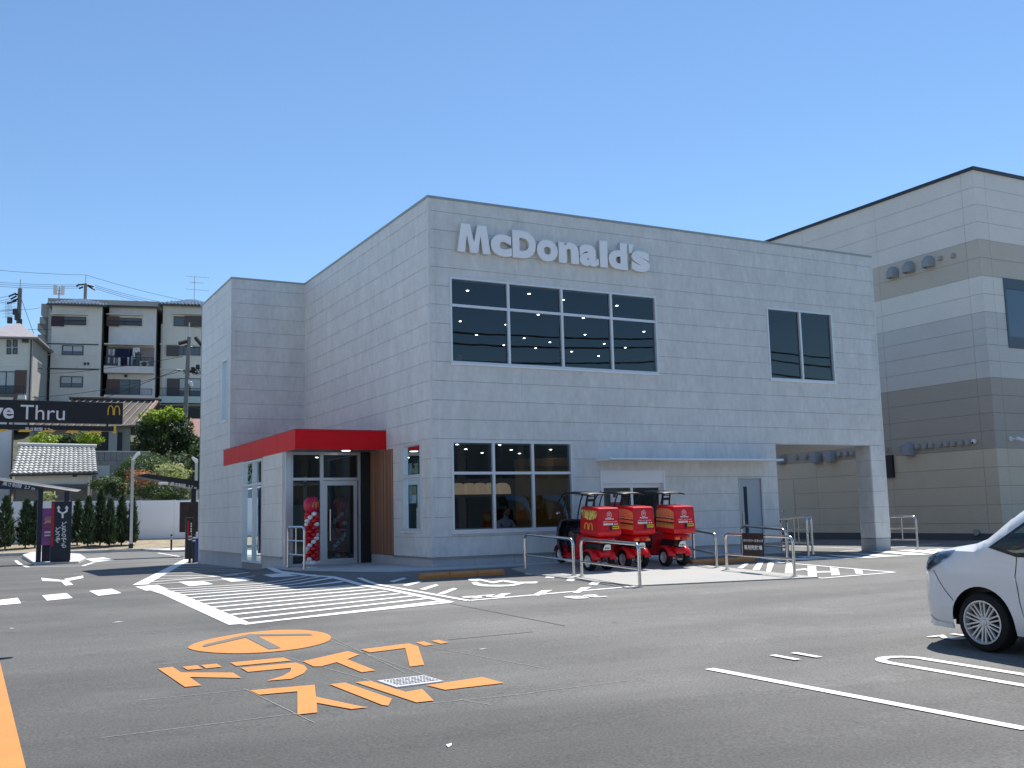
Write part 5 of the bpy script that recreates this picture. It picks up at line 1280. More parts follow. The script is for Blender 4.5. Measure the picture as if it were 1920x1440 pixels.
# order canopies
CYn, CYf = DYs-2.2, DYs+2.6
oc = thing('order_canopy', 'slim white-topped order canopy with height notice on the left island', 'canopy', (onY(72, 1030, DYs+.9).x, DYs+.9, IZ))
pL, pR = onY(-30, 893, DYs+.3), onY(152, 919, DYs+.3)
mb = MB(); yy0, yy1 = DYs+.3, DYs+1.7
mb.add([(pL.x, yy0, pL.z), (pR.x, yy0, pR.z), (pR.x, yy1, pR.z-.02), (pL.x, yy1, pL.z), (pL.x, yy0, pL.z+.045), (pR.x, yy0, pR.z+.02), (pR.x, yy1, pR.z+.015), (pL.x, yy1, pL.z+.05)], [(3,2,1,0),(4,5,6,7),(0,1,5,4),(1,2,6,5),(2,3,7,6),(3,0,4,7)])
mb.build('roof', mat('white_metal_roof', (.92, .92, .92), .4), oc, world=True)
q1, q2, q3 = onY(-30, 896, DYs+.3), onY(80, 914, DYs+.3), onY(-30, 914, DYs+.3)
mb = MB(); mb.prism([(q1.x, q1.z-.01), (q2.x, q2.z), (q2.x, q2.z-.05), (q2.x-.15, q2.z-.10), (q3.x, q3.z-.04)], 'y', yy0+.02, yy0+.16); be = mb.build('beam', m_post, oc, world=True)
q = onY(4, 909, yy0); Lo = WL(oc); sl_ = math.atan2(q2.z-q1.z, q2.x-q1.x)
me = text_mesh('高さ制限  2.7 m', .165, offset=.002); me.transform(Matrix.Translation((q.x-Lo.x, yy0+.012-Lo.y, q.z-Lo.z))@Matrix.Rotation(-sl_*-1, 4, 'Y').inverted()@FACE_S) ; o = bpy.data.objects.new('lettering', me); COL.objects.link(o); me.materials.clear(); me.materials.append(m_wsign); o.parent = be
for px, zt3 in ((76.5, 914), (125, 921)):
    q = onY(px, zt3, yy0+.5); mb = MB(); mb.box(q.x-.085, q.x+.085, yy0+.4, yy0+.6, IZ, q.z); mb.build('post', m_post, oc, world=True)
# purple menu board behind
mbY = DYs+1.2; x0m, x1m = onY(77, 1000, mbY).x, onY(97, 1000, mbY).x+.25; z0m, z1m = onY(85, 1022, mbY).z, onY(85, 953, mbY).z
mn = thing('menu_board', 'upright purple menu board with a burger picture on the island', 'menu board', ((x0m+x1m)/2, mbY, IZ))
MB().box(x0m, x1m, mbY, mbY+.12, z0m, z1m).build('screen', mat('purple_menu', (.16, .06, .22), .3, n=(1.4, .5), emit=.12), mn, world=True)
mb = MB(); mb.box(x0m+.05, x1m-.05, mbY+.02, mbY+.1, IZ, z0m); mb.build('stand', m_post, mn, world=True)
for i, (py, hh_, m) in enumerate(((972, 4, mat('menu_pink', (.65, .28, .32), .4)), (979, 3, mat('menu_cream', (.75, .55, .45), .4)), (985, 5, mat('menu_rose', (.45, .10, .22), .4)), (998, 3, m_wsign), (1004, 2, m_wsign))):
    z = onY(85, py, mbY).z; d = hh_*.021; mb = MB(); mb.prism([(x0m+.08, z-d), (x1m-.1, z-d*1.2), (x1m-.14, z+d), (x0m+.14, z+d*.8)] if i < 3 else [(x0m+.12, z-d*.6), (x1m-.12, z-d*.6), (x1m-.12, z+d*.6), (x0m+.12, z+d*.6)], 'y', mbY-.004-.001*i, mbY-.001)
    mb.build('menu_print', m, mn, world=True)
# right order canopy, its menu board, speaker post and bollards
RY = 24.0
rc = thing('order_canopy', 'black cantilever order canopy with height notice beside the grey wall', 'canopy', (onY(362, 1040, RY).x, RY, zg(0, RY)))
qa, qb, qc = onY(256, 893, RY), onY(272, 888, RY), onY(376, 905, RY)
mb = MB(); mb.prism([(qa.x, qa.z), (qb.x, qb.z), (qc.x+1.2, qc.z-.12), (qc.x+1.2, qc.z-.34), (onY(372, 918, RY).x, onY(372, 918, RY).z), (onY(316, 904, RY).x, onY(316, 904, RY).z)], 'y', RY-.1, RY+1.3); rcb = mb.build('roof', m_blk, rc, world=True)
q = onY(319, 907, RY-.1); Lr = WL(rc)
me = text_mesh('高さ制限  2.7 m', .165, offset=.002); sl_ = math.atan2(qc.z-qb.z, qc.x-qb.x); me.transform(Matrix.Translation((q.x-Lr.x, RY-.103-Lr.y, q.z-.05-Lr.z))@Matrix.Rotation(-sl_, 4, 'Y')@FACE_S); o = bpy.data.objects.new('lettering', me); COL.objects.link(o); me.materials.clear(); me.materials.append(m_wsign); o.parent = rcb
q = onY(306, 906, RY-.2); mb = MB(); mb.box(q.x-.18, q.x+.18, RY-.3, RY-.11, q.z-.06, q.z+.04); mb.build('lamp', m_wsign, rc, world=True, bevel=.02)
q = onY(362, 1036, RY+.4); mb = MB(); mb.box(q.x-.09, q.x+.09, RY+.4, RY+.6, zg(0, RY)-.1, onY(362, 916, RY+.4).z); mb.build('post', m_post, rc, world=True)
qa, qb = onY(336, 998, RY+.3), onY(371, 941, RY+.3)
mn2 = thing('menu_board', 'dark menu board under the right canopy beside the grey wall', 'menu board', ((qa.x+qb.x)/2, RY+.2, zg(0, RY)))
mb = MB(); mb.box(qa.x, qb.x, RY+.18, RY+.3, qa.z, qb.z); sc_ = mb.build('screen', mat('brown_menu', (.035, .022, .018), .3, n=(3, .5)), mn2, world=True)
mb = MB(); mb.box((qa.x+qb.x)/2-.06, (qa.x+qb.x)/2+.3, RY+.2, RY+.28, zg(0, RY)-.02, qa.z); mb.build('stand', m_blk, mn2, world=True)
mb = MB(); mb.box(qa.x+.38, qa.x+.42, RY+.176, RY+.181, qa.z+.05, qb.z-.05); mb.build('screen_joint', m_black, sc_, world=True)
def bollard(px, py, h, Y, label, m=m_blk, r=.05):
    q = onY(px, py, Y); t = thing('bollard', label, 'bollard', (q.x, Y, zg(q.x, Y)), group='black lane bollards')
    MB().lathe([(0, 0), (r, 0), (r, h-.02), (r*.7, h), (0, h)], (0, 0, 0), seg=14).build('post', m, t, smooth=40)
    for z in (h-.16, h-.26): MB().lathe([(r*1.02, 0), (r*1.06, .005), (r*1.06, .045), (r*1.02, .05)], (0, 0, z), seg=14).build('reflective_band', m_wsign, t)
p = G(321, 1034); q = onY(321, 1034, 34.1)
t_ = q; bollard(321, 1034, .92, 34.4, 'black bollard standing alone on the kerb by the planting bed')
bollard(355.5, 1053, 1.05, 14.75, 'black bollard nearest the corner of the grey wall', r=.045)
bollard(363, 1050, 1.0, 15.3, 'black bollard behind the nearest one at the grey wall corner', r=.045)
q = onY(368.5, 1040, 15.9); bn = thing('waste_bin', 'blue bin against the far end of the grey wall', 'bin', (q.x, 15.9, zg(q.x, 15.9)))
MB().lathe([(0, 0), (.12, 0), (.13, .75), (.10, .8), (0, .8)], (0, 0, 0), seg=16).build('body', mat('bin_blue', (.02, .06, .30), .4), bn, smooth=40)
MB().lathe([(0, .80), (.14, .80), (.14, .83), (.05, .87), (0, .87)], (0, 0, 0), seg=16).build('lid', mat('bin_blue_dark', (.015, .04, .2), .4), bn, smooth=40)
# speaker post (black totem with small red and white print)
q = onY(354, 1040, 20.5); sp_ = thing('order_post', 'slim black order post with red and white print by the grey wall', 'post', (q.x, 20.5, zg(q.x, 20.5)))
MB().box(-.14, .14, -.1, .1, 0, 1.62).build('body', m_blk, sp_, bevel=.02); MB().box(-.10, -.03, -.106, -.101, .75, 1.5).build('print', mat('sign_red', (.45, .01, .02), .4), sp_)
for i in range(7): MB().box(.03, .08, -.106, -.101, .75+i*.1, .81+i*.1).build('print', m_wsign, sp_)
# lamp posts
def lamp_post(px, pyb, pyt, Y, label):
    q, tq = onY(px, pyb, Y), onY(px+3, pyt, Y); z0 = zg(q.x, Y) if Y < 39 else zh(q.x, Y)
    t = thing('lamp_post', label, 'lamp post', (q.x, Y, z0)); H = tq.z-z0
    mb = MB(); mb.box(-.075, .075, -.075, .075, -.05, H-.3); mb.build('pole', mat('pale_grey_pole', (.50, .50, .50), .5), t); mb = MB(); mb.box(-.11, .11, -.11, .11, -.02, .25); mb.build('base', m_black, t)
    mb = MB(); mb.prism([(-.07, H-.42), (.07, H-.42), (.40, H-.06), (.34, H+.02), (.22, H+.02)] if px < 300 else [(-.07, H-.3), (.07, H-.3), (.07, H-.12), (-.22, H+.06), (-.28, H-.02)], 'y', -.12, .12); mb.build('lamp_head', m_wsign, t, bevel=.02)
lamp_post(245, 1033, 848, 39.7, 'tall pale lamp post rising in front of the conifers'); lamp_post(366, 1016, 858, 40.2, 'pale lamp post half hidden by the grey wall')
# white boundary fence of separate panels
m_fen = mat('white_fence_panel', (.90, .91, .92), .5, n=(.6, .04))
fn_ = thing('boundary_fence', 'white panel fence behind the conifers', 'fence', (-6, 44, .1))
xf = -26.0
while xf < 12:
    zt3 = 2.54-.006*(xf+7.7); zb3 = .08
    mb = MB(); mb.box(xf+.01, xf+1.95, 43.98, 44.05, zb3, zt3); mb.build('panel', m_fen, fn_, world=True)
    mb = MB(); mb.box(xf-.05, xf+.009, 43.93, 44.07, -.1, zt3+.03); mb.build('post', m_fen, fn_, world=True)
    xf += 2.0
mb = MB(); mb.box(-26, 12, 43.85, 44.2, -.2, .079); mb.build('footing', m_kerb, fn_, world=True)
# ================================================================ HOUSES ON THE HILLSIDE
m_w1 = mat('cream_render', (.70, .665, .60), .9, n=(.35, .06), n2=(3, .05), stretch=(1, 1, .4)); m_w2 = mat('pale_grey_render', (.68, .65, .63), .9, n=(.4, .06), n2=(3, .05), stretch=(1, 1, .4)); m_w3 = mat('ivory_render', (.74, .70, .62), .9, n=(.4, .06), stretch=(1, 1, .4))
m_tile = mat('glazed_roof_tile', (.09, .105, .10), .30, coat=.25, objr=.5); m_hpane = mat('house_pane', (.10, .125, .14), .06); m_curt = mat('lace_curtain', (.52, .53, .53), .9, n=(5, .1)); m_fr = mat('dark_window_frame', (.05, .05, .055), .5); m_shut = mat('dark_shutter', (.035, .02, .035), .6); m_shut2 = mat('brown_shutter', (.12, .065, .06), .6); m_rail = mat('dark_railing', (.03, .03, .04), .5); m_shad = mat('recess_shade', (.28, .24, .24), .9)
class House:
    def __init__(s, name, label, pxl, pxr, pyt, pyb, Y, depth, wall, th=-12, base=None):
        a, b = onY(pxl, pyb, Y), onY(pxr, pyb, Y); s.Y = Y; s.th = radians(th); s.x0 = a.x; s.w = (b.x-a.x)/cos(s.th); s.zt = onY((pxl+pxr)/2, pyt, Y).z; s.zb = base if base is not None else a.z-1.5
        s.t = thing(name, label, 'house', (a.x, Y, s.zb), s.th); s.d = depth; s.H = s.zt-s.zb
        s.wall = MB().box(0, s.w, 0, depth, 0, s.H).build('wall', wall, s.t)
        MB().box(s.w+.001, s.w+.035, .05, depth, 0, s.H-.02).build('side_shade_sheet', mat('side_shade_dark', (.085, .085, .065), .8, n=(1, .15)) if name == 'terrace_house' else mat('side_shade_grey', (.34, .33, .30), .9, n=(.6, .1)), s.t)  # right-hand side sheet whose darker colour paints the shade on that wall
    def uz(s, px, py): p = onY(px, py, s.Y); return ((p.x-s.x0)/cos(s.th), p.z-s.zb)
    def rect(s, pxa, pxb, pya, pyb):
        u0, z1 = s.uz(pxa, pya); u1, z0 = s.uz(pxb, pyb); return u0, u1, z0, z1
    def window(s, pxa, pxb, pya, pyb, curtain=False, shutter=None, mid=True, rail=False, sm=None):
        u0, u1, z0, z1 = s.rect(pxa, pxb, pya, pyb); f = .06; mb = MB()
        for r in minus((u0, u1, z0, z1), [(u0+f, u1-f, z0+f, z1-f)]): mb.box(r[0], r[1], -.07, .02, r[2], r[3])
        w_ = mb.build('window', m_fr, s.t)
        us = [u0+f, u1-f] if not mid else [u0+f, (u0+u1)/2, u1-f]
        for a, b in zip(us[:-1], us[1:]):
            MB().box(a+.015, b-.015, -.03, -.02, z0+f, z1-f).build('pane', m_hpane, w_)
            if curtain: MB().box(a+.05, b-.05, -.032, -.0305, z0+f+(z1-z0)*.35, z1-f-.02).build('curtain', m_curt, w_)
        if mid: MB().box((u0+u1)/2-.03, (u0+u1)/2+.03, -.06, -.0, z0+f, z1-f).build('mullion', m_fr, w_)
        if shutter:
            a, b, c, e = s.rect(*shutter); MB().box(a, b, -.16, -.0, c, e).build('shutter', sm or m_shut, w_)
        if rail:
            mb = MB(); zr = z0+(z1-z0)*.55; mb.box(u0-.03, u1+.05, -.20, -.16, zr-.03, zr+.03); mb.box(u0-.03, u1+.05, -.20, -.16, z0-.02, z0+.03); k = u0
            while k < u1: mb.box(k, k+.025, -.19, -.17, z0, zr); k += .13
            mb.build('window_railing', m_rail, w_)
        return w_
    def ledge(s, pxa, pxb, py, out=.14, h=.08, m=None, name='ledge'):
        u0, z = s.uz(pxa, py); u1, _ = s.uz(pxb, py); MB().box(u0, u1, -out, -.001, z-h/2, z+h/2).build(name, m or s.wall.data.materials[0], s.t)
    def balcony(s, pxa, pxb, pytop, pybot, pyslab=None, out=.9, slabm=None):
        u0, z1 = s.uz(pxa, pytop); u1, z0 = s.uz(pxb, pybot); mb = MB()
        mb.box(u0, u1, -out, -out+.04, z1-.05, z1); mb.box(u0, u1, -out, -out+.04, z0, z0+.05); mb.box(u0, u0+.04, -out+.041, 0, z1-.05, z1); mb.box(u1-.04, u1, -out+.041, 0, z1-.05, z1); k = u0
        while k < u1: mb.box(k, k+.03, -out+.005, -out+.03, z0+.051, z1-.051); k += .13
        for x in (u0, u1-.05): mb.box(x, x+.05, -out-.005, -out+.045, z0, z1+.02)
        b = mb.build('balcony_railing', m_rail, s.t)
        zs_ = s.uz(pxa, pyslab)[1] if pyslab else z0-.3
        MB().box(u0-.08, u1+.08, -out-.08, -.001, zs_, z0).build('balcony_slab', slabm or m_w2, s.t)
    def tileroof(s, rise, over=.45, cols=18, rows=3):
        """hipped pantile roof: every tile course piece is its own object on the front slope"""
        w, d, H = s.w, s.d, s.H; o = over; mb = MB(); r = d*.35
        v = [(-o, -o, H), (w+o, -o, H), (w+o, d+o, H), (-o, d+o, H), (w*.5-.4, d*.5, H+rise*2.2), (w*.5+.4, d*.5, H+rise*2.2)]
        mb.add(v, [(0, 1, 5, 4), (1, 2, 5), (2, 3, 4, 5), (3, 0, 4), (3, 2, 1, 0)]); rf = mb.build('roof', m_tile, s.t)
        A, B, C_, D_ = Vector(v[0]), Vector(v[1]), Vector(v[5]), Vector(v[4])
        up = ((D_+C_)/2-(A+B)/2); 
        for j in range(rows):
            t0, t1 = j*.16, (j+1)*.16+.02
            for i in range(cols):
                p0 = A.lerp(B, (i+.1)/cols); hw = (B-A).length/cols*.33
                x = A.x+(B.x-A.x)*(i+.5)/cols; lx0 = A.lerp(D_, t0).x; rx0 = B.lerp(C_, t0).x
                if not (lx0+.1 < x < rx0-.1): continue
                P = Vector((x, A.y, A.z))+Vector((0, up.y, up.z))*t0+Vector((0, -.03, .04)); Q = Vector((x, A.y, A.z))+Vector((0, up.y, up.z))*t1+Vector((0, -.03, .03))
                n = 5; mb = MB()
                for e in (P, Q):
                    for k in range(n+1): a = pi*k/n; mb.v.append((e.x-hw*cos(a), e.y-.02*sin(a), e.z+hw*.75*sin(a)))
                for k in range(n): mb.f.append((k, k+1, n+1+k+1, n+1+k))
                mb.f.append(tuple(range(n+1))); mb.build('roof_tile', m_tile, rf, smooth=60)
        MB().box(-o, w+o, -o-.06, -o, H-.14, H+.02).build('gutter', m_fr, s.t)
        return rf
BH = 11.3
# --- left house of the terrace
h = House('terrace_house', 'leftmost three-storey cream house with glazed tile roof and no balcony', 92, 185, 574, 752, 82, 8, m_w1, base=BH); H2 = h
h.tileroof(.68)
h.window(97, 160, 593, 612, curtain=False, shutter=(97, 119.5, 593, 613), rail=True); h.ledge(96, 163, 589.5, .5, .07)
h.window(116, 155, 648, 668, curtain=True); h.window(113, 154, 706, 728, curtain=True); h.ledge(88, 183, 644, .06, .10, m_fr, 'floor_band'); h.ledge(88, 183, 691, .06, .12, m_fr, 'floor_band'); h.ledge(88, 183, 665, .03, .05, m_w2, 'floor_band')
for px in (158, 164): u, z = h.uz(px, 684); MB().box(u-.09, u+.09, -.1, -.001, z-.12, z+.12).build('vent', m_fr, h.t)
# --- middle house
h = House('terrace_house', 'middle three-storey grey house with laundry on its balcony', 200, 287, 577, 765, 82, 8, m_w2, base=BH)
w, d, H = h.w, h.d, h.H; mb = MB(); mb.add([(-.4, -.5, H), (w+.4, -.5, H), (w+.4, d, H), (-.4, d, H), (w*.2, d*.45, H+.55), (w*.8, d*.45, H+.55), (-.4, -.5, H-.12), (w+.4, -.5, H-.12), (w+.4, d, H-.12), (-.4, d, H-.12)], [(0, 1, 5, 4), (1, 2, 5), (2, 3, 4, 5), (3, 0, 4), (0, 1, 7, 6), (1, 2, 8, 7), (9, 8, 7, 6), (2, 3, 9, 8), (3, 0, 6, 9)])
mb.build('roof', mat('brown_sheet_roof', (.34, .27, .21), .7), h.t); MB().box(-.42, w+.42, -.56, -.505, H-.13, H+.03).build('gutter', m_fr, h.t)
h.window(200, 264, 595, 613, shutter=(201, 223, 593, 613), rail=True, sm=m_shut2); h.ledge(200, 267, 590, .5, .07)
u0, u1, z0, z1 = h.rect(200, 286, 650, 693); MB().box(u0, u1, -.02, -.004, z0, z1).build('recess_shade_sheet', m_shad, h.t)  # flat sheet; its darker colour stands for the shaded balcony recess
h.ledge(197, 286, 647, .9, .10, m_w1, 'eave')
h.window(243, 262, 664, 693, mid=False); h.balcony(199, 285, 671, 692, 701)
u, z = h.uz(269, 686); MB().box(u-.42, u+.42, -.6, -.2, z-.32, z+.3).build('air_conditioner', m_w1, h.t); MB().lathe([(0, 0), (.22, 0), (.22, -.02), (0, -.02)], (u, -.61, z), 'y', 16).build('fan_grille', m_fr, h.t)
# laundry: rail and garments
lm = [mat('navy_cloth', (.012, .016, .05), .9), mat('white_cloth', (.70, .72, .75), .9), mat('grey_cloth', (.40, .42, .46), .9)]
lr = thing('laundry_line', 'row of dark and white washing on the middle house balcony', 'laundry', WL(h.t), h.th)
ua, zt4 = h.uz(205, 656); ub, _ = h.uz(262, 656); MB().tube([(ua, -.75, zt4), (ub, -.75, zt4)], .02, 6).build('rail', m_rail, lr)
for px, wpx, yt, yb, ci in ((207, 3, 657, 668, 1), (211, 3, 658, 670, 2), (214.5, 3, 657, 669, 1), (224, 13, 657, 675, 0), (236, 12, 658, 676, 0), (246, 5, 658, 673, 0), (251, 4, 656, 678, 1), (257, 9, 656, 664, 1), (206, 2.5, 673, 684, 1), (216, 2.5, 674, 685, 1), (220, 2.5, 675, 687, 2), (225, 4, 674, 690, 1), (231, 5, 675, 688, 0), (241, 3, 674, 688, 1), (248, 4, 672, 689, 2), (237, 4, 674, 688, 0)):
    u, z1 = h.uz(px, yt); _, z0 = h.uz(px, yb); hw = wpx*.0245; dd = -.78 if yt < 670 else -1.02; mb = MB(); n = 6
    for j, zz in enumerate((z1, (z0+z1)/2, z0)):
        for i in range(n+1): a = -1+2*i/n; mb.v.append((u+hw*a*(1+.08*j), dd-.05*sin(a*5+px)*(j+.5), zz+.05*(j == 2)*sin(a*3+px)))
    for j in range(2):
        for i in range(n): mb.f.append((j*(n+1)+i, j*(n+1)+i+1, (j+1)*(n+1)+i+1, (j+1)*(n+1)+i))
    mb.build('garment', lm[ci], lr, smooth=60)
h.window(222, 261, 712, 745); u0, u1, z0, z1 = h.rect(200, 223, 711, 745); MB().box(u0, u1, -.12, -.001, z0, z1).build('shutter', m_shut2, h.t); h.balcony(199, 283, 730, 745, 752)
u, z = h.uz(235, 706); MB().box(u-.14, u+.14, -.1, -.001, z-.12, z+.12).build('vent', m_fr, h.t)
# --- right house
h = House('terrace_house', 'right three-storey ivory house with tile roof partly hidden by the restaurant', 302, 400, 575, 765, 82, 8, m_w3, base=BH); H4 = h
h.tileroof(.68)
h.window(325, 400, 594, 617, shutter=(344.5, 400, 594, 617), sm=mat('brown_grey_shutter', (.09, .075, .07), .6)); h.ledge(322, 400, 589.5, .4, .08); h.ledge(300, 400, 645, .06, .1, m_w1, 'floor_band'); h.ledge(300, 400, 692, .1, .12, m_w1, 'floor_band')
h.window(312, 373, 649, 669, shutter=(312, 334, 648, 669), sm=mat('brown_grey_shutter', (.09, .075, .07), .6)); h.window(334, 374, 710, 748, curtain=True); u0, u1, z0, z1 = h.rect(313, 335, 710, 748); MB().box(u0, u1, -.12, -.001, z0, z1).build('shutter', mat('brown_grey_shutter', (.09, .075, .07), .6), h.t)
h.balcony(300, 400, 729, 748, 757, slabm=mat('pale_teal_slab', (.50, .60, .58), .8))
# --- two-storey house, far left
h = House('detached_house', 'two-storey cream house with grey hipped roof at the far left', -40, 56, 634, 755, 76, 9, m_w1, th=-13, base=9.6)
w, d, H = h.w, h.d, h.H; o = .55
mb = MB(); mb.add([(-o, -o, H), (w+o, -o, H), (w+o, d+o, H), (-o, d+o, H), (w*.45, d*.45, H+2.0), (w*.55, d*.45, H+2.0), (-o, -o, H-.14), (w+o, -o, H-.14), (w+o, d+o, H-.14), (-o, d+o, H-.14)], [(0, 1, 5, 4), (1, 2, 5), (2, 3, 4, 5), (3, 0, 4), (6, 7, 1, 0), (7, 8, 2, 1), (9, 8, 7, 6), (8, 9, 3, 2), (9, 6, 0, 3)])
mb.build('roof', mat('grey_slate_roof', (.30, .28, .29), .6, n=(2, .12), n2=(9, .1)), h.t)
for pxa, pxb in ((12.5, 20.5), (24, 32)):
    for pya, pyb in ((639, 652.5), (654, 666)): h.window(pxa, pxb, pya, pyb, mid=False)
h.window(-6, 28, 697, 740, curtain=True); u0, u1, z0, z1 = h.rect(28, 48, 696, 740); MB().box(u0, u1, -.12, -.001, z0, z1).build('shutter', m_shut2, h.t)
h.ledge(-40, 53, 664, .03, .04, m_w2, 'floor_band'); h.ledge(-40, 53, 686, .04, .06, m_w2, 'floor_band'); h.balcony(-30, 48, 726, 745, 750, out=.8)
MB().tube([(w-.1, -.06, 0), (w-.1, -.06, H-.2)], .06, 8).build('downpipe', m_fr, h.t)
u, z = h.uz(48, 641); MB().box(u-.3, u+.2, -.25, -.001, z-.2, z+.2).build('meter_box', m_fr, h.t)
for z0, z1, v0, v1 in ((5.2, 6.1, 2.5, 4.6), (1.2, 2.9, 1.5, 4.2)): MB().box(w+.001, w+.05, v0, v1, z0, z1).build('side_window', m_hpane, h.t)
# --- apartment block behind with stepped stair tower
A_ = onY(92, 560, 100); B_ = onY(390, 580, 100)
ap = thing('apartment_block', 'long flat-roofed apartment block behind the terrace houses', 'building', (A_.x, 100, 12.0), radians(-12))
zt5 = A_.z-12; m_ap = mat('weathered_concrete', (.36, .35, .33), .9, n=(.4, .08)); wAp = (B_.x-A_.x)/cos(radians(12))+6
MB().box(0, wAp, 0, 9, 0, zt5).build('wall', m_ap, ap); MB().box(-.1, wAp, -.1, 9, zt5-1.0, zt5+.05).build('parapet', m_ap, ap)
for i, (px, pya, pyb) in enumerate(((76, 567, 588), (73, 592, 606), (69, 604, 617), (69, 625, 642))):
    q = onY(px, pya, 100); q2 = onY(px, pyb, 100); u = (q.x-A_.x)
    mb = MB(); mb.prism([(u, q.z-12), (.0, q.z-12), (.0, q2.z-13.6), (u*.35, q2.z-12.8), (u, q2.z-12)], 'y', .5, 7.5); mb.build('stair_landing', m_ap, ap)
# roof antennas
q = onY(113, 560, 99); an = thing('cell_antenna', 'pair of white panel antennas on a mast above the apartment roof', 'antenna', (q.x, 101, q.z-.4))
zt6 = onY(113, 530, 99).z-q.z+.4; MB().tube([(0, 0, 0), (0, 0, zt6)], .09, 8).build('mast', m_alug, an)
for dx in (-.42, .34): MB().box(dx-.18, dx+.2, -.25, .05, zt6-1.0, zt6+.05).build('panel_antenna', m_w2, an); 
MB().box(-.3, .3, -.04, .04, zt6-.5, zt6-.4).build('bracket', m_alug, an); MB().box(-.3, .3, -.04, .04, zt6-.9, zt6-.8).build('bracket', m_alug, an)
q = onY(364, 566, 84); an = thing('tv_antenna', 'thin TV antenna on the ivory house roof', 'antenna', (q.x, 84, q.z-.9))
hz = onY(364, 518, 84).z-q.z+.9; MB().tube([(0, 0, 0), (0, 0, hz)], .03, 6).build('mast', m_alug, an)
for zf, wd in ((hz-.05, 1.5), (hz-.65, .9), (hz-1.4, 1.5)):
    mb = MB(); mb.tube([(-wd*.5, 0, zf), (wd*.9, -.3, zf-.06)], .018, 5)
    for k in range(6): t = k/5; mb.tube([(-wd*.5+wd*1.4*t, -.3*t-.25, zf-.06*t), (-wd*.5+wd*1.4*t, -.3*t+.25, zf-.06*t)], .012, 4)
    mb.build('yagi', m_alug, an)
# ================================================================ LOWER HOUSES
# brown roofed bungalow behind the trees
RYb = 66; e0, e1 = onY(40, 806, RYb), onY(240, 796, RYb); r0, r1 = onY(137, 749, RYb+3.5), onY(298, 752, RYb+3.5)
bg_ = thing('bungalow', 'low house with brown ribbed roof above the drive-thru sign', 'house', (e0.x, RYb, 5.0))
mb = MB(); ex0, ex1 = e0.x+.3, onY(262, 800, RYb).x
mb.add([(ex0, RYb, e0.z), (ex1, RYb, e1.z), (r1.x, RYb+3.5, r1.z), (r0.x, RYb+3.5, r0.z), (ex0, RYb, e0.z-.15), (ex1, RYb, e1.z-.15), (r1.x, RYb+3.5, r1.z-.15), (r0.x, RYb+3.5, r0.z-.15), (r1.x+1.2, RYb+7, e1.z), (r0.x-1, RYb+7, e0.z)], [(0, 1, 2, 3), (7, 6, 5, 4), (0, 1, 5, 4), (1, 2, 6, 5), (3, 0, 4, 7), (3, 2, 8, 9)])
m_brf = mat('brown_roof', (.115, .098, .085), .9, n=(1.5, .2), n2=(8, .2)); brf = mb.build('roof', m_brf, bg_, world=True)
a, b, c, e = Vector((ex0, RYb, e0.z)), Vector((ex1, RYb, e1.z)), Vector((r1.x, RYb+3.5, r1.z)), Vector((r0.x, RYb+3.5, r0.z))
for i in range(14):
    t = i/13; p, q = a.lerp(b, t), e.lerp(c, t); mb = MB(); mb.tube([p+Vector((0, -.02, .04)), q+Vector((0, 0, .04))], .035, 5); mb.build('roof_rib', mat('pale_rib', (.36, .31, .26), .8), brf, world=True)
mb = MB(); mb.tube([e+Vector((-.3, 0, .12)), c+Vector((.2, 0, .12))], .16, 8); mb.build('ridge', mat('dark_ridge', (.05, .045, .045), .7), brf, world=True)
for k, mm in enumerate((mat('red_verge_tile', (.36, .12, .08), .7), mat('pale_rib', (.36, .31, .26), .8))): mb = MB(); mb.tube([b+Vector((-.12-.14*k, -.02, .09)), c+Vector((-.05-.14*k, 0, .09))], .06, 6); mb.build('verge', mm, brf, world=True)
MB().box(ex0+.6, ex1-.6, RYb+.7, RYb+6.5, 5.0, e1.z).build('wall', mat('grey_wall', (.30, .29, .27), .9), bg_, world=True)
q0, q1 = onY(40, 835, RYb), onY(250, 838, RYb)
mb = MB(); mb.box(q1.x-3.3, q1.x-.8, RYb+.55, RYb+.68, 5.2, e1.z-.6); mb.build('shoji_window', mat('dark_opening', (.03, .03, .032), .7), bg_, world=True)
mb = MB(); mb.box(onY(205, 830, RYb).x, onY(221, 830, RYb).x, RYb+.5, RYb+.6, 5.2, e1.z-.5); mb.build('wall_panel', mat('grey_wall_light', (.40, .40, .38), .9), bg_, world=True)
# red roof further right
p = onY(362, 800, 70); q = onY(395, 815, 70); rr_ = thing('outbuilding', 'small building with faded red roof at the grey wall edge', 'building', (p.x, 70, 6.0))
mb = MB(); mb.add([(p.x-.6, 70, p.z-.9), (q.x+2, 70, p.z-.9), (q.x+2, 73, p.z+1), (p.x+.3, 73, p.z+1)], [(0, 1, 2, 3)]); mb.build('roof', mat('faded_red_roof', (.27, .14, .12), .8, n=(3, .15)), rr_, world=True); MB().box(p.x-.3, q.x+2, 70.4, 75, 6, p.z-.85).build('wall', mat('grey_wall', (.30, .29, .27), .9), rr_, world=True)
# closed block, its near-black colour painting the shade of the space under the ivory house balcony
p = onY(352, 762, 81); q = onY(400, 790, 81); MBx = MB().box(p.x-4, q.x, 80.6, 82, q.z-1.5, p.z); o = MBx.build('retaining_wall', mat('dark_opening', (.03, .03, .032), .7), None); tag(o, 'dark block painted as the shaded undercroft below the ivory house balcony', 'wall')
p = onY(0, 752, 80); MBx = MB().box(p.x-20, p.x+13, 80.2, 81.4, 9.0, 12.4); o = MBx.build('retaining_wall', mat('retaining_concrete', (.20, .20, .19), .9, n=(.6, .15)), None); tag(o, 'concrete retaining wall under the terrace houses', 'wall')
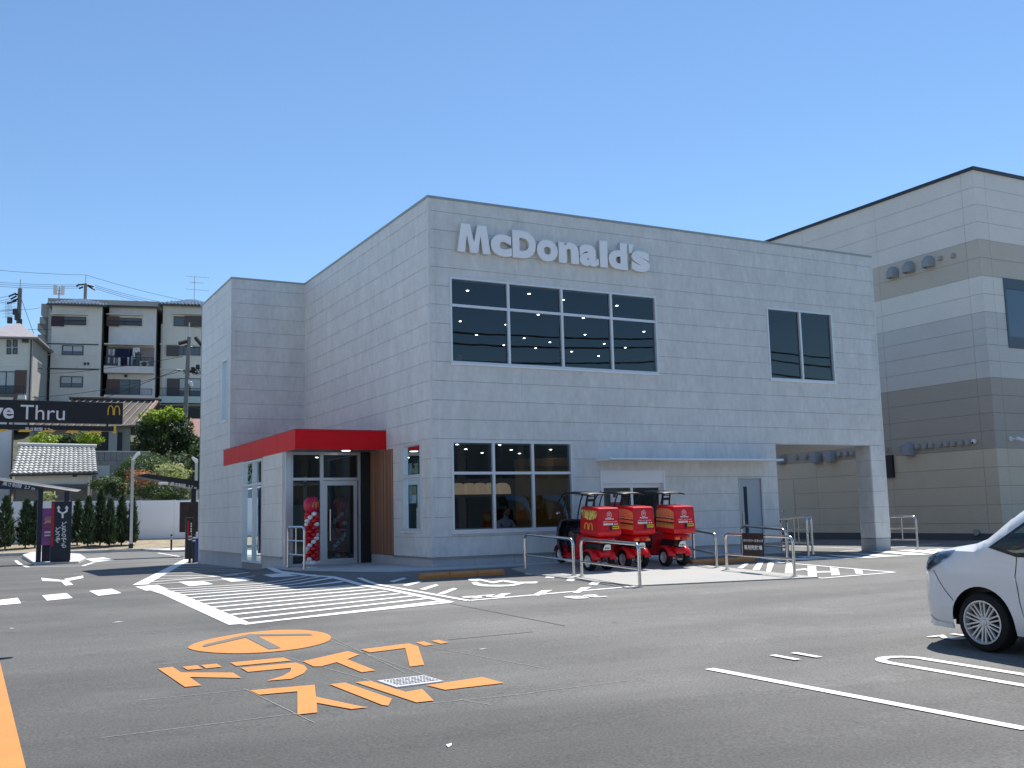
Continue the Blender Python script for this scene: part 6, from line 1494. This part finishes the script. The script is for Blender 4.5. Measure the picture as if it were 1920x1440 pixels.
# small outhouse with pantile roof right behind the fence
TYs = 50; tl, tr, bl_, br_ = onY(36, 838, TYs+2.2), onY(178, 841, TYs+2.2), onY(20, 890, TYs), onY(182, 886, TYs)
th_ = thing('tiled_outhouse', 'small house with pale rounded pantile roof behind the fence', 'house', (bl_.x, TYs, 1.0))
m_pan = mat('silver_pantile', (.46, .46, .43), .35, n=(3, .12), objr=.18, coat=.2)
mb = MB(); mb.add([tuple(bl_), tuple(br_), tuple(tr), tuple(tl), (bl_.x, TYs, bl_.z-.1), (br_.x, TYs, br_.z-.1), (tr.x, TYs+4.4, br_.z), (tl.x, TYs+4.4, bl_.z)], [(0, 1, 2, 3), (0, 1, 5, 4), (3, 2, 6, 7), (1, 2, 6), (0, 3, 7)])
trf = mb.build('roof', mat('roof_underlay', (.12, .12, .11), .9), th_, world=True)
NC, NRr = 17, 11
LT = WL(th_)
for j in range(NRr):
    for i in range(NC):
        t0, t1 = i/NC, (i+1)/NC; s0, s1 = j/NRr, (j+1)/NRr+.02
        P = lambda t, s: bl_.lerp(br_, t).lerp(tl.lerp(tr, t), s)
        A, B, C_, D_ = P(t0, s0), P(t1, s0), P(t1, s1), P(t0, s1); nrm = (B-A).cross(D_-A).normalized(); mb = MB(); n = 6
        for (u, v), lift in (((A, B), .10), ((D_, C_), .03)):
            for k in range(n+1): x = k/n; q = u.lerp(v, x)+nrm*(lift+.075*sin(x*pi)**1.0*(1 if x < 1 else 1)); mb.v.append(tuple(q-LT))
        for k in range(n): mb.f.append((k, k+1, n+1+k+1, n+1+k))
        mb.v += [tuple(A-LT), tuple(B-LT)]; mb.f.append(tuple(range(n, -1, -1))+(len(mb.v)-2, len(mb.v)-1))
        mb.build('pantile', m_pan, trf, smooth=45)
mb = MB(); mb.tube([tl+Vector((-.1, 0, .15)), tr+Vector((.1, 0, .15))], .14, 8); mb.build('ridge_tile', m_pan, trf, world=True, smooth=50)
mb = MB(); mb.tube([bl_+Vector((-.1, -.08, -.05)), br_+Vector((.05, -.08, -.05))], .07, 8); mb.build('gutter', m_fr, th_, world=True); mb = MB(); mb.tube([bl_+Vector((0, -.08, -.05)), bl_+Vector((.02, -.05, -.5)), bl_+Vector((.02, -.05, -3))], .045, 6); mb.build('downpipe', m_fr, th_, world=True)
MB().box(bl_.x+.35, br_.x-.3, TYs+.5, TYs+4, bl_.z-.62, bl_.z-.02).build('wall', m_w3, th_, world=True); MB().box(bl_.x+.2, br_.x-.15, TYs+.3, TYs+4, bl_.z-.85, bl_.z-.62).build('lower_eave', mat('dark_eave', (.10, .105, .11), .7), th_, world=True)
MB().box(bl_.x+.35, br_.x-.3, TYs+.6, TYs+4, .6, bl_.z-.85).build('lower_wall', mat('dark_timber_wall', (.17, .15, .13), .9, n=(1, .2)), th_, world=True)
p = onY(140, 891, TYs+.5); MB().box(p.x-.13, p.x+.13, TYs+.44, TYs+.5, p.z-.1, p.z+.1).build('vent', m_fr, th_, world=True); p = onY(167, 900, TYs+.2); MB().box(p.x-.06, p.x+.06, TYs+.2, TYs+.32, .6, bl_.z-.1).build('corner_post', m_w3, th_, world=True)
# white gable at the far left edge
p, q = onY(25, 790, 53), onY(25, 900, 53)
wg = thing('white_gable', 'blank white rendered gable wall at the left edge behind the gate', 'house', (p.x-6, 53, 1.5)); MB().box(p.x-9, p.x-.05, 53, 60, 1.5, p.z+1.6).build('wall', mat('white_render', (.62, .63, .64), .9, n=(.5, .05)), wg, world=True); mb = MB(); mb.tube([(p.x, 52.95, 1.5), (p.x, 52.95, p.z+1.5)], .05, 6); mb.build('downpipe', m_fr, wg, world=True); MB().box(p.x-9.2, p.x+.2, 52.8, 60.2, p.z+1.6, p.z+1.8).build('roof', m_brf, wg, world=True)
# garden wall with open blocks, gate
p, q = onY(183, 848, 54), onY(225, 875, 54)
gw = thing('garden_wall', 'grey garden wall with patterned blocks beside the pantile roof', 'wall', (p.x, 54, 2.0)); MB().box(p.x-.3, q.x+2.0, 54, 54.2, 2.0, q.z).build('base', mat('block_wall', (.30, .29, .27), .9, n=(2, .1)), gw, world=True)
k = p.x-.3
while k < q.x+1.9: MB().box(k+.01, k+.36, 54, 54.16, q.z+.01, q.z+.40).build('block', mat('block_wall', (.30, .29, .27), .9, n=(2, .1)), gw, world=True); MB().box(k+.01, k+.36, 54, 54.16, q.z+.42, p.z+.02).build('block', mat('block_wall', (.30, .29, .27), .9, n=(2, .1)), gw, world=True); k += .38
MB().box(p.x-.35, q.x+2.0, 53.95, 54.22, p.z+.03, p.z+.10).build('cap', m_w1, gw, world=True)
p, q = onY(182, 873, 50.4), onY(205, 900, 50.4); MB_ = MB().box(p.x, q.x, 50.4, 50.45, q.z-.8, p.z); o = MB_.build('garden_gate', mat('pale_green_gate', (.48, .52, .48), .6), None); tag(o, 'pale panelled garden gate right of the pantile roof', 'gate')
# ================================================================ TREES AND SHRUBS
def leafmat(name, c, tl=.34): 
    m = mat(name, [k*1.25 for k in c], .55, island=.5, n=(1.2, .25), spec=.3)
    t = m.node_tree; b = t.nodes['Principled BSDF']; o = t.nodes['Material Output']; tr = t.nodes.new('ShaderNodeBsdfTranslucent'); mx = t.nodes.new('ShaderNodeMixShader'); mx.inputs[0].default_value = tl
    g_ = t.nodes.new('ShaderNodeMix'); g_.data_type = 'RGBA'; g_.blend_type = 'MULTIPLY'; g_.inputs['Factor'].default_value = 1; g_.inputs['B'].default_value = (1.35, 1.5, .7, 1)
    t.links.new(b.inputs['Base Color'].links[0].from_socket, g_.inputs['A']); t.links.new(g_.outputs['Result'], tr.inputs[0])
    t.links.new(b.outputs[0], mx.inputs[1]); t.links.new(tr.outputs[0], mx.inputs[2]); t.links.new(mx.outputs[0], o.inputs[0])
    return m
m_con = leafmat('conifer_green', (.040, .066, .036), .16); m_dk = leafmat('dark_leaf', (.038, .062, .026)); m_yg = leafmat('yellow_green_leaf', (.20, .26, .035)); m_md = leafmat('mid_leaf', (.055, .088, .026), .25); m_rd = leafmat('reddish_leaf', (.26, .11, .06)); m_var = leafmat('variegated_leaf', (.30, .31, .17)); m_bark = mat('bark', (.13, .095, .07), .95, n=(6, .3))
def conifer(px, pyt, Y, label, rw, seed, dense=1.0):
    rnd = random.Random(seed); q = onY(px, 1030, Y); z0 = zh(q.x, Y); H = onY(px, pyt, Y).z-z0
    t = thing('conifer', label, 'tree', (q.x, Y, z0), group='young conifers along the white fence')
    MB().tube([(0, 0, -.1), (.02, 0, H*.5), (0, .02, H*.97)], [.05, .035, .008], 7).build('trunk', m_bark, t)
    mb = MB(); n = int(1900*dense)
    for _ in range(n):
        k = rnd.random()**.85; z = .12+k*(H-.12); R = rw*(1-k)**.55*(.35+.65*min(1, k*5+.35)); a = rnd.random()*6.28; lob = .50+.50*abs(sin(a*1.5+k*17+seed))*(.75+.5*rnd.random()); rr = R*lob*rnd.uniform(.25, 1.05)
        p = Vector((rr*cos(a), rr*sin(a), z)); d = Vector((cos(a)*.75, sin(a)*.75, .95+rnd.uniform(-.3, .3))).normalized(); l = rnd.uniform(.16, .38)*(1-.45*k); sd = d.cross(Vector((rnd.gauss(0, 1), rnd.gauss(0, 1), rnd.gauss(0, 1)))).normalized()*l*.16
        o = len(mb.v); mb.v += [tuple(p-sd), tuple(p+d*l), tuple(p+sd)]; mb.f.append((o, o+1, o+2))
    mb.build('crown', m_con, t, raw=True)
cl = ['conifer cut by the left frame edge', 'conifer left of the left canopy post', 'small conifer half behind the left canopy post', 'dark conifer immediately right of the direction sign', 'bushy conifer second to the right of the direction sign', 'tallest conifer of the row, left of centre', 'conifer right of the tallest conifer', 'conifer second from the lamp post', 'slender conifer behind the lamp post']
for i, (px, pyt, r_) in enumerate(((9, 931, .66), (47, 937, .60), (65, 940, .34), (144, 938, .46), (164, 932, .58), (187, 917, .50), (205, 936, .50), (227, 931, .54), (247, 935, .38))): conifer(px, pyt, 40.9+(.5 if i % 2 else 0)+(.5 if i in (2, 3, 8) else 0), cl[i], r_, 100+i)
conifer(-25, 930, 41, 'conifer just outside the left frame edge', .6, 140)
def tree(name, label, cat, px, py, Y, rpx, rpy, m, n, size, seed, trunk=True, extra=(), shell=.5, lump=.3, depthr=None):
    rnd = random.Random(seed); c = onY(px, py, Y); sc = (onY(px+10, py, Y).x-onY(px-10, py, Y).x)/20; rx, rz = rpx*sc, rpy*sc; z0 = zh(c.x, Y)
    t = thing(name, label, cat, (c.x, Y, z0), group='garden greenery on the slope'); cz = c.z-z0
    if trunk:
        mb = MB(); mb.tube([(0, 0, -.3), (.1, .05, cz*.5), (0, 0, cz)], [.16, .12, .05], 8)
        for k in range(6): a = k*1.05+seed; mb.tube([(0.05, .03, cz*.55), (rx*.35*cos(a), rx*.35*sin(a), cz+rz*.1), (rx*.6*cos(a), rx*.6*sin(a), cz+rz*.4)], [.07, .045, .012], 6)
        mb.build('trunk', m_bark, t)
    mb = MB(); leaves(mb, (0, 0, cz), (rx, depthr or rx*.8, rz), n, size, rnd, shell, lump); mb.build('crown', m, t, raw=True)
    for (dx, dy, ax, az, mm, nn) in extra:
        mb = MB(); leaves(mb, (dx*sc, -.3, cz-dy*sc), (ax*sc, ax*sc*.8, az*sc), nn, size, rnd, shell, lump); mb.build('leaf_cluster', mm, t, raw=True, kind='stuff')
    return t
tree('garden_tree', 'large dark tree with yellow-green top beside the utility pole', 'tree', 300, 822, 58, 50, 42, m_dk, 4200, .17, 11, extra=((-12, -38, 32, 16, m_yg, 1500), (20, -44, 24, 17, m_yg, 1100), (38, -6, 24, 36, m_dk, 1500), (62, 20, 20, 34, m_md, 900)))  # top clusters use the yellower leaf colour
tree('clipped_shrub', 'big rounded clipped green shrub behind the right canopy', 'shrub', 278, 893, 50, 62, 45, m_md, 7000, .10, 12, trunk=False, shell=.8, lump=.06)
tree('shrub', 'pale variegated shrub above the right canopy', 'shrub', 320, 888, 47.6, 36, 22, m_var, 1700, .10, 13, trunk=False)
tree('shrub', 'reddish-leaved shrub left of the right canopy', 'shrub', 262, 903, 47.2, 30, 26, m_rd, 1500, .10, 14, trunk=False, extra=((-14, 16, 18, 22, m_var, 500),))
tree('hedge', 'dark hedge just above the white fence under the right canopy', 'hedge', 310, 922, 46.6, 66, 17, m_dk, 3200, .11, 15, trunk=False)
tree('shrub', 'mid-green shrub right of the pantile house', 'shrub', 200, 908, 48.0, 30, 17, m_md, 1700, .11, 16, trunk=False, extra=((18, 10, 24, 18, m_dk, 900),))
tree('shrub', 'yellow-green bush above the left of the pantile ridge', 'shrub', 82, 828, 58, 32, 17, m_yg, 1700, .14, 17, trunk=False)
tree('shrub', 'dark bush between the two yellow bushes above the pantiles', 'shrub', 127, 830, 58.5, 24, 17, m_dk, 1300, .14, 18, trunk=False)
tree('shrub', 'yellow-green bush above the right of the pantile ridge', 'shrub', 168, 821, 58, 24, 16, m_yg, 1200, .14, 19, trunk=False)
tree('shrub', 'light-leaved shrub at the edge of the grey wall', 'shrub', 372, 868, 52, 18, 46, m_md, 1500, .13, 20, trunk=False)
tree('hedge', 'dark undergrowth beneath the garden tree', 'hedge', 330, 880, 56, 60, 30, m_dk, 2600, .15, 21, trunk=False)
tree('shrub', 'thin brownish shrub between canopy posts above the fence', 'shrub', 90, 933, 45.2, 16, 14, m_var, 500, .09, 22, trunk=False)
# greenery beyond the left frame edge (seen only mirrored in the side windows)
for i, (x, y, sc_) in enumerate(((-14, 52, 1.5), (-20, 50, 1.8), (-27, 53, 1.6), (-34, 50, 1.9), (-42, 52, 1.7))):
    rnd = random.Random(60+i); t = thing('garden_tree', ['first', 'second', 'third', 'fourth', 'fifth'][i]+' leafy tree left of the frame, counted from the drive-thru gate', 'tree', (x, y, zh(x, y)), group='garden greenery on the slope')
    MB().tube([(0, 0, -.2), (.1, 0, 2*sc_), (0, 0, 3*sc_)], [.2, .14, .06], 8).build('trunk', m_bark, t); mb = MB(); leaves(mb, (0, 0, 2.9*sc_), (2.1*sc_, 1.8*sc_, 1.9*sc_), 1500, .3, rnd); mb.build('crown', m_dk if i % 2 else m_md, t, raw=True)
# ================================================================ UTILITY POLES AND WIRES
m_pole = mat('concrete_pole', (.20, .19, .175), .9, n=(2, .1)); m_wire = mat('black_cable', (.02, .02, .022), .6); m_ins = mat('insulator_black', (.012, .012, .016), .5)
def pole(pxt, pyt, pxb, pyb, Y, label, r0=.17, thin_top=None):
    a, b = onY(pxt, pyt, Y), onY(pxb, pyb, Y); z0 = zh(b.x, Y); t = thing('utility_pole', label, 'utility pole', (b.x, Y, z0))
    dx = a.x-b.x; H = a.z-z0; top = H
    if thin_top: z1 = onY(pxt, thin_top, Y).z-z0; MB().tube([(dx, 0, z1-.6), (dx, 0, H)], .05, 6).build('top_rod', m_alug, t); top = z1
    MB().tube([(0, 0, -.3), (dx, 0, top)], [r0, r0*.68], 12).build('shaft', m_pole, t, smooth=60)
    return t, dx, H, z0, b.x
t, dx, H, z0, bx_ = pole(355, 605, 343, 850, 62, 'utility pole standing right against the grey wall among the trees', .22, thin_top=632)
def fit(t, items, m=m_ins):
    for p in items: MB().tube([p[0], p[1]], p[2], 6).build('insulator', m, t)
def LP(px, py, Y, t): q = onY(px, py, Y); l = WL(t); return Vector((q.x-l.x, 0, q.z-l.z))
for a, b, r in (((335, 644), (350, 640), .16), ((366, 632), (379, 648), .16), ((346, 648), (366, 652), .05), ((344, 700), (372, 690), .04), ((330, 693), (372, 700), .06)): fit(t, [(LP(*a, 62, t), LP(*b, 62, t), r)])
for px, py in ((371, 692), (362, 697), (352, 720), (358, 724)): p = LP(px, py, 62, t); MB().lathe([(0, 0), (.16, 0), (.16, .34), (0, .4)], p, seg=10).build('transformer', m_w2 if py > 715 else m_ins, t)
mb = MB()
for k in range(7): c = LP(360+k*2.2, 694+(k % 3)*2, 62, t); mb.tube([c+Vector((.22*cos(a), .05*k-.2, .22*sin(a))) for a in [2*pi*i/14 for i in range(14)]], .02, 4, closed=True)
mb.build('cable_coil', m_wire, t)
p = LP(349, 812, 62, t); 
t2, dx, H, z0, bx_ = pole(161, 515, 160, 562, 106, 'distant utility pole rising above the apartment roof', .26, thin_top=532)
for a, b in (((143, 537), (149, 533)), ((148, 541), (156, 538)), ((149, 534), (160, 533)), ((165, 534), (176, 537)), ((168, 538), (179, 544)), ((160, 533), (174, 541))): fit(t2, [(LP(*a, 106, t2), LP(*b, 106, t2), .10)])
t3, dx, H, z0, bx_ = pole(38.5, 524, 33, 618, 92, 'leaning utility pole at the upper left with cables', .30, thin_top=541)
for a, b in (((16, 556), (30, 550)), ((20, 561), (31, 555)), ((24, 565), (34, 560)), ((26, 551), (36, 553)), ((13, 569), (31, 564))): fit(t3, [(LP(*a, 92, t3), LP(*b, 92, t3), .09)])
mb = MB()
for k in range(5): mb.tube([LP(11+k*2.5, 566, 92, t3), LP(11+k*2.5, 598, 92, t3)], .03, 4); mb.tube([LP(4, 570+k*6, 92, t3), LP(30, 569+k*6, 92, t3)], .02, 4)
mb.build('aerial_rack', m_alug, t3)
for px, py, r in ((33, 600, .5), (28, 590, .4), (36, 610, .45), (18, 606, .42)): p = LP(px, py, 92, t3); MB().lathe([(0, 0), (r*.6, 0), (r*.6, r*1.4), (0, r*1.5)], p, seg=10).build('transformer', m_fr, t3)
def wire(pts, label, r=.022):
    P = [onY(*q) for q in pts]; o0 = P[0]; fine = []
    for a, b in zip(P[:-1], P[1:]):
        for k in range(8): t = k/8; fine.append(a.lerp(b, t)+Vector((0, 0, -(b-a).length*.012*4*t*(1-t)))-o0)
    fine.append(P[-1]-o0); o = MB().tube(fine, r, 4).build('cable', m_wire, None); o.location = o0; tag(o, label, 'cable', 'overhead cables')
wire([(-30, 504, 104), (161, 515.5, 106), (330, 560, 110), (420, 575, 112)], 'topmost thin overhead cable running to the distant pole tip')
for i, (y0, y1, y2, nm) in enumerate(((527, 534, 566, 'upper'), (531, 537, 570, 'middle'), (535, 540, 574, 'lower'))): wire([(-30, y0, 100), (150, y1, 106)], '%s cable left of the distant pole' % nm); wire([(178, y1+1, 106), (300, y2, 110), (420, y2+16, 112)], '%s cable descending right of the distant pole' % nm)
for i, (ya, yb, nm) in enumerate(((563, 551, 'highest'), (570, 556, 'second'), (574, 560, 'third'), (583, 578, 'fourth'))): wire([(-30, ya, 88), (32, yb, 92)], '%s of the cables entering the leaning pole from the left' % nm)
wire([(-30, 586, 88), (36, 580, 92), (75, 577, 98)], 'cable passing behind the leaning pole'); wire([(40, 560, 92), (66, 632, 90)], 'steep stay cable from the leaning pole', .03)
wire([(42, 617, 92), (95, 618, 90)], 'level cable left of the terrace houses')
wire([(120, 772, 60), (330, 694, 62)], 'pale cable sloping up across the terrace house fronts', .03); wire([(60, 745, 70), (215, 727, 62), (345, 694, 62)], 'thin cable sagging below the laundry balcony'); wire([(88, 700, 74), (200, 690, 66), (343, 668, 62)], 'thin cable crossing the terrace house middle floors'); wire([(355, 762, 62), (400, 772, 60)], 'short cable from the near pole to the right', .03); wire([(354, 612, 62), (400, 617, 60)], 'short cable from the near pole top to the right')
# ================================================================ SURROUNDINGS BEHIND THE CAMERA (seen only mirrored in the glass; cream block and pale sheet bounce light)
rn = random.Random(9)
m_bld = [mat('street_building_grey', (.22, .22, .23), .8), mat('street_building_brown', (.18, .15, .13), .8)]
for i, (x0, x1, y, hgt) in enumerate(((-60, -37.5, -62, 10.5), (-37, -18.5, -64, 11.5), (-18, 5.5, -60, 10), (6, 25.5, -63, 11.5), (26, 51.5, -60, 10.5), (52, 80, -64, 12))):
    t = thing('street_building', ['low grey shop across the road, far left', 'taller brown shop across the road, left', 'low grey shop across the road straight behind', 'brown shop across the road, right of centre', 'low grey shop across the road, right', 'tall brown shop across the road, far right'][i], 'building', ((x0+x1)/2, y, zg(0, y)))
    w2 = (x1-x0)/2; MB().box(-w2, w2, -12, 0, 0, hgt).build('wall', m_bld[i % 2], t); MB().box(-w2-.1, w2+.1, -12.1, .1, hgt, hgt+.3).build('parapet', m_cop, t)
    for k in range(int(w2*2//3)):
        for zz in (.8, hgt*.55): MB().box(-w2+.6+k*3, -w2+2.8+k*3, .001, .05, zz, zz+hgt*.3).build('window', m_hpane, t)
t = thing('street_building', 'long cream block added at left to bounce sunlight onto the walls', 'building', (-36, -6, zg(-36, -6)))  # unseen cream block added to bounce warm sunlight onto the left-facing walls
MB().box(-9, 0, -26, 30, 0, 11).build('wall', mat('cream_bounce_wall', (.72, .68, .60), .9, n=(.4, .05)), t); MB().box(-9.2, .2, -26.2, 30.2, 11, 11.4).build('parapet', m_cop, t)
for k in range(13):
    for zz in (1.0, 4.4, 7.8): MB().box(.001, .06, -24+k*4.1, -22+k*4.1, zz, zz+1.6).build('window', m_hpane, t)
paint('bounce_pavement', [[(-34, -60), (-14, -60), (-14, 38), (-34, 38)]], mat('pale_bounce_paving', (.34, .33, .31), .9, n=(.5, .08)), lift=.004, px=False)  # unseen pale sheet added so the ground bounces more light onto left-facing walls
for z, sag, nm in ((14.6, 1.0, 'upper'), (14.0, 1.2, 'middle'), (12.9, 1.3, 'lower')):
    P = [Vector((-60, -40, z)), Vector((-10, -38, z-.2)), Vector((40, -42, z)), Vector((90, -40, z))]; fine = []
    for a, b in zip(P[:-1], P[1:]):
        for k in range(12): t = k/12; fine.append(a.lerp(b, t)-Vector((0, 0, sag*4*t*(1-t))))
    fine.append(P[-1]); o = MB().tube([p-P[0] for p in fine], .07, 5).build('cable', m_wire, None); o.location = P[0]; tag(o, '%s road-side cable mirrored in the upper windows' % nm, 'cable', 'road-side cables')
for i, x in enumerate((-10, 40)):
    t = thing('utility_pole', 'road-side utility pole behind the viewpoint, %s' % ('left' if i == 0 else 'right'), 'utility pole', (x, -39 if i == 0 else -42, zg(x, -40))); MB().tube([(0, 0, -.2), (0, 0, 16)], [.2, .12], 10).build('shaft', m_pole, t); MB().box(-.7, .7, -.05, .05, 14.6, 14.7).build('crossarm', m_fr, t)
# ================================================================ PEOPLE BEHIND THE GLASS
m_skin = mat('skin', (.45, .27, .19), .6); m_shirt = mat('white_shirt', (.72, .74, .76), .85, n=(5, .06)); m_hair = mat('dark_hair', (.015, .012, .012), .5); m_trs = mat('dark_trousers', (.03, .03, .04), .9)
def skin_body(name, V, E, R, m, parent, root=0):
    me = bpy.data.meshes.new(name); me.from_pydata(V, E, []); o = bpy.data.objects.new(name, me); COL.objects.link(o); o.parent = parent; me.materials.append(m)
    o.modifiers.new('skin', 'SKIN'); 
    if not me.skin_vertices: 
        bm = bmesh.new(); bm.from_mesh(me); bm.verts.layers.skin.verify(); bm.to_mesh(me); bm.free()
    for i, s in enumerate(me.skin_vertices[0].data): r = R[i]; s.radius = r if isinstance(r, tuple) else (r, r); s.use_root = (i == root)
    sb = o.modifiers.new('sub', 'SUBSURF'); sb.levels = 2; sb.render_levels = 2; o.modifiers['skin'].use_smooth_shade = True
    return o
def sitter(loc, rz, label, shirt=m_shirt, lean=.16):
    t = thing('person', label, 'person', loc, rz)
    # seated, facing -Y, forearms on the counter, head bent
    V = [(0, 0, .50), (0, -.03, .68), (0, -lean*.7, .86), (0, -lean, 1.0), (0, -lean-.03, 1.08), (0, -lean-.07, 1.17), (0, -lean-.12, 1.27),
         (-.19, -lean*.8, .97), (-.25, -lean-.10, .76), (-.13, -lean-.32, .76), (.19, -lean*.8, .97), (.25, -lean-.10, .76), (.13, -lean-.32, .76),
         (-.10, -.02, .47), (-.11, -.40, .48), (-.11, -.42, .08), (-.11, -.52, .04), (.10, -.02, .47), (.11, -.40, .48), (.11, -.42, .08), (.11, -.52, .04)]
    E = [(0, 1), (1, 2), (2, 3), (3, 4), (4, 5), (5, 6), (3, 7), (7, 8), (8, 9), (3, 10), (10, 11), (11, 12), (0, 13), (13, 14), (14, 15), (15, 16), (0, 17), (17, 18), (18, 19), (19, 20)]
    R = [(.15, .11), (.14, .10), (.16, .10), (.11, .08), .05, (.075, .09), (.07, .085), .065, .045, .035, .065, .045, .035, .085, .07, .045, .04, .085, .07, .045, .04]
    skin_body('body', V, E, R, shirt, t)
    hc = (0, -lean-.10, 1.22)
    MB().ball(hc, (.075, .092, .112), 16, 12).build('head', m_skin, t, smooth=180)
    hd = MB(); hd.ball((hc[0], hc[1]+.018, hc[2]+.028), (.083, .092, .10), 16, 10); hd.v = [(x, y, z) for x, y, z in hd.v]; hd.build('hair', m_hair, t, smooth=180)
    MB().ball((0, hc[1]-.092, hc[2]-.015), (.014, .02, .024), 8, 6).build('nose', m_skin, t, smooth=180)
    for s in (-1, 1):
        MB().ball((s*.075, hc[1]+.0, hc[2]-.01), (.012, .02, .03), 8, 6).build('ear', m_skin, t, smooth=180); MB().ball((s*.03, hc[1]-.084, hc[2]+.005), (.012, .008, .008), 8, 6).build('eye', m_black, t, smooth=180)
        mb = MB(); bx0 = (s*.13, -lean-.34, .765); mb.ball(bx0, (.04, .05, .018), 10, 6)
        for k, (fx, fl) in enumerate(((-.027, .06), (-.009, .07), (.009, .066), (.027, .052))): mb.tube([(bx0[0]+fx, bx0[1]-.03, .77), (bx0[0]+fx, bx0[1]-.03-fl*.6, .772), (bx0[0]+fx*1.05, bx0[1]-.03-fl, .762)], [.009, .0085, .006], 6)
        mb.tube([(bx0[0]-s*.03, bx0[1]+.01, .768), (bx0[0]-s*.06, bx0[1]-.03, .768)], [.010, .007], 6); mb.build('hand', m_skin, t, smooth=60)
    MB().box(-.19, .19, -.2, .2, .36, .40).build('stool_seat', m_trs, t, bevel=.02); MB().tube([(0, 0, 0), (0, 0, .36)], .025, 8).build('stool_post', m_steel, t)
    return t
p = onY(944, 985, 1.75)
sitter((p.x, 1.80, -.05), 0, 'person in a white shirt bent over the counter behind the ground floor window')
p = onY(862, 668, .9); sitter((p.x, 1.2, 3.76), 0, 'person seated upstairs at the left end of the wide upper window', mat('pale_top', (.45, .42, .38), .9))
p = onY(1528, 690, 1.3); sitter((p.x, 1.5, 3.76), 0, 'person seated upstairs behind the small right window', mat('dark_top', (.06, .06, .07), .9))
